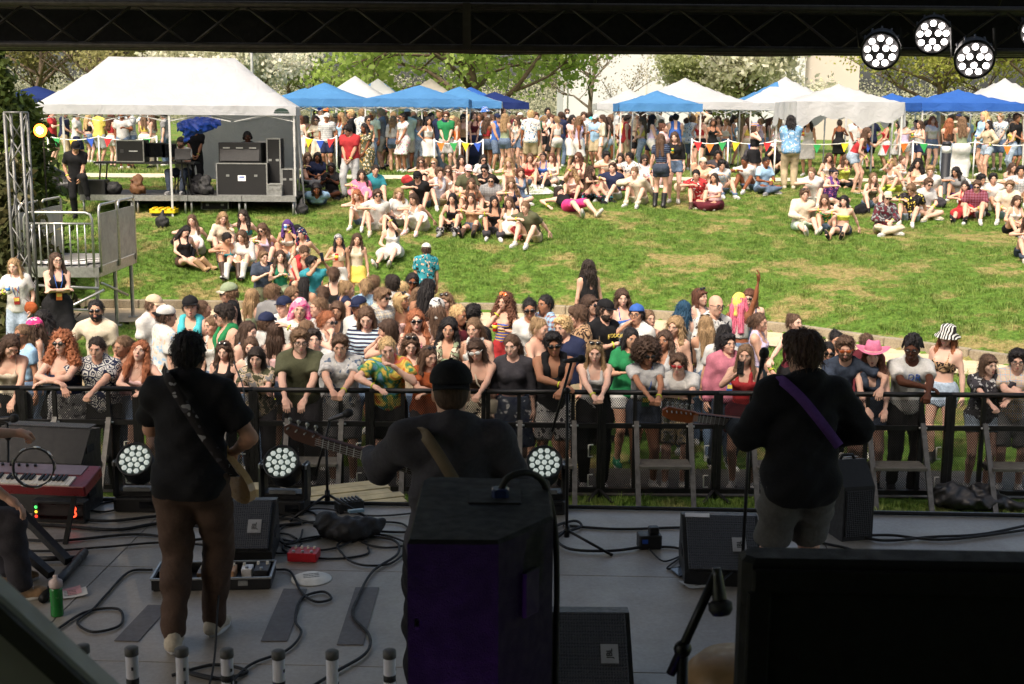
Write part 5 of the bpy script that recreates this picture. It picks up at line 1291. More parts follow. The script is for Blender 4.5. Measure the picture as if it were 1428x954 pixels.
for xx in (rx0 - .045, rx1 + .045):
    for (ya, yb) in ((RY + .05, RY + 1.02), (RY + 1.08, RYB - .05)):
        rail_loop((xx, ya), (xx, yb), RZ - .1, RZ + 1.0, ra); MB().box((xx, (ya + yb) / 2, RZ + .44), (.014, yb - ya - .05, .84)).build('mesh_panel', mesh_m, ra)
for xx in (rx0 + .04, rx1 - .04):
    for yy in (RY + .06, (RY + RYB) / 2, RYB - .1): g2 = gz(xx, yy); MB().tube([(xx, yy, RZ - .17), (xx, yy, g2 + .02)], .035, 8).box((xx, yy, g2 + .02), (.14, .14, .03)).build('leg', ALU, ra)
for z in (.85, 1.22): MB().tube([(rx0, RY + .02, z + .05), (rx1, RY + .02, z)], .024, 8).build('cross_tube', ALU, ra, True)
MB().tube([(rx0, RY - .03, .55), (rx1 + .1, RY - .03, 1.20)], .024, 8).build('brace', ALU, ra, True); MB().tube([(rx1 + .02, RY + .1, 1.3), (rx1 + .12, RY + 1.2, .95)], .024, 8).build('brace', ALU, ra, True)
q = ground_hit(176, 362); tag(MB().box((0, 0, .02), (.38, .26, .04), bev=.006).build('wooden_pad', mat('ply pad', (170, 130, 92), .8), None, loc=tuple(q)), 'square plywood pad under the rear platform leg', 'pad')
# papers and cables on the platform deck
for k, (fx, fy) in enumerate(((.25, .3), (.62, .25), (.8, .5))):
    o = empty('folded_poster', (rx0 + (rx1 - rx0) * fx, RY + fy, RZ + .02), .3 * k, ['stack of white printed sheets on the platform deck', 'second white printed sheet lying by the front rail', 'rolled white poster near the mesh rail'][k], 'sheet')
    MB().box((0, 0, .02), (.42, .3, .04), bev=.006).build('sheet', mat('paper white', (225, 225, 228), .7), o); MB().box((.02, 0, .0425), (.26, .12, .003)).build('print', mat('print black', (40, 40, 42), .7), o)
def box_truss(parent, a, b_, w, m=ALU, n=None, r=.025, lr=.011):
    a = np.array(a, float); b_ = np.array(b_, float); t = b_ - a; L = np.linalg.norm(t); t /= L
    u = np.array([1., 0, 0]) if abs(t[2]) > .9 else np.array([0, 1., 0]); v = np.cross(t, u); n = n or max(2, int(round(L / w)))
    cs = [(u * sx + v * sy) * w / 2 for sx, sy in ((-1, -1), (1, -1), (1, 1), (-1, 1))]
    for c in cs: MB().tube([a + c, b_ + c], r, 8).build('chord', m, parent, True)
    for k in range(4):
        c0, c1 = cs[k], cs[(k + 1) % 4]
        for i in range(n):
            s, e = a + t * L * i / n, a + t * L * (i + 1) / n; f_ = (i + k) % 2
            MB().tube([s + (c0 if f_ else c1), e + (c1 if f_ else c0)], lr, 6).build('lacing', m, parent, True)
    for p in (a, b_): 
        for k in range(4): MB().tube([p + cs[k], p + cs[(k + 1) % 4]], r * .8, 6).build('end_tube', m, parent, True)
tw = empty('truss_tower', (0, 0, 0), label='aluminium lattice truss tower standing beside the evergreen', cat='truss')
tp = at_y(22, 157, 19.8); box_truss(tw, (tp[0], 19.8, gz(tp[0], 19.8)), (tp[0], 19.8, tp[2]), .25, mat('tower alu', (112, 112, 110), .5, .6, var=.2), 9)
q = at_y(57, 182, 22.9); lamp = empty('work_lamp', tuple(q), label='glowing warm work lamp in front of the evergreen', cat='lamp')
MB().lathe([(.001, -.08), (.07, -.07), (.105, -.01), (.108, .03)], n=16, R=rx(90)).build('housing', BLK, lamp, True); MB().lathe([(.001, .0), (.115, .0)], (0, -.034, 0), 18, R=rx(90)).build('halo_disc', mat('lamp glow', (255, 190, 110), .5, emit=(255, 150, 58), estr=2.2), lamp); MB().ell((0, -.06, 0), (.06, .03, .06), 12, 8).build('bulb', mat('lamp core', (255, 240, 220), .5, emit=(255, 230, 190), estr=12.0), lamp, True)  # warm halo of the bulb, painted as a glowing orange disc behind it
MB().tube([(0, .05, 0), (0, .1, -.2), (0, .1, -(q[2] - gz(q[0], 23.0)))], .015, 6).build('pole', BLK, lamp, True)
ld = bpy.data.lights.new('lamp_light', 'POINT'); ld.energy = 60; ld.color = (1, .75, .45); ld.shadow_soft_size = .06; lo_ = bpy.data.objects.new('lamp_light', ld); COL.objects.link(lo_); lo_.parent = lamp; lo_.location = (0, -.15, 0)
# motorbike-like dark heap under a cover beside the evergreen
V, F = sdf_mesh([ell((0, 0, .35), (.5, .3, .36)), ell((.45, 0, .22), (.35, .25, .24)), cone((-.1, -.05, .6), (.2, -.05, .78), .08, .04)], .03, disp=lumps(17, .03)); q = ground_hit(68, 272)
tag(link('covered_gear', mesh_np('gear', V, F), None, [mat('cover black', (20, 20, 22), .35, bump_s=.3)], loc=tuple(q)), 'glossy black cover over a heap of gear by the evergreen', 'cover')

# ---------------------------------------------------------------- bollard lamps, poles, pennant fence
def bollard(px, top, foot, label):
    p = ground_hit(px, foot); hgt = at_y(px, top, p[1])[2] - p[2]; root = empty('bollard_lamp', tuple(p), label=label, cat='bollard lamp', group='bollard lamps along the walk'); r = .115
    dk = mat('bollard grey', (40, 42, 46), .5, .3)
    MB().lathe([(r + .02, 0), (r + .02, .04), (r, .05), (r, hgt * .78)], n=20).build('post', dk, root, True)
    MB().lathe([(r * .93, hgt * .78), (r * .93, hgt * .92)], n=20).build('lens', mat('lens white', (220, 222, 220), .4), root, True)
    MB().lathe([(r * 1.02, hgt * .92), (r * 1.02, hgt * .96), (r * .8, hgt * .995), (.001, hgt)], n=20).build('cap', dk, root, True)
bollard(1316, 197, 272, 'tall grey bollard lamp beside the seated students'); bollard(587, 192, 233, 'grey bollard lamp among the people by the blue tents')
def pole(name, px, Y, zt, r, label, lamp_=False, m=None):
    X = (px - CX) / FPX * Y; g = gz(X, Y); root = empty(name, (X, Y, g), label=label, cat='light pole'); m = m or BLK
    MB().tube([(0, 0, 0), (0, 0, zt * .5), (0, 0, zt)], [r, r * .8, r * .6], 10).build('pole', m, root, True)
    if lamp_:
        for k, z in enumerate((zt - .1, zt - .75)):
            MB().bar((0, 0, z), (.45, 0, z), .05).build('bracket', m, root); o = MB().box((.55, -.08, z - .02), (.38, .22, .16), rx(-30), bev=.03).build('floodlight', mat('lamp grey', (120, 122, 124), .4, .4), root)
pole('floodlight_pole', 440, 70, 6.4, .075, 'thin black pole with two floodlights above the blue tents', True)
pole('flag_pole', 356, 44, 6.6, .06, 'plain pale grey pole rising behind the white canopy', m=mat('pole grey', (176, 178, 176), .5, .3))
pole('flag_pole', 788, 62, 5.2, .05, 'slim white pole beside the bare tree', m=mat('pole white', (220, 220, 218), .5))
PEN = [('red', (206, 40, 46)), ('orange', (236, 120, 40)), ('green', (40, 150, 76)), ('yellow', (238, 200, 40)), ('blue', (40, 80, 180))]
def pennants(pxs, Y, zrail, label, n_between=4, start=0):
    """posts at given pixels with a drooping string of triangular flags"""
    xs_ = [(p - CX) / FPX * Y for p in pxs]; root = empty('pennant_line', (xs_[0], Y, gz(xs_[0], Y)), label=label, cat='pennant line', group='pennant lines round the tents'); ox, oz = xs_[0], gz(xs_[0], Y); k = start
    white = mat('post white', (226, 226, 222), .5)
    for x in xs_: MB().tube([(x - ox, 0, gz(x, Y) - oz), (x - ox, 0, zrail + .04 + gz(x, Y) - oz)], .022, 8).build('post', white, root, True)
    for a, b_ in zip(xs_[:-1], xs_[1:]):
        za, zb = zrail + gz(a, Y) - oz, zrail + gz(b_, Y) - oz
        pt = lambda t: np.array([a + (b_ - a) * t - ox, 0, za + (zb - za) * t - .10 * 4 * t * (1 - t)])
        MB().tube([pt(t) for t in np.linspace(0, 1, 9)], .016, 6).build('string', white, root, True)
        for j in range(n_between):
            t = (j + .5) / n_between; p = pt(t); nm, c = PEN[k % 5]; k += 1; w = .11; sw = rnd.uniform(-.05, .05)
            MB().prism([(-w, 0), (w, 0), (sw, -.25)][::-1], -.002, .002, R=rx(90), c=p + np.array([0, -.022, 0])).build('flag', mat('flag ' + nm, c, .7), root)
pennants((960, 1010, 1075, 1190, 1265, 1350, 1440), 36.6, 1.02, 'white posts with coloured triangular flags before the right tents', 3)
pennants((72, 142, 222), 37.5, .98, 'pennant line seen under the white canopy', 3, 2)
pennants((425, 470), 37.2, 1.02, 'short run of yellow pennants by the first blue tent', 3, 3)
pennants((605, 640, 672), 37.4, .95, 'pennant line behind the bench of bags', 2, 1)
# ---------------------------------------------------------------- the crowd
HAIRWORD = {'short': 'short', 'side': 'swept', 'mop': 'floppy', 'curly': 'curly', 'buzz': 'cropped', 'crop': 'cropped', 'bob': 'bobbed', 'long': 'long', 'wavy': 'long wavy', 'bigcurly': 'big curly', 'braids': 'braided', 'back': 'long', 'pony': 'ponytailed', 'bun': 'pinned-up', 'afro': 'afro', 'locs': 'knotted'}
COLWORD = {'dkbrown': 'dark brown', 'ltbrown': 'light brown', 'dark': 'dark', 'ink': 'black', 'dkblond': 'dark blond', 'ltgrey': 'pale grey', 'ltblue': 'pale blue', 'dkdenim': 'dark denim', 'ltdenim': 'pale denim', 'hotpink': 'bright pink', 'ltpink': 'pale pink', 'bluehair': 'blue-black', 'pinkhair': 'pink', 'sky': 'sky blue', 'emerald': 'emerald green'}
TOPWORD = {'tee': 'T-shirt', 'shirt': 'short-sleeved shirt', 'long': 'sweater', 'button': 'long-sleeved shirt', 'loose': 'loose shirt', 'hoodie': 'hoodie', 'jersey': 'sleeveless jersey', 'tank': 'tank top', 'camisole': 'camisole', 'croptee': 'cropped tee', 'croplong': 'cropped long-sleeved top', 'crop': 'crop top', 'bra': 'bikini top', 'tube': 'tube top', 'vest': 'vest', 'dress': 'dress', 'tubedress': 'strapless dress', 'sundress': 'sundress', 'longdress': 'long dress', 'romper': 'romper', 'overall': 'overalls'}
BOTWORD = {'short': 'short shorts', 'shorts': 'shorts', 'long': 'trousers', 'wide': 'wide trousers', 'slim': 'slim trousers', 'skirt': 'skirt', 'miniskirt': 'miniskirt', 'longskirt': 'long skirt'}
def cw(c): return COLWORD.get(c, c)
def fabword(s):
    p = s.split('/')
    if len(p) == 1: return cw(p[0])
    if p[0] == 'tiedye': return 'rainbow tie-dye'
    pw = {'stripes': 'striped', 'vstripes': 'vertically striped', 'thin': 'finely striped', 'plaid': 'plaid', 'floral': 'flowered', 'paisley': 'patterned', 'leopard': 'leopard print', 'geo': 'geometric print', 'camo': 'camouflage', 'zebra': 'zebra'}[p[0]]
    return cw(p[1]) + ' and ' + cw(p[2]) + ' ' + pw if p[1] != p[2] else cw(p[1]) + ' ' + pw
LABELS = {}
def auto_label(hair, hc, top, tm, bot, bm, extras, place):
    ex = [e.split(':') for e in extras]
    hats = [e for e in ex if e[0] in ('cap', 'backcap', 'bucket', 'cowboy', 'hood', 'scarf', 'bandana')]
    hw = ('in ' + fabword(hats[0][1]) + ' ' + {'cap': 'cap', 'backcap': 'backwards cap', 'bucket': 'bucket hat', 'cowboy': 'cowboy hat', 'hood': 'head scarf', 'scarf': 'head scarf', 'bandana': 'bandana'}[hats[0][0]]) if hats else ('with ' + cw(hc) + ' ' + HAIRWORD[hair] + ' hair' if hair else 'with a bald head')
    tw = (fabword(tm) + ' ' + TOPWORD[top]) if top else 'bare top'
    sg = ' and sunglasses' if any(e[0] == 'sunglasses' for e in ex) else ''
    cands = ['person %s%s, %s, %s' % (hw, sg, tw, place), 'person %s, %s, %s, %s' % (hw, tw, (fabword(bm) + ' ' + BOTWORD[bot]) if bot else 'bare legs', place), 'person %s%s, %s' % (hw, ' and ' + tw, place)]
    for c in cands:
        if c not in LABELS and len(c.replace('-', ' ').split()) <= 16: return c
    cands.append('person %s, %s, %s' % (tw, hw, place.split(' the ')[-1])); cands.append('person %s in %s, %s' % (hw.replace(' hair', ''), tw.split(' and ')[-1], place))
    cands.append('person in %s and %s, %s' % (tw, (fabword(bm) + ' ' + BOTWORD[bot]) if bot else 'bare legs', place)); cands.append('person in %s, %s' % (tw, place))
    ok = [c for c in cands if len(c.replace('-', ' ').split()) <= 16]
    return sorted(ok or cands, key=lambda c: (c in LABELS, len(c)))[0]
def hold(root, J, i, kind, tw, r):
    w, e = J['wr', i], J['el', i]; d = (w - e) / np.linalg.norm(w - e); q = w + d * .085 + np.array([0, -.035, .02]); p = root.matrix_basis @ Vector(q)
    if kind in ('phone', 'film', 'sphone'):
        o = empty('phone', label='dark phone held by the person in ' + tw, cat='phone', mtx=Matrix.Translation(p) @ root.matrix_basis.to_3x3().to_4x4()); R = rx(-15 if kind != 'sphone' else 40)
        MB().box((0, 0, .03), (.075, .010, .15), R, bev=.003).build('case', mat('phone case', (24, 24, 26), .3), o); MB().box((0, .006, .03), (.066, .003, .138), R).build('screen', mat('phone screen', (60, 70, 84), .08), o)
    else:
        c, b_, nm = r.choice((((200, 40, 44), (232, 206, 60), 'red and yellow can'), ((226, 226, 224), (60, 120, 190), 'white and blue can'), ((232, 190, 50), (60, 130, 60), 'yellow and green can'), ((236, 236, 234), None, 'white cup')))
        o = empty('drink_can' if b_ else 'drink_cup', tuple(p), 0, ' '.join((nm + ' held by person in ' + tw).split()[:16]), 'drink')
        if b_: MB().lathe([(.001, -.06), (.026, -.06), (.033, -.05), (.033, .05), (.027, .06), (.001, .058)], n=14).build('body', mat('can %d %d %d' % c, c, .3, .3), o, True); MB().lathe([(.0335, -.02), (.0335, .03)], n=14).build('label_band', mat('can %d %d %d' % b_, b_, .35), o, True)
        else: MB().lathe([(.001, -.055), (.028, -.055), (.038, .06), (.036, .06), (.027, -.05), (.001, -.05)], n=14).build('cup', mat('cup white', c, .5), o, True)
NPERSON = [0]
PLACED = []
def P(line):
    """x top pose heading sexskin[build] hair:col top=fab bottom=fab shoes:col arms extras... [f=footpx] [Y=] [h=height] | label"""
    spec, _, label = line.partition('|')
    t = spec.split(); x, top_y, pose, heading = float(t[0]), float(t[1]), t[2], float(t[3])
    sex, sk = t[4][0], int(t[4][1]); build = float(t[4][2:]) if len(t[4]) > 2 else 1.0
    hair, _, hc = t[5].partition(':'); hair = '' if hair == '-' else hair
    top, _, tm = t[6].partition('='); bot, _, bm = t[7].partition('='); top = None if top == '-' else top; bot = None if bot == '-' else bot
    sh, _, shc = t[8].partition(':'); sh = None if sh == '-' else sh
    arms = t[9].split(','); arms = arms * 2 if len(arms) == 1 else arms
    kw = {}; extras = []
    for e in t[10:]:
        k, eq, v = e.partition('=')
        if eq: kw[k] = v
        else: extras.append(e)
    NPERSON[0] += 1; r = random.Random(NPERSON[0] * 31 + 5)
    lod = int(kw.get('lod', 2)); lean = float(kw['lean']) if 'lean' in kw else None
    var = NPERSON[0] if lod < 2 else (NPERSON[0] * 5) % (3 if lod == 2 else 2); q = random.Random(var * 17 + len(pose) + 3)       # figures further off share a handful of postures
    head = (q.uniform(-16, 16), q.uniform(-5, 6), q.uniform(-7, 7))
    twist = float(kw.get('twist', 0)); seat = float(kw.get('seat', .45)); side = float(kw.get('side', 0))
    if pose in ('knees', 'cross', 'legs', 'side') and lod == 2:
        if lean is None: lean = {'knees': 14, 'cross': 10, 'legs': -4, 'side': -3}[pose] + q.uniform(-9, 12)
        twist += q.uniform(-14, 14); side += q.uniform(-7, 7); heading += r.uniform(-16, 16)
        if arms[0] == arms[1] and arms[0] in ('lap', 'knees', 'kneetop'): arms = list(q.choice((('lap', 'lap'), ('knees', 'knees'), ('kneetop', 'kneetop'), ('prop', 'lap'), ('kneetop', 'prop'), ('lap', 'sface'), ('knees', 'kneetop'))))
    if pose == 'stand' and lod == 2: twist += q.uniform(-10, 10); side += q.uniform(-4, 4)
    if 'head' in kw: head = tuple(float(v) for v in kw['head'].split(','))
    hands = tuple('grip' if a in ('drink', 'phone', 'film', 'cup', 'sphone', 'rclasp', 'clasp') else ('flat' if a in ('prop', 'rflat') else 'relaxed') for a in arms)
    mouth = 'open' in extras
    seed = var
    key = (sex, build, pose, tuple(arms), lod, seed, lean, twist, head, seat, side, mouth)
    g = figure_geo(key, sex, build, pose, arms, lod, seed, top, bot, lean, twist, head, hands, seat, side, mouth)
    ht = headtop(g['J'], hair, extras)
    nominal = float(kw.get('h', (1.66 if sex == 'f' else 1.78))) * (1.0 if 'h' in kw else r.uniform(.985, 1.015))
    scale = nominal / 1.72
    hx, hy = g['J']['head'][0], g['J']['head'][1]; a = math.radians(heading)
    ox, oy = math.cos(a) * hx - math.sin(a) * hy, math.sin(a) * hx + math.cos(a) * hy      # head offset in the world
    d = ray(x, top_y)
    if 'Y' in kw: Y = float(kw['Y'])
    elif 'f' in kw: Y = ground_hit(x, float(kw['f']))[1]
    else:
        ys = np.arange(13.3, 60, .02); pts = _O + d * ((ys + oy * scale) / d[1])[:, None]
        gz = terrain(pts[:, 0] - ox * scale, ys) + float(kw.get('lift', 0)); df = pts[:, 2] - (gz + ht * scale)
        i = int(np.argmax(df <= 0)) if (df <= 0).any() else len(ys) - 1; Y = ys[i]
    hp = _O + d * ((Y + oy * scale) / d[1]); X = hp[0] - ox * scale
    gz = float(terrain(X, Y)) + float(kw.get('lift', 0))
    if 'Y' in kw or 'f' in kw:
        s2 = (hp[2] - gz) / ht; lo_, hi_ = (.88, 1.13) if pose != 'rail' else (.90, 1.12)
        scale = min(max(s2, lo_), hi_)
        hp = _O + d * ((Y + oy * scale) / d[1]); X = hp[0] - ox * scale; gz = float(terrain(X, Y)) + float(kw.get('lift', 0))
    tilt = 0.0
    if pose in ('knees', 'cross', 'legs', 'side', 'lie', 'prone') :
        e = .35; fx, fy = math.sin(a), -math.cos(a)
        sl = (float(terrain(X + fx * e, Y + fy * e)) - float(terrain(X - fx * e, Y - fy * e))) / (2 * e)
        tilt = math.atan(-sl) * .85
    if kw.get('bands', '1') == '1' and lod < 3 and r.random() < .6: extras.append('band:' + r.choice('lr'))
    place = kw.get('at', 'in the crowd').replace('_', ' ')
    lab = label.strip() or auto_label(hair, hc, top, tm, bot, bm, extras, place)
    LABELS[lab] = LABELS.get(lab, 0) + 1
    root = make_person((X, Y, gz), heading, scale, g, sk, hair, hc, top, tm, bot, bm, sh, shc, extras, lab, kw.get('g', '').replace('_', ' ') or None, lod, r, tilt)
    for i, a_ in enumerate(arms):
        if lod < 3 and a_ in ('drink', 'phone', 'film', 'cup', 'sphone') and not (i and arms[0] == arms[1]): hold(root, g['J'], i, a_, cw(tm.split('/')[-1 if '/' not in tm else 1]) + ' ' + TOPWORD[top] + (' with ' + cw(hc) + ' hair' if hair else ''), r)
    PLACED.append((X, Y, gz, scale, lab, root))
    return root, g, scale
# ---------------------------------------------------------------- stage
SZ = STAGE_Z
def mat_deck():
    m, nt, b = new_mat('stage deck'); v = nt.nodes.new('ShaderNodeNewGeometry').outputs['Position']
    n = mixc(nt, .45, noise(nt, v, 1.3, 5, .65, .5), noise(nt, v, 38, 4, .7))
    col = ramp(nt, n, [(.34, lin((126, 119, 109))), (.66, lin((160, 152, 140)))])
    sc = noise(nt, coords(nt, 'Object', (1, 14, 1)), 9, 5, .8, .4)
    col = mixc(nt, ramp(nt, sc, [(.66, 0.0), (.74, .35)]), col, lin((178, 176, 170)))
    nt.links.new(col, b.inputs['Base Color'])
    nt.links.new(ramp(nt, noise(nt, v, 5, 4), [(.3, .34), (.7, .50)]), b.inputs['Roughness']); bump(nt, b, noise(nt, v, 240, 3), .25, .004); return m
SROT = math.radians(-2.0)
stage = empty('stage', (0, 9.75, SZ), SROT, 'dark grey sheet-panelled stage floor with pale seams', 'stage')
deckm = mat_deck(); seamx = on_stage(140, 790)[0] + .1
for i in range(-3, 4):
    for j in range(5):
        x0, x1 = seamx + i * 2.44, seamx + (i + 1) * 2.44; y1 = -.06 - 1.5 * j; y0 = y1 - 1.5
        MB().box(((x0 + x1) / 2, (y0 + y1) / 2, -.02), (2.44 - .008, 1.5 - .008, .04), bev=.003).build('deck_panel', deckm, stage)
MB().box((0, -3.8, -.065), (17.4, 7.7, .04)).build('sub_floor', mat('pale ply edge', (170, 164, 150), .8), stage)
MB().box((seamx - 1.0, -.03, -.02), (17.2, .05, .05), bev=.01).build('edge_strip', mat('edge grey', (96, 98, 100), .5, .3), stage)
MB().box((seamx - 1.0, -.02, -.60), (17.2, .03, 1.05)).build('skirt', mat('skirt black', (14, 14, 15), .9), stage)
MB().tube([(-8, -.11, .018), (-4, -.13, .018), (0, -.10, .018), (4, -.12, .018), (8, -.10, .018)], .016, 6).build('edge_cable', RUB, stage, True)
# dark tape strips stuck to the deck
tapem = mat('gaff tape', (92, 86, 82), .6, var=.12)
for (a, b_, w, lab) in (((222, 845), (176, 895), .14, 'dark tape strip beside the pedalboard'), ((412, 822), (382, 895), .15, 'dark tape strip near the paper plate'), ((512, 820), (488, 900), .15, 'dark tape strip crossed by a cable')):
    p, q = on_stage(*a), on_stage(*b_); c = (p + q) / 2; t = q - p
    tag(MB().box((0, 0, 0), (np.linalg.norm(t), w, .003)).build('tape_strip', tapem, None, mtx=Matrix.Translation((c[0], c[1], SZ + .004)) @ Matrix.Rotation(math.atan2(t[1], t[0]), 4, 'Z')), lab, 'tape', 'tape strips on the stage floor')
# drapes that darken the stage; unseen roof raised and greyed to brighten it
drape = mat('black drape', (9, 9, 10), .95, var=.2, bump_s=.5, bscale=4)
rf = MB().box((0, 3.2, 7.0), (14.6, 13.6, .12)).build('stage_roof', mat('roof vinyl', (128, 128, 126), .8)); tag(rf, 'grey vinyl stage roof above the band', 'roof')
def drape_wall(name, a, b_, z0, z1, label):
    n = 90; V = []
    a = np.array(a, float); b_ = np.array(b_, float); t = b_ - a; nn = np.array([t[1], -t[0]]) / np.linalg.norm(t)
    for i in range(n + 1):
        s = i / n; o = .05 * math.sin(s * n * 1.1); p = a + t * s + nn * o; V += [(p[0], p[1], z0), (p[0], p[1], z1)]
    tag(link(name, mesh_np(name, np.array(V), np.array([(2 * i, 2 * i + 2, 2 * i + 3, 2 * i + 1) for i in range(n)])), None, [drape]), label, 'drape')
drape_wall('back_drape', (-9, -3.6), (9, -3.6), 0, 7.0, 'black drape closing the back of the stage')
hanging_v = MB(); n = 120; V = []
for i in range(n + 1):
    x = -9 + 18 * i / n; V += [(x, 10.32 + .012 * math.sin(i * 1.3), 4.545 + .01 * math.sin(i * .5)), (x, 10.32 + .02 * math.sin(i * 1.7), 5.42)]
fas = link('stage_valance', mesh_np('valance', np.array(V), np.array([(2 * i, 2 * i + 2, 2 * i + 3, 2 * i + 1) for i in range(n)])), None, [drape]); tag(fas, 'black cloth valance hanging behind the overhead truss', 'valance')
TR = mat('dull truss', (66, 62, 58), .5, .75, var=.25, vscale=14)
tr = empty('overhead_truss', (0, 0, 0), label='long dull metal box truss spanning the stage front', cat='truss')
box_truss(tr, (-8.4, 10.02, 4.715), (8.4, 10.02, 4.715), .30, TR, 42, .026, .010)
for x in (-6.2, -3.1, .6, 3.6):
    MB().tube([(x, 10.02, 4.86), (x, 9.9, 5.0), (x, 9.9, 6.95)], .012, 6).build('hanging_wire', TR, tr, True)
for x in (-5.2, -.35, 4.6): MB().box((x, 9.86, 4.72), (.06, .05, .33)).build('coupler', TR, tr)
# ---- LED par lamps under the truss
def rot_to(z):
    z = np.asarray(z, float); z /= np.linalg.norm(z); return frame_from(z, np.array([0, 0, 1.]))
def par_lamp(px, py, Y, label, aim):
    p = at_y(px, py, Y); R = rot_to(aim); root = empty('led_par', tuple(p), label=label, cat='stage light', group='lit LED par lamps under the truss')
    MB().lathe([(.001, -.20), (.085, -.20), (.125, -.14), (.138, -.02), (.138, .012), (.122, .012), (.120, .0), (.001, .0)], n=28, R=R).build('housing', BLK, root, True)
    for k in range(12): a = 2 * math.pi * k / 12; MB().box(R @ np.array([.13 * math.cos(a), .13 * math.sin(a), -.10]), (.012, .012, .11), R).build('fin', BLK, root)
    glow = mat('led white', (255, 250, 246), .4, emit=(255, 244, 238), estr=7.0)
    for (r_, n_, o_) in ((.040, 3, .5), (.090, 9, .2)):
        for k in range(n_): a = o_ + 2 * math.pi * k / n_; MB().lathe([(.021, 0), (.021, .006), (.001, .009)], R @ np.array([r_ * math.cos(a), r_ * math.sin(a), .002]), 12, R=R).build('lens', glow, root, True)
    for s in (-1, 1): MB().bar(R @ np.array([0, 0, -.08]) + np.array([s * .15, 0, 0]), np.array([s * .15, .08, 4.70 - p[2]]) , .014, .03).build('yoke', BLK, root)
    return root
par_lamp(1228, 71, 9.35, 'lit LED par lamp hanging first in the row of three', (-.30, -1, -.35)); par_lamp(1301, 50, 9.6, 'lit LED par lamp hanging highest, tucked into the truss', (-.30, -1, -.30)); par_lamp(1359, 83, 9.25, 'lit LED par lamp hanging lowest of the row', (-.25, -1, -.35)); par_lamp(1449, 44, 9.6, 'lit LED par lamp hanging alone beyond the row of three', (-.3, -1, -.3))

# ---------------------------------------------------------------- barricade
YB = 13.62; PW = 1.243; bx0 = (839.7 - CX) / 129.8; ZT = 1.165; ZM = .80
brm = mat('barricade black', (34, 34, 35), .42, .5, var=.25, vscale=12); brg = mat('barricade strut grey', (84, 84, 83), .5, .5, var=.3, vscale=16); tread = mat('tread plate', (92, 90, 84), .6, .4, var=.3, vscale=10, bump_s=.8, bscale=70)
def mesh_weave(w, z0, z1, pitch=.024, t=.0075):
    mb = MB(); nx = int(w / pitch); hz = pitch * 1.25; nz_ = int((z1 - z0) / hz); V = []; F = []
    for s in (1, -1):
        for k in range(-nz_, nx + 1):
            for j in range(nz_):
                xa, xb = (k + j) * pitch, (k + j + 1) * pitch
                if xa < 0 or xb > w: continue
                za, zb = z0 + j * hz, z0 + (j + 1) * hz
                if s < 0: xa, xb = w - xa, w - xb
                n0 = len(V); y = .0012 * s; V += [(xa - t / 2, y, za), (xa + t / 2, y, za), (xb + t / 2, y, zb), (xb - t / 2, y, zb)]; F.append((n0, n0 + 1, n0 + 2, n0 + 3))
    return mesh_np('weave', np.array(V), np.array(F), 1, None, False)
weave_lo = mesh_weave(PW - .06, .10, ZM - .03); weave_hi = mesh_weave(PW - .06, ZM + .03, ZT - .04)
BLAB = ['black barricade section before the person hanging their hair over the rail', 'black barricade section before the person with big curly ginger hair', 'black barricade section hidden behind the guitarist in brown trousers', 'black barricade section before the person in olive T-shirt', 'black barricade section before the person in rust T-shirt', 'black barricade section before the person in black vest', 'black barricade section before the person with the afro and lanyard', 'black barricade section before the person filming in a red top', 'black barricade section before the person in pink cowboy hat', 'black barricade section beside the crumpled black jacket']
def barricade(X, idx):
    root = empty('barricade', (X, YB, 0), label=BLAB[idx + 6], cat='barricade', group='crowd barricade sections along the stage')
    for x in (.024, PW - .024): MB().box((x, 0, (ZT) / 2), (.046, .07, ZT - .02)).build('post', brm, root)
    MB().tube([(.0, 0, ZT), (PW, 0, ZT)], .028, 10).build('top_rail', brm, root, True)
    MB().box((PW / 2, .0, ZM), (PW - .09, .045, .05)).build('mid_rail', brm, root); MB().box((PW / 2, 0, .085), (PW - .09, .05, .05)).build('bottom_rail', brm, root)
    for x in (PW * .285, PW * .75):
        MB().box((x, .004, ZT / 2 + .03), (.04, .045, ZT - .12)).build('upright', brm, root)
        MB().bar((x + .012, -.045, ZM + .06), (x + .012, -.52, .015), .052, .03).build('strut', brg, root); MB().tube([(x - .03, -.05, ZM + .01), (x + .06, -.05, ZM + .01)], .012, 6).build('bolt', ALU, root, True)
    MB().box((PW * .517 + .012, -.20, .43), (PW * .44, .30, .035), bev=.006).build('step_plate', tread, root)
    for x in (PW * .31, PW * .73): MB().box((x, -.08, .40), (.03, .16, .05)).build('step_bracket', brm, root)
    for me, nm in ((weave_lo, 'mesh_panel'), (weave_hi, 'mesh_panel')):
        o = link(nm, me, root, [mat('mesh dark', (44, 44, 45), .5, .5)], loc=(.03, .036, 0)); o['kind'] = 'stuff'
    for z in (.27, .60): MB().tube([(PW - .09, -.05, z), (PW - .14, -.06, z), (PW - .14, -.06, z - .13), (PW - .09, -.05, z - .13)], .008, 6).build('latch_handle', mat('zinc', (190, 190, 184), .4, .6), root, True)
    for s in (-1, 1): MB().bar((PW - .02, -.02, .10), (PW - .02 + s * .14, -.24, .015), .035, .02).build('foot', brm, root)
    MB().box((PW / 2, .58, .012), (PW - .01, 1.08, .012)).build('floor_plate', tread, root)
for k in range(-6, 4): barricade(bx0 + PW * k, k)
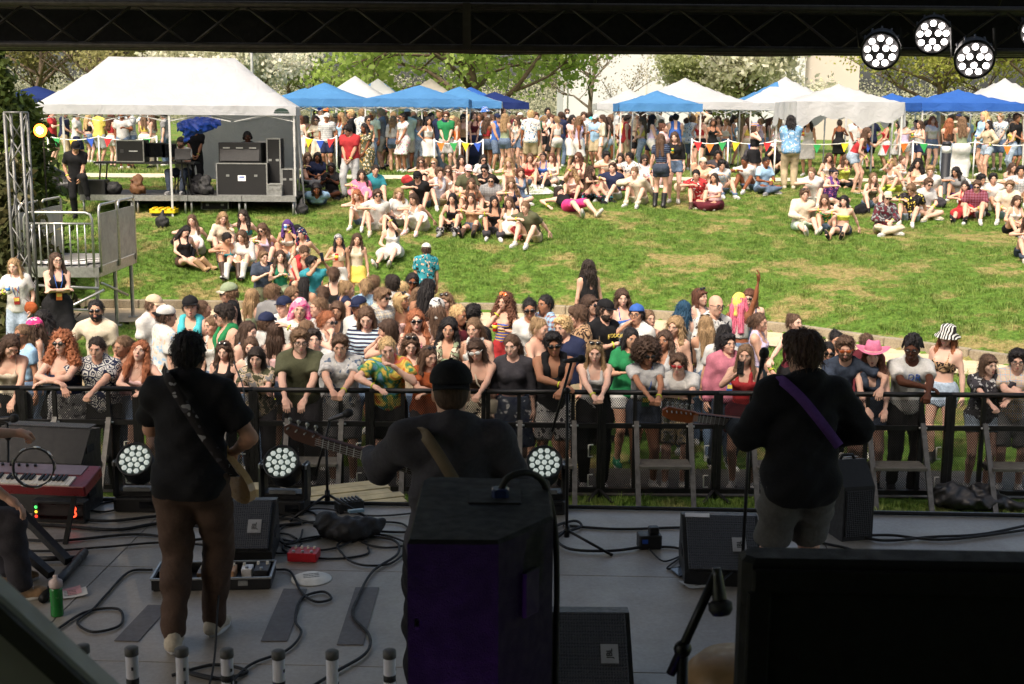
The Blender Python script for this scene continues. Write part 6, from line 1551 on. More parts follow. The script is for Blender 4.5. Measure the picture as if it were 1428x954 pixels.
# ---- wooden pallet ramp at the front of the stage
pl = empty('pallet', tuple(at_y(478, 680, 10.5)), math.radians(24), 'weathered pale wooden pallet tilted against the stage front', 'pallet')
pl.location.z = .88
wood = mat('weathered wood', (182, 166, 124), .8, var=.28, vscale=5, bump_s=.5, bscale=30)
for k in range(6): MB().box((0, .36 - .145 * k, .02 + .004 * (k % 2)), (1.0 - .06 * (k % 3), .125, .028), bev=.004).build('plank', wood, pl)
for x in (-.4, 0, .4): MB().box((x, 0, -.06), (.09, .82, .10)).build('bearer', wood, pl)
for x in (-.4, .4):
    for y in (-.3, .3): MB().box((x, y, -.49), (.09, .09, .76)).build('leg', wood, pl)
pl2 = empty('wooden_block', tuple(at_y(338, 673, 10.45)), 0, 'short pale timber block at the stage front', 'block'); pl2.location.z = .95; MB().box((0, 0, 0), (.32, .2, .16), bev=.01).build('timber', wood, pl2); MB().box((0, .02, -.52), (.28, .16, .86)).build('support', wood, pl2)
# black jacket lying at the foot of the barricade
V, F = sdf_mesh([ell((0, 0, .08), (.42, .17, .10)), ell((-.22, .02, .13), (.22, .14, .13)), cone((.2, -.03, .06), (.5, -.08, .04), .07, .04), ell((.1, .05, .15), (.15, .1, .1))], .018, disp=lumps(30, .028)); q = at_z(1348, 702, 0.02)
tag(link('black_jacket', mesh_np('jacket', V, F), None, [mat('nylon shiny black', (20, 20, 22), .4, bump_s=.4)], loc=(q[0], 13.28, .02)), 'crumpled black jacket lying at the foot of the barricade', 'jacket')

# ---------------------------------------------------------------- stage gear
def floor_mon(px, py, w, label, rz_=0.0, s=1.0, logo=True, plate=None):
    p = on_stage(px, py); root = empty('floor_monitor', (p[0], p[1], SZ), math.radians(rz_), label, 'floor monitor', 'floor monitor wedges')
    prof = [(-.24, .0), (.20, .0), (.26, .06), (.20, .36), (.10, .37), (-.27, .10)]
    MB().prism([(y * s, z * s) for y, z in prof], -w / 2, w / 2, R=np.array([[0, 0, 1], [1, 0, 0], [0, 1, 0]])).build('cabinet', BLKP, root)
    a, b_ = np.array([-.27, .10]) * s, np.array([.10, .37]) * s; d = b_ - a; L = np.linalg.norm(d); ang = math.degrees(math.atan2(d[1], d[0]))
    c = np.array([0, (a + b_)[0] / 2, (a + b_)[1] / 2]); R = rx(ang)
    m, nt, b = new_mat('grille'); m = MATS.get('grille') or m
    if 'grille' not in MATS:
        v = coords(nt, 'Object'); vo = node(nt, 'ShaderNodeTexVoronoi', Scale=70.0, Randomness=.15); nt.links.new(v, vo.inputs['Vector'])
        nt.links.new(ramp(nt, vo.outputs['Distance'], [(.25, lin((10, 10, 10))), (.5, lin((62, 62, 63)))]), b.inputs['Base Color']); b.inputs['Roughness'].default_value = .5; b.inputs['Metallic'].default_value = .4; bump(nt, b, vo.outputs['Distance'], 1.0, .01); MATS['grille'] = m
    g = MB().box(c + R @ np.array([0, 0, .010]), (w - .05, L - .03, .02), R, bev=.006).build('grille', m, root)
    if logo: 
        o = MB().box(c + R @ np.array([w * .22, -.02, .0225]), (.09, .11, .005), R).build('badge', mat('badge grey', (150, 150, 150), .5), root); text_on(o, 'JBL', c + R @ np.array([w * .22, -.02, .0265]), R @ rz(90), .045, (20, 20, 20), 'brand_letters')
    if plate: MB().box(c + R @ np.array([-w * .3, L / 2 - .02, .022]), (.16, .03, .004), R).build('sticker', mat('paper white', (225, 225, 228), .7), root)
    for s_ in (-1, 1): MB().box((s_ * (w / 2 + .002), 0, .16), (.006, .14, .05)).build('handle', mat('dark recess', (8, 8, 8), .8), root)
    return root
def text_on(parent, txt, pos, R, size, col, name, emit=0.0):
    cu = bpy.data.curves.new('t', 'FONT'); cu.body = txt; cu.size = size; cu.align_x = 'CENTER'; cu.align_y = 'CENTER'; cu.extrude = .001
    to = bpy.data.objects.new('tmp', cu); COL.objects.link(to); me = bpy.data.meshes.new_from_object(to.evaluated_get(bpy.context.evaluated_depsgraph_get())); bpy.data.objects.remove(to)
    me.materials.clear(); me.materials.append(None)
    return link(name, me, parent, [mat('letters %d %d %d' % col, col, .6, emit=col if emit else None, estr=emit)], mtx=m4(R, pos))
floor_mon(338, 772, .46, 'black floor monitor behind the player in brown trousers', 4, .95); floor_mon(1003, 800, .50, 'black floor monitor in front of the player in grey shorts', -3, 1.0, plate=True); floor_mon(822, 962, .42, 'dark floor monitor standing behind the tall black speaker', 0, 1.05)
ap = empty('stage_amplifier', tuple(on_stage(1176, 742)), math.radians(14), 'black amplifier with sloped top beside the player in shorts', 'amplifier')
MB().prism([(-.2, 0), (.2, 0), (.2, .50), (-.05, .56), (-.2, .40)], -.12, .12, R=np.array([[0, 0, 1], [1, 0, 0], [0, 1, 0]])).build('cabinet', BLKP, ap); MB().box((0, -.206, .2), (.20, .01, .34)).build('grille', MATS['grille'], ap); MB().box((.04, .04, .555), (.10, .07, .004), rx(-13)).build('sticker', mat('paper white', (225, 225, 228), .7), ap)
MB().tube([(-.06, 0, .54), (-.04, 0, .58), (.04, 0, .58), (.06, 0, .54)], .012, 6).build('handle', RUB, ap, True)
# moving-head lights
lensm = mat('led lens pale', (222, 226, 220), .25, var=.1, spec=.8, emit=(214, 226, 218), estr=.22); lensd = mat('lens plate', (96, 116, 112), .3, var=.15)
def moving_head(px, base_py, label, tilt=-38, rz_=0.0):
    p = on_stage(px, base_py); root = empty('moving_head_light', (p[0], p[1], SZ), math.radians(rz_), label, 'stage light', 'moving head lights at the stage front')
    MB().box((0, 0, .055), (.34, .26, .11), bev=.02).build('base', BLKP, root); MB().box((.08, -.132, .06), (.10, .006, .05)).build('display', mat('screen dark', (18, 20, 24), .15), root)
    for s in (-1, 1):
        MB().box((s * .165, 0, .24), (.045, .15, .28), bev=.02).build('yoke_arm', BLKP, root); MB().box((s * .165, -.04, .36), (.04, .06, .04), bev=.01).build('lock', ALU, root)
    MB().box((0, .02, .125), (.33, .16, .05), bev=.02).build('yoke_bridge', BLKP, root); MB().box((0, -.085, .17), (.2, .012, .03), rx(20)).build('handle', ALU, root)
    R = rx(90 + tilt); c = np.array([0, 0, .33])
    hd = MB().lathe([(.001, -.15), (.09, -.14), (.128, -.06), (.132, .10), (.136, .115), (.136, .135), (.124, .135), (.122, .122), (.001, .122)], c, 30, R=R).build('head', BLKP, root, True)
    MB().lathe([(.001, .1235), (.121, .1235)], c, 24, R=R).build('face_plate', lensd, hd)
    cells = [(0, 0)] + [(.05 * math.cos(a), .05 * math.sin(a)) for a in np.arange(6) * math.pi / 3] + [(.096 * math.cos(a), .096 * math.sin(a)) for a in np.arange(12) * math.pi / 6 + .26]
    for x, y in cells: MB().lathe([(.0215, .123), (.0215, .130), (.012, .137), (.001, .138)], c + R @ np.array([x, y, 0]), 6, R=R).build('lens', lensm, hd)
    return root
moving_head(196, 708, 'moving head light between the keyboard and the player in brown trousers'); moving_head(398, 712, 'moving head light beside the wooden pallet', rz_=-4); moving_head(757, 712, 'moving head light beside the tall black speaker', rz_=3)
# microphone stands
def mic(root, tip, back, r=.031):
    tip = np.array(tip, float); back = np.array(back, float); t = tip - back; L = np.linalg.norm(t); t /= L; R = frame_from(t, np.array([0, 0, 1.]) if abs(t[2]) < .9 else np.array([1., 0, 0]))
    MB().lathe([(.001, 0), (.011, 0), (.014, .02), (.019, L * .62), (.019, L * .66)], back, 12, R=R).build('mic_body', mat('mic grey', (60, 60, 62), .4, .5), root, True)
    MB().lathe([(.019, L * .66), (r, L * .72), (r, L * .86), (r * .75, L * .96), (.001, L)], back, 14, R=R).build('mic_head', RUB, root, True)
def mic_stand(label, base, joint, boom_end, mic_tip, mic_back, boom_tail=None, legs=True, r=.011):
    root = empty('microphone_stand', (0, 0, 0), label=label, cat='microphone stand'); base = np.array(base, float)
    MB().tube([base + [0, 0, .12], joint], r, 8).build('pole', BLK, root, True)
    if legs:
        for a in (100, 220, 340): e = base + np.array([.32 * math.cos(math.radians(a)), .32 * math.sin(math.radians(a)), .012]); MB().tube([base + [0, 0, .15], e], .010, 6).ell(e, (.016, .016, .012), 6, 4).build('leg', BLK, root, True)
        MB().lathe([(.02, .10), (.02, .18)], base, 10).build('collar', BLK, root, True)
    tail = boom_tail if boom_tail is not None else joint
    MB().tube([tail, boom_end], r * .85, 8).build('boom', BLK, root, True); MB().ell(joint, (.024, .024, .024), 8, 6).build('clutch', BLK, root, True)
    MB().bar(boom_end, mic_back, .016).build('clip', BLK, root)
    mic(root, mic_tip, mic_back); return root
b1 = on_stage(457, 716); Y1 = b1[1]
mic_stand('microphone stand beside the wooden pallet with a mic pointing sideways', b1, at_y(455, 622, Y1), at_y(460, 588, Y1 - .05), at_y(492, 574, Y1 - .1), at_y(458, 586, Y1 - .05), boom_tail=at_y(440, 664, Y1 - .03))
b2 = on_stage(790, 768); Y2 = b2[1]
mic_stand('microphone stand in front of the tall black speaker with a long boom', b2, at_y(791, 545, Y2), at_y(797, 505, Y2 + .05), at_y(817, 500, Y2), at_y(785, 504, Y2 + .02), boom_tail=at_y(770, 602, Y2 + .02))
b3 = on_stage(1034, 815); Y3 = b3[1]
mic_stand('straight microphone stand beside the player in grey shorts', b3, at_y(1047, 570, Y3), at_y(1063, 505, Y3 + .05), at_y(1067, 486, Y3 - .02), at_y(1060, 520, Y3 + .08))
b5 = on_stage(12, 745); Y5 = b5[1]
mic_stand('microphone stand beside the red keyboard', b5, at_y(11, 610, Y5), at_y(10, 590, Y5), at_y(26, 583, Y5), at_y(-8, 585, Y5))
YM = 3.2; bb = at_y(957, 1150, YM); bb[2] = SZ
mic_stand('short boom microphone stand with a pencil mic pointing down', bb, at_y(952, 905, YM), at_y(998, 802, YM), at_y(1006, 860, YM - .02), at_y(999, 792, YM), boom_tail=at_y(935, 940, YM), r=.015)
# player gear: red keyboard on a black amplifier, tambourine, count display
kb = empty('keyboard', tuple(at_y(48, 668, 8.75)), math.radians(-6), 'red keyboard synthesizer lying on a black stand', 'keyboard')
redm = mat('keyboard red', (112, 14, 24), .35); R = rx(14)
MB().box((0, 0, 0), (.86, .30, .075), R, bev=.01).build('body', redm, kb); MB().box(R @ np.array([-.03, .07, .040]), (.74, .13, .008), R).build('control_panel', mat('panel pale', (122, 104, 110), .4), kb)
for k in range(22): MB().box(R @ np.array([-.39 + .033 * k, -.085, .041]), (.030, .12, .012), R).build('white_key', mat('ivory', (214, 208, 196), .4), kb)
for k in range(21):
    if k % 7 not in (2, 6): MB().box(R @ np.array([-.373 + .033 * k, -.062, .053]), (.016, .075, .014), R).build('black_key', BLKP, kb)
for k in range(6): MB().lathe([(.011, 0), (.010, .016), (.001, .017)], R @ np.array([-.33 + .06 * k, .10, .044]), 8, R=R).build('knob', BLKP, kb)
for sx in (-.3, .3): MB().bar((sx, 0, -.04), (sx - .1, .0, SZ - at_y(48, 668, 8.75)[2]), .03).build('leg', BLK, kb)
am = empty('bass_cabinet', tuple(on_stage(78, 700)), math.radians(-8), 'large black speaker cabinet with angled front behind the keyboard', 'speaker'); am.location.y = 9.62; am.location.z = SZ
MB().prism([(-.2, 0), (.13, 0), (.13, .60), (-.02, .62), (-.2, .40)], -.36, .36, R=np.array([[0, 0, 1], [1, 0, 0], [0, 1, 0]])).build('cabinet', BLKP, am)
for k in range(3): MB().box((.363, -.05, .14 + .17 * k), (.008, .12, .05)).build('handle', mat('dark recess', (8, 8, 8), .8), am)
MB().box((0, .055, .625), (.68, .13, .01)).build('top_grille', MATS['grille'], am)
cl = empty('display_box', tuple(on_stage(86, 727)), math.radians(-5), 'small black display box showing a red figure', 'display'); cl.location.z = SZ
MB().box((0, 0, .085), (.40, .10, .16), bev=.006).build('housing', BLKP, cl); MB().box((.02, -.052, .09), (.34, .004, .12)).build('window', mat('window red', (26, 8, 8), .12), cl)
text_on(cl, '8', (.115, -.056, .09), rx(90), .13, (255, 70, 40), 'digit', 1.6)
for k, c in enumerate(((255, 60, 40), (240, 200, 60), (80, 240, 110))): MB().ell((-.165, -.056, .05 + .035 * k), (.012, .006, .012), 8, 5).build('led', mat('led %d' % k, c, .4, emit=c, estr=.8), cl)
ks = empty('x_stand', (0, 0, 0), label='black folding stand lying over on the stage floor', cat='stand')
g1 = lambda x, y, h_=.0: on_stage(x, y) + np.array([0, 0, h_])
MB().bar(g1(20, 760, .30), g1(96, 795, .06), .05).build('leg', BLK, ks); MB().bar(g1(14, 795, .22), g1(72, 812, .05), .05).build('leg', BLK, ks); MB().tube([g1(118, 776, .03), g1(60, 842, .03)], .03, 8).build('foot_bar', BLK, ks, True); MB().tube([g1(40, 786, .03), g1(108, 784, .03)], .018, 8).build('cross_tube', BLK, ks, True)
# pedals
pb = empty('pedalboard', tuple(on_stage(300, 812)), math.radians(4), 'open black pedalboard case full of effect pedals', 'pedalboard')
for (c, s_) in (((0, 0, .012), (.72, .30, .02)), ((0, -.15, .045), (.74, .015, .07)), ((0, .15, .045), (.74, .015, .07)), ((-.365, 0, .045), (.015, .3, .07)), ((.365, 0, .045), (.015, .3, .07))): MB().box(c, s_).build('case_panel', BLKP, pb)
for (c, s_) in (((0, -.158, .082), (.75, .012, .012)), ((0, .158, .082), (.75, .012, .012)), ((-.372, 0, .082), (.012, .32, .012)), ((.372, 0, .082), (.012, .32, .012))): MB().box(c, s_).build('edge_strip', ALU, pb)
for x in (-.2, .2): MB().box((x, -.162, .05), (.06, .012, .03)).build('latch', ALU, pb)
def pedal(parent, c, s_, col, nk=3, name='pedal'):
    o = MB().box((c[0], c[1], c[2] + s_[2] / 2), s_, bev=.006).build(name, mat('pedal %d %d %d' % col, col, .4, .2), parent)
    for k in range(nk): MB().lathe([(.010, 0), (.009, .018), (.001, .019)], (c[0] - s_[0] * .32 + s_[0] * .64 * k / max(1, nk - 1), c[1] + s_[1] * .28, c[2] + s_[2]), 8).build('knob', mat('knob cream', (210, 205, 190), .4), o)
    MB().lathe([(.011, 0), (.011, .012), (.001, .014)], (c[0], c[1] - s_[1] * .3, c[2] + s_[2]), 8).build('switch', ALU, o)
pedal(pb, (-.28, .05, .025), (.15, .13, .06), (40, 40, 42), 4); pedal(pb, (-.22, -.08, .025), (.14, .11, .05), (70, 150, 96)); pedal(pb, (-.05, .02, .025), (.12, .12, .05), (90, 70, 50)); pedal(pb, (.08, .03, .025), (.10, .14, .06), (196, 150, 110)); pedal(pb, (.20, .06, .025), (.07, .10, .055), (226, 226, 226), 1); pedal(pb, (.30, .02, .025), (.09, .16, .07), (52, 52, 54), 2)
rp = empty('red_pedal', tuple(on_stage(424, 780)), math.radians(-4), 'bright red effects pedal on the stage floor', 'pedal'); pedal(rp, (0, 0, .004), (.20, .14, .06), (176, 30, 40), 4, 'body')
for x in (-.06, .06): MB().lathe([(.011, 0), (.011, .012), (.001, .014)], (x, -.042, .064), 8).build('switch', ALU, rp)
pp = empty('paper_plate', tuple(on_stage(434, 808)), .2, 'white paper plate with handwriting on its base', 'plate'); MB().lathe([(.001, .026), (.085, .026), (.092, .022), (.12, .008), (.132, .006), (.132, .002), (.001, .004)], n=32).build('disc', mat('paper plate', (222, 220, 212), .8), pp, True)
for k in range(3): text_on(pp, '~~~~~~', (0, .03 - .03 * k, .0275), rz(8), .03, (70, 70, 72), 'handwriting')
bt = empty('water_bottle', tuple(on_stage(80, 858)), 0, 'green translucent water bottle with a white cap', 'bottle'); gm = mat('bottle green', (22, 120, 46), .2, spec=.7)
MB().lathe([(.001, 0), (.036, 0), (.038, .01), (.036, .08), (.038, .10), (.038, .165), (.034, .18)], n=18).build('body', gm, bt, True); MB().lathe([(.038, .178), (.040, .19), (.040, .215), (.022, .228), (.014, .235), (.014, .25), (.001, .252)], n=16).build('cap', mat('cap pale', (196, 178, 172), .5), bt, True)
for (px, py, col, lab, nm) in ((98, 830, (216, 212, 204), 'handwritten white set list curling on the floor', 'set_list'), (972, 816, (206, 206, 204), 'white set list lying by the floor monitor', 'set_list'), (90, 828, (216, 160, 160), 'small pink paper slip by the bottle', 'paper_slip')):
    o = empty(nm, tuple(on_stage(px, py) + np.array([0, 0, .004])), .4, lab, 'paper'); V = np.array([(x * .1, y * .07, .012 * x * x + .004) for x in np.linspace(-1, 1, 7) for y in (-1, 0, 1)]); F = np.array([(i * 3 + j, i * 3 + 3 + j, i * 3 + 4 + j, i * 3 + 1 + j) for i in range(6) for j in (0, 1)])
    link('sheet', mesh_np('sheet', V, F), o, [mat('paper %d' % col[1], col, .8)])
    if nm == 'set_list':
        for k in range(4): text_on(o, '~~~~~', (0, .045 - .027 * k, .010), np.eye(3), .026, (70, 70, 72), 'handwriting')
ph = empty('phone', tuple(on_stage(948, 800) + np.array([0, 0, .006])), .3, 'black phone lying by the floor monitor', 'phone'); MB().box((0, 0, .004), (.08, .155, .008), bev=.004).build('body', BLKP, ph); MB().box((0, 0, .0088), (.072, .145, .001)).build('screen', mat('phone screen', (60, 70, 84), .08), ph)
db = empty('power_box', tuple(on_stage(905, 763)), .1, 'black power box with plugs near the floor monitor', 'power box'); MB().box((0, 0, .05), (.16, .12, .10), bev=.01).build('body', BLKP, db); MB().box((.03, 0, .125), (.07, .06, .05), bev=.008).build('plug', BLKP, db); MB().box((-.04, -.061, .06), (.04, .003, .03)).build('socket', mat('socket blue', (40, 80, 170), .4), db)
V, F = sdf_mesh([ell((0, 0, .07), (.17, .11, .09)), ell((-.15, .05, .10), (.09, .09, .09)), ell((.15, .06, .08), (.10, .08, .07)), cone((.12, .06, .08), (.25, .08, .10), .04, .02)], .012, disp=lumps(46, .016)); q = on_stage(485, 752)
tag(link('black_bag', mesh_np('bag', V, F), None, [mat('nylon black', (24, 24, 26), .7, bump_s=.3)], loc=(q[0], q[1], SZ)), 'black soft bag heaped among the cables', 'bag')
q2 = on_stage(497, 742); wt = empty('wireless_pack', (q2[0], q2[1], SZ + .15), .4, 'pale blue lit handset lying on the black bag', 'handset'); MB().box((0, 0, .01), (.11, .06, .02), rx(-8), bev=.004).build('body', mat('pack blue', (120, 150, 170), .4), wt)
tr2 = empty('mini_rack', tuple(on_stage(487, 712)), .5, 'ribbed black power supply at the stage front', 'power supply'); MB().box((0, 0, .04), (.2, .12, .08), bev=.006).build('body', BLKP, tr2)
for k in range(6): MB().box((-.075 + .03 * k, 0, .085), (.012, .11, .02)).build('fin', mat('fin grey', (70, 70, 70), .5), tr2)
# cables
def spline(P_, n=8):
    P_ = [np.asarray(p, float) for p in P_]; Q = [2 * P_[0] - P_[1]] + P_ + [2 * P_[-1] - P_[-2]]; out = []
    for i in range(1, len(Q) - 2):
        for k in range(n):
            t = k / n; a, b_, c, d = Q[i - 1:i + 3]; out.append(.5 * ((2 * b_) + (c - a) * t + (2 * a - 5 * b_ + 4 * c - d) * t * t + (3 * b_ - a - 3 * c + d) * t ** 3))
    return out + [P_[-1]]
NC = [0]
def cable(pts, label, r=.0075, m=None, loop=0):
    NC[0] += 1; z = SZ + r + .002 + .002 * (NC[0] % 5)
    W = [on_stage(*p[:2]) + np.array([0, 0, z - SZ + (p[2] if len(p) > 2 else 0)]) for p in pts]
    o = MB().tube(spline(W), r, 6).build('cable', m or RUB, None, True); return tag(o, label, 'cable', 'cables strewn over the stage')
rg = mat('cable grey', (46, 46, 48), .55)
cable([(-20, 738), (60, 735), (160, 742), (230, 733), (330, 741), (420, 733)], 'thick black cable running straight past the keyboard', .013)
cable([(-20, 752), (80, 757), (190, 748), (260, 756), (330, 748)], 'black cable sagging beside the thick one', .010); cable([(-20, 728), (70, 724), (150, 730), (240, 722), (330, 728)], 'black cable nearest the moving head light', .011)
cable([(-20, 768), (60, 772), (150, 766), (235, 760), (330, 768)], 'thin black cable behind the tipped stand', .008); cable([(120, 720), (135, 706), (165, 700), (188, 704), (150, 715), (122, 713)], 'black cable looped in front of the moving head light')
cable([(213, 797), (180, 800), (150, 830), (130, 852), (108, 870), (130, 884), (168, 874), (165, 852), (120, 856), (80, 880)], 'black cable looping from the pedalboard to the bottle', .008)
cable([(385, 797), (405, 800), (420, 828), (440, 842), (462, 838), (450, 828), (420, 838), (412, 868), (420, 886), (400, 910), (350, 930), (318, 960)], 'black cable curling past the paper plate', .008)
cable([(480, 750), (545, 755), (555, 775), (520, 800), (500, 835), (492, 862), (515, 890), (510, 915), (470, 940), (430, 965)], 'black cable snaking across the tape strip', .009)
cable([(330, 640, .85), (345, 690, .75), (330, 780, .5), (310, 870, .3), (300, 930, .05), (292, 960)], 'thin guitar cable hanging from the player in brown trousers', .006)
for k, (cx_, cy_, rx_, ry_) in enumerate(((415, 735, 40, 22), (392, 760, 26, 14), (440, 750, 55, 20), (520, 770, 48, 22), (402, 742, 22, 20), (460, 765, 60, 16), (540, 748, 40, 18))):
    cable([(cx_ + rx_ * math.cos(t) * (1 + .12 * math.sin(3 * t + k)), cy_ + ry_ * math.sin(t)) for t in np.linspace(0, 5.8, 11)], ['tangled cable coil by the second moving head light', 'small cable loop next to the floor monitor', 'wide cable loop under the black bag', 'cable loop beside the bassist', 'upright-looking cable ring near the power supply', 'flat cable loop in front of the red pedal', 'cable loop at the far side of the black bag'][k], .0075)
cable([(340, 730), (400, 726), (470, 738), (560, 745), (640, 738)], 'straight cable running behind the black bag', .009); cable([(400, 718), (450, 712), (520, 722), (600, 716)], 'blue-tipped cable near the stage edge', .007, rg)
cable([(780, 748), (810, 738), (800, 730), (770, 742), (790, 768), (850, 772), (900, 766)], 'looped cable between the speaker and the power box', .010); cable([(785, 735), (860, 740), (940, 738), (960, 738)], 'double cable running towards the floor monitor', .010)
cable([(910, 765), (940, 766), (960, 772)], 'short cable plugged into the floor monitor', .009); cable([(905, 768), (925, 785), (950, 778), (930, 795), (955, 792)], 'thin cable tangle beside the power box', .006)
cable([(1180, 745), (1230, 757), (1300, 752), (1370, 748), (1450, 732)], 'black cable curving along the bare stage corner', .010); cable([(1180, 752), (1240, 750), (1320, 756), (1450, 740)], 'second black cable along the bare stage corner', .010)
cable([(1100, 752), (1150, 760), (1190, 770), (1210, 790)], 'cable between the amplifier legs and floor', .009); cable([(240, 945), (300, 930), (345, 940), (300, 950), (260, 940), (330, 955)], 'coil of cable behind the white tubes', .009)
# tall speaker cabinet close to the camera, its stand, and the box beside it
spk = empty('tall_speaker', (at_y(660, 760, 3.55)[0], 3.55, 2.08), math.radians(0), 'tall black loudspeaker with chamfered corner and cable recess', 'loudspeaker')
foot = [(-.165, -.28), (.075, -.28), (.225, -.06), (.225, .32), (-.145, .34), (-.165, .30)]
SPM = mat('speaker coat', (8, 8, 9), .75, var=.15, bump_s=.5, bscale=260, spec=.25)
mb = MB(); z = [0, .89, .90]; sc_ = [1, 1, .965]
V = []; 
for zz, s_ in zip(z, sc_): V += [(x * s_, y * s_, zz) for x, y in foot]
n6 = 6; F = [tuple(range(5, -1, -1)), tuple(range(12, 18))] + [(k * 6 + i, k * 6 + (i + 1) % 6, k * 6 + 6 + (i + 1) % 6, k * 6 + 6 + i) for k in range(2) for i in range(6)]
mb.add(V, F); mb.build('cabinet', SPM, spk)
MB().box((.06, .12, .898), (.15, .14, .012)).build('connector_recess', mat('dark recess', (8, 8, 8), .8), spk); MB().box((.075, .12, .912), (.05, .05, .03), bev=.008).build('connector', mat('connector blue', (34, 46, 84), .4), spk)
MB().tube(spline([(.075, .12, .92), (.10, .12, .96), (.16, .15, .965), (.21, .21, .90), (.245, .25, .7), (.25, .27, .2)]), .010, 8).build('lead', RUB, spk, True)
MB().box((.162, -.172, .72), (.014, .075, .13), rz(-34), bev=.01).build('handle', mat('dark recess', (8, 8, 8), .8), spk); MB().lathe([(.001, .006), (.006, .006), (.006, 0)], (-.14, -.282, .66), 8, R=rx(90)).build('screw', mat('dark recess', (8, 8, 8), .8), spk)
sb = empty('speaker_plinth', (at_y(660, 760, 3.55)[0] + .03, 3.57, SZ), 0, 'black plinth box carrying the tall loudspeaker', 'plinth'); MB().box((0, 0, .487), (.36, .56, .97), bev=.02).build('box', BLKP, sb); MB().box((0, -.283, .6), (.2, .01, .06)).build('handle', ALU, sb)
cb = empty('case_lid', (at_y(1034, 770, 2.66)[0] + .50, 2.66, 2.30), math.radians(-1.5), 'large black equipment panel with a recessed field, standing upright', 'equipment panel')
MB().box((0, 0, .43), (1.0, .09, .86), bev=.02).build('panel', mat('panel coat', (9, 9, 9), .7, var=.15, bump_s=.3, bscale=200, spec=.25), cb)
for (c, s_) in (((0, -.05, .815), (.96, .014, .05)), ((-.465, -.05, .42), (.05, .014, .74)), ((.465, -.05, .42), (.05, .014, .74)), ((0, -.05, .03), (.96, .014, .05))): MB().box(c, s_, bev=.005).build('frame_bar', mat('panel coat', (13, 13, 13), .55), cb)
cb2 = empty('rack_case', (at_y(1034, 770, 2.66)[0] + .50, 2.78, SZ), 0, 'black rack case under the upright panel', 'rack case'); MB().box((0, 0, .597), (1.02, .5, 1.195), bev=.02).build('shell', BLKP, cb2); MB().box((0, -.253, .7), (.3, .01, .08)).build('handle', ALU, cb2)
# pale curved drum behind the panel's edge
dr = empty('hand_drum', tuple(at_y(1026, 972, 3.35)), 0, 'pale wooden hand drum edge showing beside the upright panel', 'drum')
MB().lathe([(.001, .12), (.10, .115), (.135, .08), (.145, .0), (.135, -.25), (.10, -.6)], (0, 0, 0), 32).build('shell', mat('drum wood', (168, 134, 98), .5, var=.2, vscale=14), dr, True); dl = at_y(1026, 972, 3.35)[2] - SZ
MB().lathe([(.10, -.6), (.16, -dl)], n=20).build('stand', BLK, dr, True)
# row of white capped tubes
for k, (px, py) in enumerate(((115, 899), (183, 902), (253, 903), (316, 905), (388, 907), (463, 907), (543, 906))):
    Yt = 4.35 + .02 * k; p = at_y(px, py, Yt); h_ = p[2] - SZ; root = empty('capped_tube', (p[0], Yt, SZ), .3 * k, '%s white tube with a grey cap counting from the tilted metal lid' % ('first', 'second', 'third', 'fourth', 'fifth', 'sixth', 'seventh')[k], 'tube', 'row of white capped tubes')
    MB().lathe([(.034, 0), (.034, .02), (.022, .025), (.022, h_ - .03)], n=18).build('pipe', mat('pvc white', (224, 220, 224), .45, var=.1), root, True); MB().lathe([(.0245, h_ - .030), (.0245, h_ - .004), (.018, h_), (.001, h_)], n=18).build('cap', mat('cap grey', (96, 94, 92), .6, var=.25), root, True)
    if k in (1, 3, 4, 5, 6): MB().lathe([(.0226, h_ - .12 - .02 * (k % 3)), (.0226, h_ - .095 - .02 * (k % 3))], n=18).build('label_band', mat('print black', (40, 40, 42), .7), root, True)
    for q in range(3): MB().box((.0, -.0222, h_ - .075 - .05 * q), (.008, .002, .012)).build('mark', mat('print black', (40, 40, 42), .7), root)
# blurred metal lid close to the lens
p, q = at_y(-60, 760, 1.75), at_y(168, 968, 1.75); c = (p + q) / 2; t = (q - p); t /= np.linalg.norm(t); nrm = np.cross(t, np.array([0, 1., 0])); nrm = nrm if nrm[2] < 0 else -nrm
lid = empty('metal_lid', (0, 0, 0), label='dull grey metal lid tilted at the corner close by', cat='lid'); Rl = np.stack([t, np.array([0, 1., 0]), np.cross(t, np.array([0, 1., 0]))], 1)
MB().box(c + nrm * .13, (.62, .05, .26), Rl, bev=.012).build('sheet', mat('lid grey', (150, 150, 146), .5, .2, var=.12), lid); MB().box(c + nrm * .02 + np.array([0, -.03, 0]), (.62, .012, .03), Rl).build('rim', mat('rim dark', (40, 40, 40), .6), lid)
q0 = c + nrm * .26; MB().bar(q0, (q0[0] - .15, 1.85, SZ), .05).build('support', BLK, lid)
# violet LED lamp on the floor that tints the speaker back
vl = empty('violet_uplight', (at_y(640, 760, 3.0)[0], 2.62, SZ), 0, 'small violet LED uplight on the floor behind the speaker', 'stage light'); MB().lathe([(.001, 0), (.08, 0), (.085, .10), (.07, .12), (.001, .115)], n=18).build('housing', BLK, vl, True); MB().lathe([(.001, .122), (.06, .122)], n=16).build('lens', mat('violet glow', (150, 60, 255), .4, emit=(120, 30, 255), estr=4.0), vl)
sl = bpy.data.lights.new('violet_light', 'SPOT'); sl.energy = 42; sl.color = (.42, .10, 1.0); sl.spot_size = math.radians(44); sl.shadow_soft_size = .05; so = bpy.data.objects.new('violet_light', sl); COL.objects.link(so); so.parent = vl; so.location = (0, 0, .14); so.rotation_euler = (math.radians(180 - 34), 0, 0)

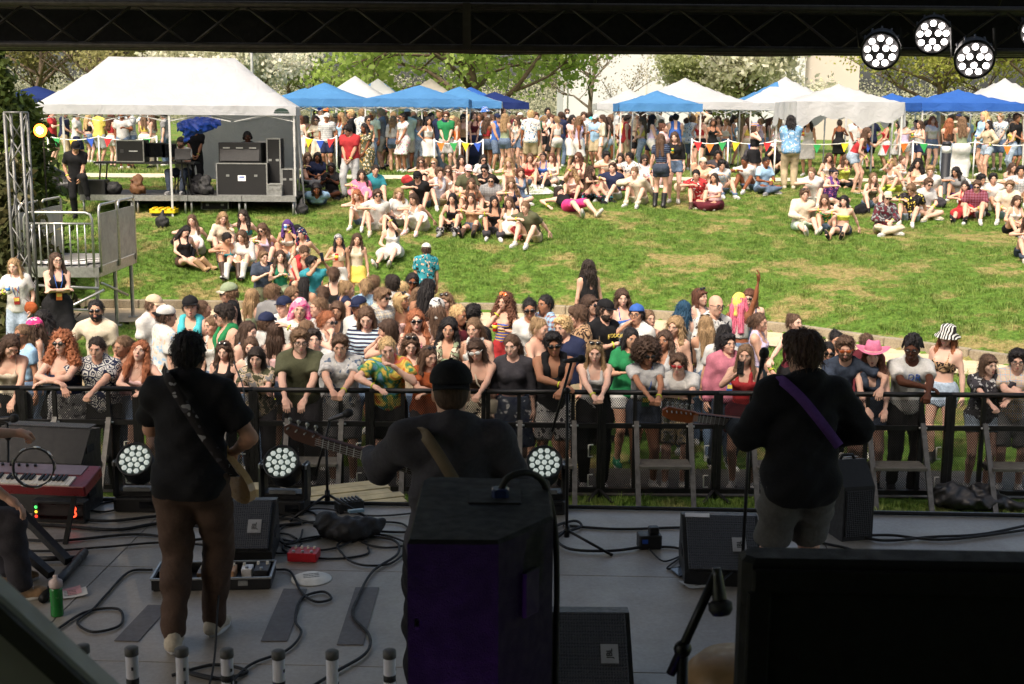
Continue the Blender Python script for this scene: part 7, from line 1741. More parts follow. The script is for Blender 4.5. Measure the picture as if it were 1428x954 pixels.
# ---------------------------------------------------------------- the band
def performer(px, py, heading, h_, sexskin, build, pose, arms, hair, hc, top, tm, bot, bm, shoes, shc, extras, label, lean=None, twist=0, head=(0, 0, 0), hands=('relaxed', 'grip'), Y=None, seat=.45, X=None, mouth=False):
    p = on_stage(px, py) if Y is None else np.array([at_y(px, py, Y)[0], Y, SZ]); sex, sk = sexskin[0], int(sexskin[1])
    g = figure_geo(('perf', label), sex, build, pose, arms, 0, len(label), top, bot, lean, twist, head, hands, seat, 0, mouth)
    return make_person((p[0], p[1], SZ), heading, h_ / 1.74, g, sk, hair, hc, top, tm, bot, bm, shoes, shc, extras, label, 'band members on stage', 0), g
AG = lambda x, y, z, a=1, b_=.6, c=-.6: (x, y, z, a, b_, c)
pf1, g1_ = performer(272, 893, 176, 1.83, 'm2', 1.0, 'stroll', (AG(.20, -.20, 1.02, 1, .8, -.1), AG(.10, -.32, 1.10, 1, .5, -.5)), 'short', 'ink', 'shirt', 'black', 'slim', 'umber', 'sneaker', 'cream', [], 'guitarist in dark short-sleeved shirt and brown trousers seen from behind', head=(0, 6, 0))
pf2, g2_ = performer(622, 900, 183, 1.90, 'm1', .94, 'stand', (AG(.20, -.22, 1.05, 1, .8, -.4), AG(.33, -.42, 1.20, .35, .6, -1)), 'buzz', 'dkbrown', 'long', 'charcoal', 'long', 'black', 'sneaker', 'black', ['backcap:black'], 'bassist in dark cap and charcoal sweater seen from behind', Y=5.85, head=(0, 4, 0))
pf3, g3_ = performer(1110, 893, 192, 1.85, 'm1', .94, 'stand', (AG(.20, -.22, 1.04, 1, .8, -.3), AG(.28, -.30, 1.14, .6, .6, -1)), 'mop', 'dkbrown', 'loose', 'black', 'shorts', 'slate', 'sneaker', 'grey', [], 'guitarist in loose dark shirt and grey shorts seen from behind', Y=7.15, head=(14, 2, 0))
pf4, g4_ = performer(-76, 800, 120, 1.78, 'm1', 1.0, 'seat', (AG(.30, -.36, .66, .6, .4, -1), AG(.28, -.52, .92, .6, .3, -1)), 'short', 'dark', 'tee', 'charcoal', 'long', 'charcoal', 'sneaker', 'tan', [], 'seated player in dark jeans holding a tambourine beside the keyboard', Y=7.6, seat=.5, head=(0, 0, 0), hands=('relaxed', 'grip'))
st = empty('drum_stool', (at_y(-76, 800, 7.6)[0] - .0, 7.6, SZ), 0, 'round black stool under the seated player', 'stool'); MB().lathe([(.001, .50), (.17, .50), (.18, .47), (.17, .43), (.02, .42), (.02, .10)], n=20).build('seat', BLKP, st, True)
for a in (30, 150, 270): MB().bar((0, 0, .25), (.22 * math.cos(math.radians(a)), .22 * math.sin(math.radians(a)), 0), .022).build('leg', BLK, st)
def ribbon(name, pts, w, nrm, m, parent=None, th=.004):
    S = spline(pts, 6); V = []; 
    for i, p in enumerate(S):
        t = S[min(i + 1, len(S) - 1)] - S[max(i - 1, 0)]; t /= np.linalg.norm(t) + 1e-9; b_ = np.cross(t, nrm); b_ /= np.linalg.norm(b_) + 1e-9; n_ = np.cross(b_, t)
        V += [p - b_ * w / 2, p + b_ * w / 2, p + b_ * w / 2 + n_ * th, p - b_ * w / 2 + n_ * th]
    F = []
    for i in range(len(S) - 1):
        for k in range(4): F.append((i * 4 + k, i * 4 + (k + 1) % 4, i * 4 + 4 + (k + 1) % 4, i * 4 + 4 + k))
    return link(name, mesh_np(name, np.array(V), np.array(F)), parent, [m])
def guitar(label, body_c, head_tip, col, neckcol, strap_pts, strapm, up=(0, 0, 1), bass=False, headcol=None):
    """body centre and headstock tip in world space"""
    body_c = np.array(body_c, float); head_tip = np.array(head_tip, float); L = np.linalg.norm(head_tip - body_c); x = (head_tip - body_c) / L
    upv = np.array(up, float); y = upv - x * (upv @ x); y /= np.linalg.norm(y); z = np.cross(x, y); R = np.stack([x, y, z], 1)   # z: thickness direction
    root = empty('bass_guitar' if bass else 'electric_guitar', label=label, cat='guitar', mtx=m4(R, body_c))
    out = []
    for k in range(40):
        a = 2 * math.pi * k / 40; r_ = .165 + .03 * math.cos(2 * a) - .028 * math.cos(a * 3 + .4) - .02 * math.cos(a); out.append((r_ * math.cos(a) * 1.15, r_ * math.sin(a) * .98))
    MB().prism(out, -.022, .022).build('body', mat('guitar ' + str(col), col, .3, coat=.5), root)
    MB().box(((L - .2) / 2 + .06, 0, -.012), (L - .30, .052, .026), bev=.008).build('neck', mat('neck ' + str(neckcol), neckcol, .4), root); MB().box(((L - .2) / 2 + .04, 0, -.028), (L - .30, .054, .008)).build('fretboard', mat('fretboard', (52, 32, 24), .5), root)
    for k in range(14): MB().box((.16 + (L - .38) * (1 - .94 ** (13 - k)) / (1 - .94 ** 13), 0, -.033), (.004, .053, .003)).build('fret', ALU, root)
    hl = .20; hp = [(L - hl, -.026), (L - hl + .03, -.045), (L - .06, -.040), (L - .005, -.015), (L, .02), (L - .03, .045), (L - .06, .042), (L - hl + .02, .030), (L - hl, .026)]
    MB().prism(hp, -.014, .004).build('headstock', mat('neck ' + str(headcol or neckcol), headcol or neckcol, .4), root)
    for k in range(4 if bass else 6):
        xx = L - hl + .035 + (hl - .06) * k / (3 if bass else 5); MB().lathe([(.004, -.03), (.004, .018), (.007, .020), (.001, .024)], (xx, .022, -.005), 8).build('tuning_post', ALU, root, True); o = MB().tube([(xx, .030, -.006), (xx, .056, -.006)], .0035, 6); o.ell((xx, .066, -.006), (.012 if bass else .009, .012 if bass else .010, .005), 8, 5); o.build('tuning_key', ALU, root, True)
    for k in range(4 if bass else 6): yy = (-.018 + .036 * k / (3 if bass else 5)); MB().tube([(-.06, yy, -.036), (L - hl + .02, yy, -.036)], .0012, 4).build('string', ALU, root, True)
    MB().box((.03, 0, -.026), (.09, .08, .01)).build('pickup', BLKP, root); MB().box((-.07, 0, -.026), (.03, .08, .014)).build('bridge', ALU, root)
    if strap_pts is not None:
        inv = np.linalg.inv(R); S = [inv @ (np.array(p) - body_c) for p in strap_pts]; ribbon('strap', S, .055, inv @ np.array([0, -1., .0]), strapm, root)
    return root
Yp = float(pf1.location.y)
strap1 = fabric('paisley/ink/grey/charcoal')
guitar('pale tan electric guitar held by the player in brown trousers', at_y(312, 668, Yp - .02) + np.array([-.06, .26, .0]), at_y(200, 575, Yp + .1) + np.array([0, .40, .02]), (196, 160, 110), (170, 120, 70),
       [at_y(228, 512, Yp + .02), at_y(236, 530, Yp - .15), at_y(262, 572, Yp - .19), at_y(290, 615, Yp - .19), at_y(316, 650, Yp - .16), at_y(328, 664, Yp + .02)], strap1, (0, -.25, 1))
Yp = 5.85
guitar('dark bass guitar whose long headstock points past the moving head light', at_y(640, 700, Yp) + np.array([0, .36, 0]), at_y(397, 598, Yp + .55), (50, 24, 20), (96, 56, 36),
       [at_y(584, 600, Yp + .06), at_y(592, 606, Yp - .15), at_y(612, 635, Yp - .19), at_y(632, 668, Yp - .19), at_y(660, 715, Yp - .15)], mat('strap tan', (96, 82, 62), .7), (0, -.25, 1), True, (70, 40, 28))
Yp = 7.15
guitar('orange-brown electric guitar with a bare wooden headstock', at_y(1120, 612, Yp) + np.array([0, .30, 0]), at_y(923, 575, Yp + .28), (120, 50, 24), (168, 92, 44),
       [at_y(1083, 527, Yp + .02), at_y(1092, 532, Yp - .13), at_y(1118, 556, Yp - .18), at_y(1146, 590, Yp - .19), at_y(1170, 622, Yp - .13)], fabric('purple'), (0, -.25, 1))
# tambourine in the seated player's hand
tc_ = at_y(47, 652, 7.55); tmb = empty('tambourine', tuple(tc_), .2, 'black tambourine ring with small steel jingles', 'tambourine'); Rt = rx(82)
MB().lathe([(.112, -.022), (.120, -.022), (.120, .022), (.112, .022), (.112, -.022)], n=32, R=Rt, cap=False).build('ring', BLKP, tmb, True)
for k in range(9): a = 2 * math.pi * k / 9; MB().lathe([(.001, .012), (.022, .008), (.022, .004), (.001, .002), (.022, -.002), (.001, -.008)], Rt @ np.array([.117 * math.cos(a), .117 * math.sin(a), 0]), 10, R=Rt @ rz(math.degrees(a)) @ ry(90)).build('jingle', ALU, tmb)
# ---------------------------------------------------------------- who stands where (pixel of head top in the photograph, dress, pose)
FRONT = """
14 466 rail 8 f1 long:dkbrown camisole=cream slim=black sneaker:white rhang head=30,28,10 | person with dark brown hair hanging over the face, cream camisole, leaning on the barricade
86 460 rail -4 f01.25 bigcurly:ginger tube=navy skirt=floral/grey/white/charcoal sneaker:white rcross sunglasses head=-6,-6,0
134 470 rail 0 m1 short:dark shirt=geo/navy/white long=black sneaker:black rwide,rclasp head=0,4,0
195 475 rail -6 f0 wavy:ginger camisole=ltpink short=denim sneaker:white rcross,rflat head=6,-22,8 | person with wavy ginger hair and face tilted up, pale pink camisole, leaning on the barricade
357 484 rail 4 f0 bob:dark shirt=camo/olive/beige/grey long=charcoal sneaker:black rcross lean=20
418 457 rail 2 m0 curly:ltbrown tee=olive long=charcoal sneaker:white rhang glasses head=14,4,0
474 466 rail 3 m1 side:brown shirt=floral/ltgrey/denim/white shorts=grey sneaker:white rclasp head=0,8,0
540 470 rail 6 m0 short:blond tee=tiedye/pink/blue shorts=black sneaker:white rflat,rchin lean=20 head=4,8,-8
598 482 rail 10 f1 long:brown tee=rust long=charcoal sneaker:white rcross upglasses head=26,6,0
664 472 rail -4 f1 bob:dkbrown bra=brown wide=floral/cream/black/brown sneaker:white rflat,rclasp sunglasses:white bag:cream head=-4,8,-10
714 466 rail -6 f0 back:brown croplong=charcoal skirt=floral/dkdenim/ltgrey/navy sneaker:white down head=-10,4,-6 lean=3
772 462 rail 2 m3 curly:ink vest=black shorts=floral/ltgrey/charcoal/white sneaker:black rcross,rclasp sunglasses lean=10
830 475 rail 0 f0 long:dkblond tank=ltgrey slim=black sneaker:white rclasp head=-4,6,0 upglasses
903 470 rail 4 f3 afro:dkbrown croptee=ltgrey short=dkdenim sneaker:white rclasp sunglasses lanyard:green head=12,8,0
947 492 rail -6 m0 mop:brown tee=white shorts=camo/khaki/grey/olive sneaker:white rcross sunglasses:red lean=26 head=-14,0,0
1040 480 rail -16 f1 long:ltbrown tank=red miniskirt=maroon sneaker:white phone,down head=0,0,0 lean=5
1180 468 rail 0 m1.15 curly:brown tee=dkdenim shorts=olive sneaker:black rhang,rwide sunglasses:rust beard
1218 478 rail -6 f0 wavy:auburn vest=dkdenim short=dkdenim sneaker:black rhang cowboy:pink:ltpink head=-10,0,0 open
1273 470 rail 2 m5 locs:ink tee=white slim=ink sneaker:black rcross,rclasp glasses head=-26,4,0 text:DR:blue:.11:.03
1380 494 rail -2 f0 bob:brown shirt=paisley/charcoal/ltgrey/ink short=ltdenim sneaker:white rclasp,rflat open head=18,0,0 h=1.6
1420 486 rail -12 m0 curly:ink shirt=plaid/cream/peach/ltblue shorts=grey sneaker:white rcross glasses head=-4,6,0
"""
for l in FRONT.strip().split('\n'):
    pre, bar, lab = l.partition('|'); P(pre + ' lod=1 Y=%.2f at=leaning_on_the_black_barricade ' % (YB + .37) + bar + lab)
CROWD = """
312 478 stand -4 f0 wavy:dkbrown tank=black slim=black sneaker:white down upglasses Y=14.75 head=0,10,0
46 443 stand -60 f1 wavy:dkbrown tank=white slim=denim sneaker:white down bandana:floral/hotpink/ltpink/pink
58 433 stand -20 f2 wavy:ink crop=white slim=black sneaker:white down sunglasses
133 418 stand 4 m2.32 short:ink shirt=cream shorts=khaki sneaker:black hip,down sunglasses beard Y=15.9
215 410 stand 70 m1 short:brown shirt=white shorts=khaki sneaker:white down cap:beige h=1.8
232 424 stand 120 m1 short:dkbrown shirt=floral/white/ltblue/peach shorts=grey sneaker:white down backcap:white:black Y=15.4
265 411 stand 6 m1 short:dark jersey=turquoise shorts=black sneaker:white down cap:black open Y=15.9
318 393 stand -70 m1 short:ltbrown jersey=black shorts=black sneaker:white down cap:sage:cream sunglasses h=1.84
312 422 stand -60 m1 mop:dark jersey=green shorts=black sneaker:white down headband:black sunglasses Y=15.3
283 418 stand 100 f1 pony:brown tank=brown shorts=denim sneaker:white down
346 448 stand 66 f0 long:dkbrown crop=ltblue short=denim sneaker:white down Y=14.9
350 470 stand 10 f0 long:brown tank=white slim=denim sneaker:white down Y=14.6
384 449 stand 178 f0 long:dkbrown camisole=ltpink short=denim sneaker:white head,down Y=15.0
418 417 stand 10 m1 - shirt=white shorts=black sneaker:white down hood:floral/pink/white/hotpink Y=16.0
428 446 stand 150 f1 long:ltbrown camisole=beige slim=denim sneaker:white down Y=15.2
437 458 stand 10 m0 curly:dark tee=white long=black sneaker:white down Y=14.7
457 433 stand 56 f0 pony:ginger tank=white short=denim sneaker:white face,down sunglasses Y=15.4
484 390 stand 110 f1 bun:dkblond vest=navy short=denim sneaker:white down bag:orange
511 427 stand 0 f0 long:brown long=stripes/navy/white/ltblue slim=denim sneaker:white down head=0,20,0 Y=15.3
540 445 stand -76 f1 bob:dkbrown tank=white slim=black sneaker:white face Y=14.9
522 383 stand 172 f0 pony:ltbrown tank=black slim=black sneaker:white out,down
547 382 stand 196 m1 mop:dark tee=white shorts=white sneaker:white hug,down text:3:navy:.22:.02:back
575 381 stand 10 f4 braids:ink crop=black slim=black sneaker:white down sunglasses
597 388 stand 176 f3 back:ink bra=rust slim=denim sneaker:white hug,down Y=16.9
580 432 stand 4 f0 wavy:ginger camisole=pink short=denim sneaker:white down sunglasses Y=15.3
610 415 stand 180 f1 back:brown tank=white slim=denim sneaker:white down bandana:floral/white/grey/charcoal Y=15.8
622 409 stand -10 f0 wavy:ltbrown croplong=cream slim=denim sneaker:white down upglasses
573 466 stand 6 f0 wavy:brown tank=beige slim=denim sneaker:white down upglasses head=0,18,0 Y=14.6
626 443 stand 0 f2 wavy:ink vest=camo/sage/brown/cream slim=brown sneaker:white down Y=15.0
661 443 stand -10 f1 back:ltbrown tank=white slim=red sneaker:white down Y=15.0
660 423 stand 150 m2 curly:ink tee=black shorts=black sneaker:white down Y=15.8
704 407 stand -30 f1 bigcurly:auburn tube=stripes/blue/red/yellow slim=red sneaker:white chin,drink goggles:orange
739 415 stand 8 f3 bun:ink tee=white slim=black sneaker:white down sunglasses Y=16.3
760 411 stand -50 m3 short:ink button=plaid/ltblue/denim/rust long=denim sneaker:black drink,down
753 442 stand 60 f1 bun:dkblond tube=tan short=denim sneaker:white drink,down Y=15.0
806 424 stand -80 m1 mop:brown shirt=leopard/tan/dkbrown/black long=black sneaker:black drink,down Y=15.5
824 411 stand 40 f1 bob:dkbrown tank=black slim=black sneaker:white down sunglasses Y=16.4
845 416 stand 50 m1 short:dark tee=black long=black sneaker:black drink,down cap:black beard text:MASTODON:yellow:.062:.03 Y=16.0
868 403 stand 14 f0 wavy:dkbrown camisole=blue short=denim sneaker:white down
888 423 stand -30 m2 short:ink shirt=white long=black sneaker:black face,down backcap:blue glasses Y=16.1
880 457 stand 20 f2 long:ink tee=green short=white sneaker:emerald drink,down Y=14.9
820 362 walk 208 f1 wavy:dark vest=black slim=denim sneaker:white down
927 461 stand -30 f3 wavy:dkbrown tank=ltgrey miniskirt=grey sneaker:white down Y=14.9
942 441 stand -30 f1 wavy:dkblond camisole=cream slim=denim sneaker:white down Y=15.6
953 420 stand 176 f0 wavy:bluehair tank=white slim=black sneaker:white down
977 402 stand 40 f0 bob:auburn tank=white slim=black sneaker:white down upglasses open
999 412 stand 30 m1.32 -:dark shirt=floral/white/charcoal/grey shorts=khaki sneaker:black down glasses Y=16.2
1010 452 stand 180 f2 back:ink tee=white slim=denim sneaker:white down Y=15.1
1016 464 stand 16 m1 curly:ink hoodie=rose long=dkdenim sneaker:white down lanyard:blue Y=14.8
1032 408 stand 150 f4 braids:pinkhair crop=white short=denim sneaker:white raise,down scarf:yellow
1046 403 stand -16 f0 bob:auburn dress=denim - sneaker:white clasp,down sunglasses
1109 436 stand 30 f0 bun:brown tank=maroon slim=black sneaker:white out,down
1154 477 stand 6 f2 long:ink tank=cream slim=black sneaker:white down sunglasses Y=14.8
1167 460 stand 8 f2 bun:ink tank=black slim=black sneaker:white down Y=15.4
1208 464 stand 170 m0 short:brown tee=maroon shorts=black sneaker:white down Y=15.3
1322 452 stand -36 f0.98 long:ginger bra=leopard/tan/ink/brown short=ltdenim ankle:black down bucket:zebra/white/ink f=648 h=1.7
19 360 stand 6 f0 long:dkblond tee=white slim=ltdenim sneaker:white drink,pocket lanyard:red bag:rust f=512
78 352 stand 34 f0 long:dkbrown dress=black - sneaker:black cross lanyard:orange glasses f=508
368 370 seat 30 m0 side:ltbrown tee=dkdenim long=olive sneaker:white low,out Y=22.55 lift=.14
391 362 seat 20 f0 wavy:dkbrown tank=emerald wide=sage sneaker:white low Y=22.6 lift=.14
435 368 stand 50 m2 mop:ink shirt=teal shorts=khaki sneaker:white film Y=20.6
425 390 stand 170 f2 back:ink tank=cream slim=denim sneaker:white down Y=19.0
424 352 squat 30 m1 short:brown jersey=red shorts=black sneaker:white lap head=0,30,0
472 328 stand 14 f2 long:ink bra=cream long=white sneaker:white drink,down scarf:paisley/grey/white/charcoal f=440
498 332 stand 10 f1 wavy:dkbrown tank=cream miniskirt=yellow boot:white down open f=438
594 338 stand 206 m2 short:dkbrown shirt=floral/teal/ink/peach shorts=khaki sneaker:white down cap:white Y=22.0
"""
for l in CROWD.strip().split('\n'):
    pre, bar, lab = l.partition('|'); P(pre + ' lod=2 at=standing_in_the_crowd ' + bar + lab)

# others seen only in part between the named ones
fr_ = random.Random(12)
for k, (px, ty) in enumerate(((30, 452), (170, 468), (295, 440), (372, 432), (470, 420), (500, 412), (560, 408), (640, 425), (785, 440), (905, 432), (985, 440), (1060, 436), (352, 402), (380, 395), (408, 400), (450, 398), (466, 372), (444, 415), (510, 388), (533, 400), (560, 392), (395, 412), (585, 402))):
    sex = fr_.choice('ffm'); P('%d %d stand %d %s%d %s:%s %s %s sneaker:white %s %s lod=2 at=half_hidden_in_the_crowd' % (px, ty, fr_.choice((0, 20, -30, 60, -60, 150, 180)), sex, fr_.choice((0, 1, 1, 2, 3)), fr_.choice(('long', 'wavy', 'back', 'bob', 'pony') if sex == 'f' else ('short', 'side', 'curly', 'mop')), fr_.choice(('brown', 'ltbrown', 'ltbrown', 'dkblond', 'dkblond', 'blond')),
        fr_.choice(('tank=white', 'crop=black', 'tank=sage', 'croptee=ltblue', 'camisole=ltpink', 'tank=charcoal', 'tank=lilac') if sex == 'f' else ('tee=white', 'tee=grey', 'shirt=ltblue', 'tee=navy', 'shirt=plaid/cream/denim/white', 'tee=maroon')), 'slim=denim' if sex == 'f' else 'shorts=khaki', fr_.choice(('down', 'low', 'drink,down', 'clasp')), fr_.choice(('', '', 'sunglasses', 'upglasses', 'cap:navy') if sex == 'm' else ('', '', 'sunglasses', 'upglasses'))))
# bags and blankets among the people on the grass
def soft_bag(px, py, col, label, s=1.0):
    V, F = sdf_mesh([ell((0, 0, .12 * s), (.16 * s, .11 * s, .13 * s)), cone((-.06 * s, 0, .24 * s), (.06 * s, 0, .24 * s), .015, .015)], .022, disp=lumps(28, .018)); q = ground_hit(px, py)
    tag(link('bag', mesh_np('bag', V, F), None, [fabric(col)], loc=tuple(q)), label, 'bag')
for a in ((682, 318, 'stripes/red/white/red', 'red and white striped bag beside the person in black tube top'), (568, 258, 'red', 'red bag behind the person in black cap'), (760, 262, 'black', 'black bag near the person lying down'), (1200, 300, 'black', 'black bag beside the person looking at a phone'), (1310, 290, 'charcoal', 'charcoal bag at the foot of the bollard lamp'), (948, 268, 'beige', 'beige bag near the person in black boots'), (415, 330, 'black', 'black bag beside the person in purple head scarf'), (1110, 300, 'navy', 'navy bag on the grass by the man in headband'), (620, 240, 'grey', 'grey bag behind the seated row'), (1345, 262, 'white', 'white tote bag beside the person in red dress')): soft_bag(*a)
def blanket(px, py, w, d, col, label, rz_=.2):
    q = ground_hit(px, py); n = 11; V = []; a = rz_
    for i in range(n):
        for j in range(n):
            u, v = (i / (n - 1) - .5) * w, (j / (n - 1) - .5) * d; x, y = q[0] + u * math.cos(a) - v * math.sin(a), q[1] + u * math.sin(a) + v * math.cos(a); V.append((x, y, gz(x, y) + .035 + .012 * math.sin(i * 1.7 + j) * math.sin(j * 1.3)))
    F = [(i * n + j, i * n + n + j, i * n + n + 1 + j, i * n + 1 + j) for i in range(n - 1) for j in range(n - 1)]
    tag(link('blanket', mesh_np('blanket', np.array(V), np.array(F)), None, [fabric(col)]), label, 'blanket')
for a in ((728, 268, 1.5, 1.2, 'white', 'white blanket under the seated people by the bare patch'), (1385, 268, 1.6, 1.2, 'plaid/ltblue/navy/white', 'blue plaid blanket under the seated group by the bollard'), (860, 262, 1.5, 1.1, 'plaid/red/maroon/cream', 'red plaid blanket under the seated row')): blanket(*a)
SLOPE = """
258 314 side 20 f0 long:ink tank=black short=brown boot:tan lap,prop head=10,20,30
270 297 knees -6 f0 long:brown dress=white - boot:black knees
309 294 knees 10 f0 wavy:dkblond croplong=cream short=black ankle:brown lap
316 321 knees 14 f2 pony:ink bra=teal short=denim boot:dkbrown knees head=20,14,0
343 291 knees -6 f0 wavy:dark bra=teal short=black sneaker:white lap
341 318 knees 0 f0 wavy:brown long=white short=denim boot:white knees
369 308 knees -4 f0 wavy:brown tank=lilac short=lilac sneaker:black kneetop sunglasses
402 304 knees -6 f2 long:ink bra=white long=ltdenim sneaker:white lap,cup sunglasses hood:purple
424 316 legs -20 f1 - bra=white slim=ltdenim sneaker:white prop hood:paisley/navy/white/red
499 263 knees 6 f0 wavy:ginger tank=white short=denim sneaker:white knees
526 262 knees 0 m1 mop:dkbrown tee=white shorts=white sneaker:cream knees sunglasses
556 261 knees 4 f0 wavy:dkblond long=white skirt=white sneaker:white lap
578 268 knees -4 f1 bob:dkbrown dress=white - sneaker:ltpink knees
548 300 legs 0 f0 long:ink dress=white - sneaker:brown lap lean=6
632 268 knees 2 f1 long:ink tank=black wide=paisley/ink/white/grey ankle:grey lap
658 268 legs 4 f1 long:dkbrown camisole=tan short=denim boot:brown lap lean=8
689 272 knees -2 f2 long:ink tube=black wide=charcoal sneaker:white lap
712 273 side -14 f1 long:brown dress=white - boot:red lap
735 279 knees -26 m0 short:ltbrown shirt=olive shorts=beige sneaker:white knees
505 236 knees 6 f1 wavy:dark sundress=pink - sneaker:white lap
522 229 knees 16 m1 short:dark shirt=teal shorts=navy sneaker:black knees
583 236 knees 2 m1 short:dark tee=black shorts=denim sneaker:white knees cap:black sunglasses
611 232 knees 20 m0 curly:brown jersey=stripes/white/blue/white shorts=khaki sneaker:white kneetop
625 230 knees 4 f0 long:brown tank=white slim=white sneaker:white lap sunglasses
587 218 knees 0 f0 wavy:brown tank=black short=black sneaker:white lap sunglasses
606 220 knees -20 f0 pony:dkblond tank=peach short=denim sneaker:white lap sunglasses
652 228 knees 0 m0 short:brown shirt=olive shorts=khaki sneaker:white kneetop cap:ltpink sunglasses
677 228 knees -4 m1 side:ink tee=black shorts=black sneaker:white knees sunglasses
659 248 knees 0 f2 wavy:brown tank=rust short=rust sneaker:white knees
685 242 knees 6 m1 short:dark shirt=plaid/grey/charcoal/ltgrey shorts=grey sneaker:white kneetop sunglasses
712 246 knees 4 f0 wavy:ltbrown tank=navy skirt=navy sneaker:white lap
643 216 knees -6 f1 wavy:dark tank=ltpink skirt=ltpink sneaker:white lap
673 215 knees 4 f1 long:ink tee=white slim=black sneaker:white lap sunglasses
709 219 knees -4 f0 wavy:dkblond tank=peach skirt=white sneaker:white lap
725 233 cross 10 f0 bob:auburn overall=denim - sneaker:white lap
739 213 knees 0 f1 long:brown tank=red short=denim sneaker:white lap
727 198 knees 14 f2 bun:ink tank=denim slim=denim sneaker:white lap
758 211 knees -20 f1 bun:dark tank=blue short=navy sneaker:white chinsit,lap
771 213 cross -30 f0 long:auburn tank=white short=white sneaker:white lap
797 230 knees -10 f1 bigcurly:dkblond tank=ltpink short=maroon sneaker:pink chinsit,lap
823 231 knees 60 f1 bigcurly:dkbrown tank=brown wide=floral/ink/rose/teal sneaker:black lap
808 212 knees -40 f0 wavy:auburn tank=maroon slim=black sneaker:white lap sunglasses
845 210 knees 14 m2 curly:ink shirt=cream long=beige sneaker:white lap
856 226 knees -24 m0 side:dkbrown tee=navy shorts=white sneaker:white kneetop
866 213 knees -6 f1 long:dark tank=black slim=black sneaker:white lap
886 232 knees -10 m0 short:ltbrown button=cream long=cream sneaker:white lap open
880 212 knees -40 m2 curly:ink shirt=paisley/white/ink/grey shorts=black sneaker:white lap
898 215 knees -4 f1 bob:dark sundress=floral/white/pink/ltpink - sneaker:white lap sunglasses
971 235 knees -6 m1 short:ink shirt=floral/red/white/ink shorts=red ankle:brown kneetop
998 241 cross -40 f2 long:dark tee=ltpink longskirt=maroon sneaker:white sarm,lap
980 218 knees -10 m1 short:dkbrown shirt=peach shorts=khaki sneaker:white sraise,kneetop backcap:cream
1005 221 knees 30 m1 curly:ink shirt=floral/white/ltblue/sky long=denim sneaker:white lap
1002 209 knees -14 m3 curly:ink tee=charcoal shorts=black sneaker:white lap
1050 197 knees 10 m0 short:dark tee=charcoal long=black sneaker:white kneetop sunglasses
1040 217 knees -34 m4 short:ink tee=white shorts=denim sneaker:white lap
1079 199 knees 0 m1 wavy:ink tee=black shorts=charcoal sneaker:brown cup,lap cap:ltpink
1067 218 cross 40 m4 short:ink tee=ltblue long=denim sneaker:grey lap
1133 232 knees -6 m0 short:ltbrown shirt=white shorts=white sneaker:ltgrey knees
1160 233 cross 20 m0 short:dark jersey=paisley/purple/ink/pink shorts=black sneaker:white lap headband:navy sunglasses
1121 262 legs -6 m0 side:brown button=cream shorts=mint sneaker:cream lap,prop upglasses
1150 270 knees 4 f1 long:brown tank=floral/green/orange/yellow short=denim sneaker:black knees
1178 272 legs -14 f0 bob:ink bra=lime short=dkdenim ankle:tan lap
1156 213 knees -10 f1 wavy:dkbrown tank=white skirt=cream sneaker:white lap
1179 215 cross 20 f1 wavy:brown tank=lime slim=black sneaker:tan lap
1217 240 knees -6 f0 long:ltbrown tank=olive short=denim sneaker:black sphone
1237 266 cross 4 m0 short:brown button=camo/maroon/charcoal/grey long=cream sneaker:white lap cap:cream sunglasses
1243 221 knees -24 f1 pony:blond tank=white wide=lime sneaker:white chinsit,lap
1257 216 knees 30 f0 bun:brown tank=white skirt=white sneaker:white lap
1280 220 knees -24 f1 bigcurly:ink tank=peach skirt=white sneaker:white lap
1297 229 knees 10 m0 curly:dkblond shirt=white shorts=khaki sneaker:white kneetop
1272 254 knees -14 m1 mop:ltbrown tee=paisley/ink/yellow/charcoal shorts=ltdenim sneaker:white lap head=-20,24,0
1292 247 cross 2 m0 curly:brown shirt=ltgrey shorts=beige sneaker:cream lap sunglasses
1334 232 knees -36 f2 wavy:ink tee=grey slim=purple sneaker:white knees head=-20,10,0
1347 252 legs -16 f1 back:dark dress=red - ankle:black lap
1363 250 knees -6 m1 side:brown shirt=plaid/maroon/rose/navy shorts=grey sneaker:white knees sunglasses
1366 241 knees 30 m2 curly:ink shirt=navy long=black sneaker:black lap
1385 240 knees -10 m1 curly:ink button=white shorts=khaki sneaker:white lap
1409 250 knees -14 m0 side:ltbrown shirt=floral/cream/beige/white shorts=ltblue sneaker:white lap
1410 226 knees 20 f1 long:dkbrown tank=ltgrey slim=black sneaker:white lap
1424 230 knees -20 m2 curly:ink shirt=plaid/white/denim/ltgrey shorts=khaki sneaker:white lap
1418 272 knees -4 f1 bob:dkbrown tank=white short=black sneaker:black knees
1432 300 knees -10 f1 long:dkbrown tank=ltgrey wide=dkdenim sneaker:cream lap
463 226 cross 4 f5 bob:ink tee=black shorts=charcoal sneaker:black sphone text:TIGERS:yellow:.05:.02
443 212 cross 20 f4 wavy:ink shirt=navy slim=grey sneaker:black lap
428 212 knees 30 f1 wavy:brown tee=floral/ink/charcoal/cream slim=black sneaker:black lap
441 247 prone 8 f4 bob:ink tee=ltblue miniskirt=denim sneaker:cream lap Y=31.2
779 262 lie 24 f0 bob:dark tank=black shorts=hotpink sneaker:khaki prop Y=30.6
"""
for l in SLOPE.strip().split('\n'):
    pre, bar, lab = l.partition('|'); P(pre.replace('text:TIGERS:yellow:.05:.02', '') + ' lod=2 at=sitting_on_the_grass_slope ' + bar + lab)
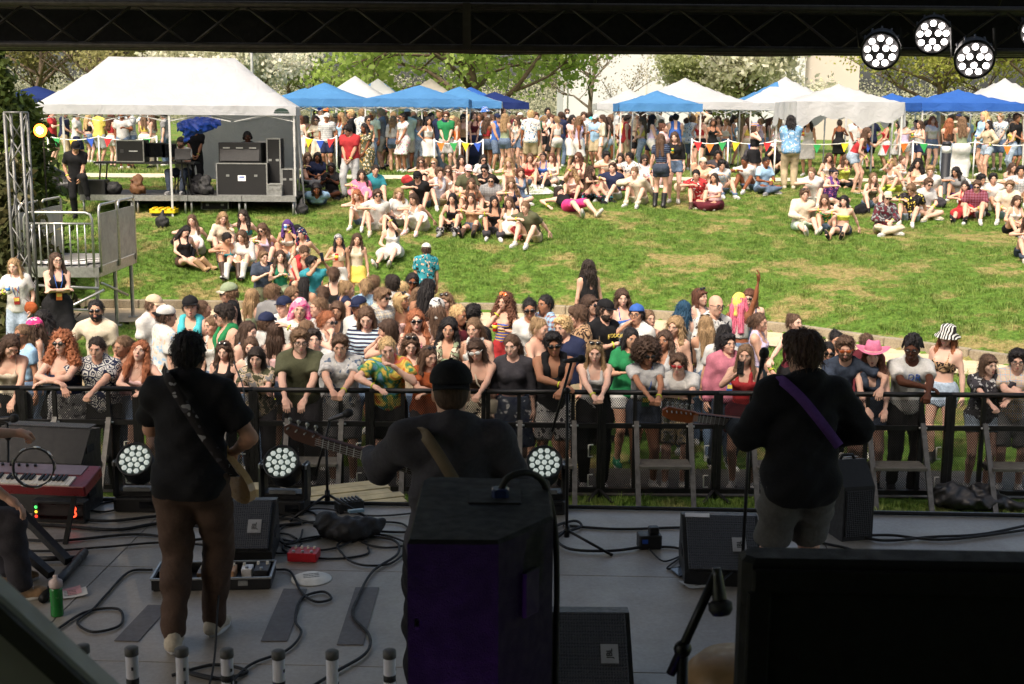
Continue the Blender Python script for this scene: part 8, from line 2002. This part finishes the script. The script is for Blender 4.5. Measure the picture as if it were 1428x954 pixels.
STAND = """
455 150 stand 176 m1 short:brown tee=white shorts=black sneaker:white hip,down backcap:orange f=228
446 149 stand 40 m1 short:brown shirt=white shorts=floral/white/pink/teal sneaker:white down cap:blue f=226
485 173 walk -16 m21.2 mop:ink tee=red long=ltgrey sneaker:black low head=-20,26,0 f=276
508 172 stand -30 f4 braids:ink longdress=floral/olive/cream/gold - sneaker:white low f=262
482 156 stand 30 f1 wavy:brown tube=tan short=denim sneaker:white down f=218
506 155 stand 170 f1 long:dkblond tube=beige short=denim sneaker:white down f=219
535 150 stand 60 m3 short:ink tee=cream shorts=denim sneaker:white down cap:paisley/red/navy/white f=234
548 162 stand 178 f1 wavy:dkblond croplong=white short=denim boot:tan down f=239
565 156 stand -40 f1 wavy:dkbrown dress=denim - boot:white drink,down f=236
577 156 stand 176 f1 long:brown crop=brown wide=brown sneaker:white down f=230
587 168 stand -50 f2 wavy:dark crop=black short=denim sneaker:white low f=232
614 160 stand 6 m1 mop:dark shirt=denim shorts=ltdenim sneaker:white pocket,down f=234
593 149 stand 0 m2 short:ink long=black long=black sneaker:black low f=216
661 156 stand 20 f1 long:dkbrown crop=maroon longskirt=navy sneaker:black face,low f=237
649 156 stand -20 f2 long:brown tube=tan slim=rust sneaker:white low f=232
676 147 stand -6 m1 short:dkbrown shirt=vstripes/white/ltgrey/charcoal shorts=dkdenim sneaker:white down bucket:paisley/blue/white/sky f=232
701 147 stand 60 f2 long:brown crop=olive longskirt=brown ankle:brown low f=229
723 156 stand 6 m0 side:dkbrown shirt=maroon long=cream sneaker:white chin,low f=228
740 153 stand 30 m3 short:ink shirt=mint long=white sneaker:white down f=229
764 139 stand 10 m2 curly:ink button=sky shorts=grey sneaker:white pocket f=226
785 159 stand -20 f2 back:ink shirt=red short=denim sneaker:black down f=230
791 149 stand 16 m1 short:dkbrown shirt=ltblue shorts=white sneaker:white down sunglasses f=222
809 163 stand 4 f1 wavy:brown crop=blue long=ltdenim sneaker:white drink,down cap:white f=234
824 163 stand -10 f1 long:blond crop=black short=black sneaker:white drink,down scarf:turquoise f=233
865 152 stand 60 m0 short:ltbrown tee=ltgrey shorts=navy sneaker:white down f=226
880 156 stand 150 f1 wavy:brown croplong=denim miniskirt=maroon sneaker:white low f=228
897 153 stand 176 f1 back:dkbrown romper=olive - sneaker:white hip,down f=232
920 152 stand 130 m1 short:dark shirt=white shorts=khaki sneaker:white down f=222
926 171 stand 70 f0 bun:auburn shirt=ltpink slim=ltpink sneaker:white low f=262
922 186 stand 160 f1 long:brown croptee=stripes/navy/ink/denim short=dkdenim boot:black down f=290
941 184 stand -10 f0 wavy:dkbrown croplong=black short=denim sneaker:white drink,down open f=283
974 156 stand 172 f1 wavy:blond croplong=cream miniskirt=ltpink sneaker:white head,out f=238
988 151 stand -60 m2 short:ink shirt=white shorts=khaki sneaker:white drink,down f=230
965 158 stand 110 f1 long:blond croplong=denim short=denim sneaker:white low f=233
1054 170 stand 60 f0 bob:dkbrown crop=black miniskirt=black ankle:black chin,down cap:stripes/blue/yellow/red f=264
1103 161 stand 178 m51.38 wavy:ink shirt=floral/sky/white/ltblue long=khaki sneaker:cream low f=264
1127 165 stand -30 f2 wavy:ink dress=white - sneaker:white drink,down f=246
1210 178 bend 60 f1 wavy:brown tube=red short=ltdenim sneaker:tan low,reach f=270
1283 168 stand -60 f1 long:dkbrown tank=white short=navy sneaker:white reach,drink f=246
1301 162 stand 10 f0 wavy:ginger croptee=white short=denim sneaker:white down f=242
1324 165 stand 172 f0 wavy:ginger crop=dkbrown long=ltdenim sneaker:white low f=252
1342 163 stand 168 f1 wavy:ltbrown tank=sage longskirt=white sneaker:white low f=256
1373 155 stand -70 f1 long:blond button=ltblue short=denim sneaker:white low f=246
1379 168 stand -70 f1 long:ink croplong=beige short=ltdenim sneaker:white drink,hip f=252
1408 158 stand 176 m2 short:ink shirt=paisley/ink/charcoal/grey long=black sneaker:black down f=206
175 150 stand 10 m1 short:brown button=ltblue long=white sneaker:white drink,low f=216
203 150 stand -10 m2 short:brown button=white long=white sneaker:white drink,low f=216
"""
for l in STAND.strip().split('\n'):
    pre, bar, lab = l.partition('|'); P(pre + ' lod=2 at=standing_near_the_tents ' + bar + lab)
# technicians on and beside the sound deck
P('105 196 step 16 m2 short:dark tee=black long=black sneaker:black pocket,low cap:black lod=2 Y=29.6 head=10,26,0 | technician in black with one foot up on a case beside the sound deck')
P('252 190 seat -10 m1 short:brown tee=white long=dkdenim sneaker:grey low cap:charcoal beard lod=2 Y=30.75 lift=%.3f seat=.42 | technician in white T-shirt seated at the laptop under the canopy' % (DZ - gz(at_y(252, 190, 30.75)[0], 30.75)))
P('271 172 stand 20 m3 short:ink tee=black long=black sneaker:black low lod=2 Y=31.6 lift=%.3f | technician in black standing in the shade behind the laptop' % (DZ - gz(at_y(271, 172, 31.6)[0], 31.6)))
P('345 184 seat 10 m5 short:ink tee=black long=black sneaker:black low headphones lod=2 Y=31.3 lift=%.3f seat=.50 | technician wearing headphones behind the mixing desk' % (DZ - gz(at_y(345, 184, 31.3)[0], 31.3)))
for (px, Y, s_, lab) in ((252, 30.75, .40, 'black folding stool under the technician at the laptop'), (345, 31.3, .48, 'black stool behind the mixing desk')):
    o = empty('stool', (at_y(px, 200, Y)[0], Y + .05, DZ), 0, lab, 'stool'); MB().box((0, 0, s_), (.34, .34, .05), bev=.02).build('seat', BLKP, o)
    for sx in (-1, 1):
        for sy in (-1, 1): MB().bar((sx * .13, sy * .13, s_), (sx * .16, sy * .16, 0), .025).build('leg', BLK, o)
# the crowd among the tents, further back
rr = random.Random(99)
TOPF = ['tank=white', 'crop=black', 'tank=ltblue', 'crop=white', 'croptee=ltpink', 'sundress=floral/white/pink/sage', 'camisole=sage', 'crop=red', 'dress=blue', 'croplong=cream', 'tube=tan', 'tank=lilac', 'crop=yellow', 'dress=black', 'tank=orange']
BOTF = ['short=denim', 'miniskirt=denim', 'slim=ltdenim', 'skirt=white', 'short=white', 'short=black', 'slim=black', 'wide=cream']
TOPM = ['tee=white', 'tee=black', 'shirt=ltblue', 'tee=navy', 'shirt=floral/white/sky/navy', 'tee=grey', 'jersey=blue', 'shirt=cream', 'tee=green', 'tee=red', 'shirt=plaid/white/denim/ltgrey', 'jersey=red', 'tee=yellow', 'shirt=mint', 'tee=ltgrey']
BOTM = ['shorts=khaki', 'shorts=navy', 'shorts=black', 'shorts=denim', 'long=denim', 'shorts=ltgrey', 'long=khaki']
HF = ['long', 'wavy', 'back', 'pony', 'bob', 'bun']; HM = ['short', 'side', 'curly', 'mop']; HC = ['dkbrown', 'brown', 'dark', 'ink', 'dkblond', 'ltbrown', 'blond', 'auburn']
# runs of the lawn that the photograph shows filled: (px0, px1, count, Ymin, Ymax)
for (a, b_, n, y0, y1) in ((415, 700, 34, 37.2, 43), (700, 850, 24, 37.5, 48), (850, 1020, 17, 38, 45), (1020, 1090, 5, 41, 46), (1165, 1260, 6, 40, 44), (1260, 1430, 12, 39, 46), (70, 235, 11, 38.5, 44)):
    for k in range(n):
        px = a + (b_ - a) * (k + rr.uniform(.1, .9)) / n; Y = rr.uniform(y0, y1); X = (px - CX) / FPX * Y * 1.0; sex = rr.choice('ffm')
        top = rr.choice(TOPF if sex == 'f' else TOPM); bot = '-' if top.split('=')[0] in ('dress', 'sundress') else rr.choice(BOTF if sex == 'f' else BOTM)
        hd = rr.choice((0, 40, -40, 90, -90, 150, 180, 210)); arms = rr.choice(('down', 'low', 'drink,down', 'hip,down', 'clasp', 'down,drink'))
        hgt = rr.uniform(1.58, 1.72) if sex == 'f' else rr.uniform(1.70, 1.86); fy = proj((X, Y, gz(X, Y)))[1]; ty = proj((X, Y, gz(X, Y) + hgt))[1]
        ex = rr.choice(('', '', '', 'cap:white', 'cap:navy', 'sunglasses')) if sex == 'm' else rr.choice(('', '', 'sunglasses'))
        where = 'among the blue tents' if px < 700 else ('in front of the bare tree' if px < 850 else ('by the small blue tent' if px < 1020 else ('behind the pennants' if px < 1260 else 'under the steep blue tent')))
        if px < 240: where = 'seen beneath the white canopy'
        if 100 < hd: where = 'facing away ' + where
        P('%.1f %.1f stand %d %s%d %s:%s %s %s sneaker:%s %s %s lod=3 Y=%.2f bands=0 at=%s g=people_among_the_tents' % (px, ty, hd, sex, rr.choice((0, 0, 1, 1, 1, 2, 3, 4)), rr.choice(HF if sex == 'f' else HM), rr.choice(HC), top, bot, rr.choice(('white', 'white', 'black')), arms, ex, Y, where.replace(' ', '_')))
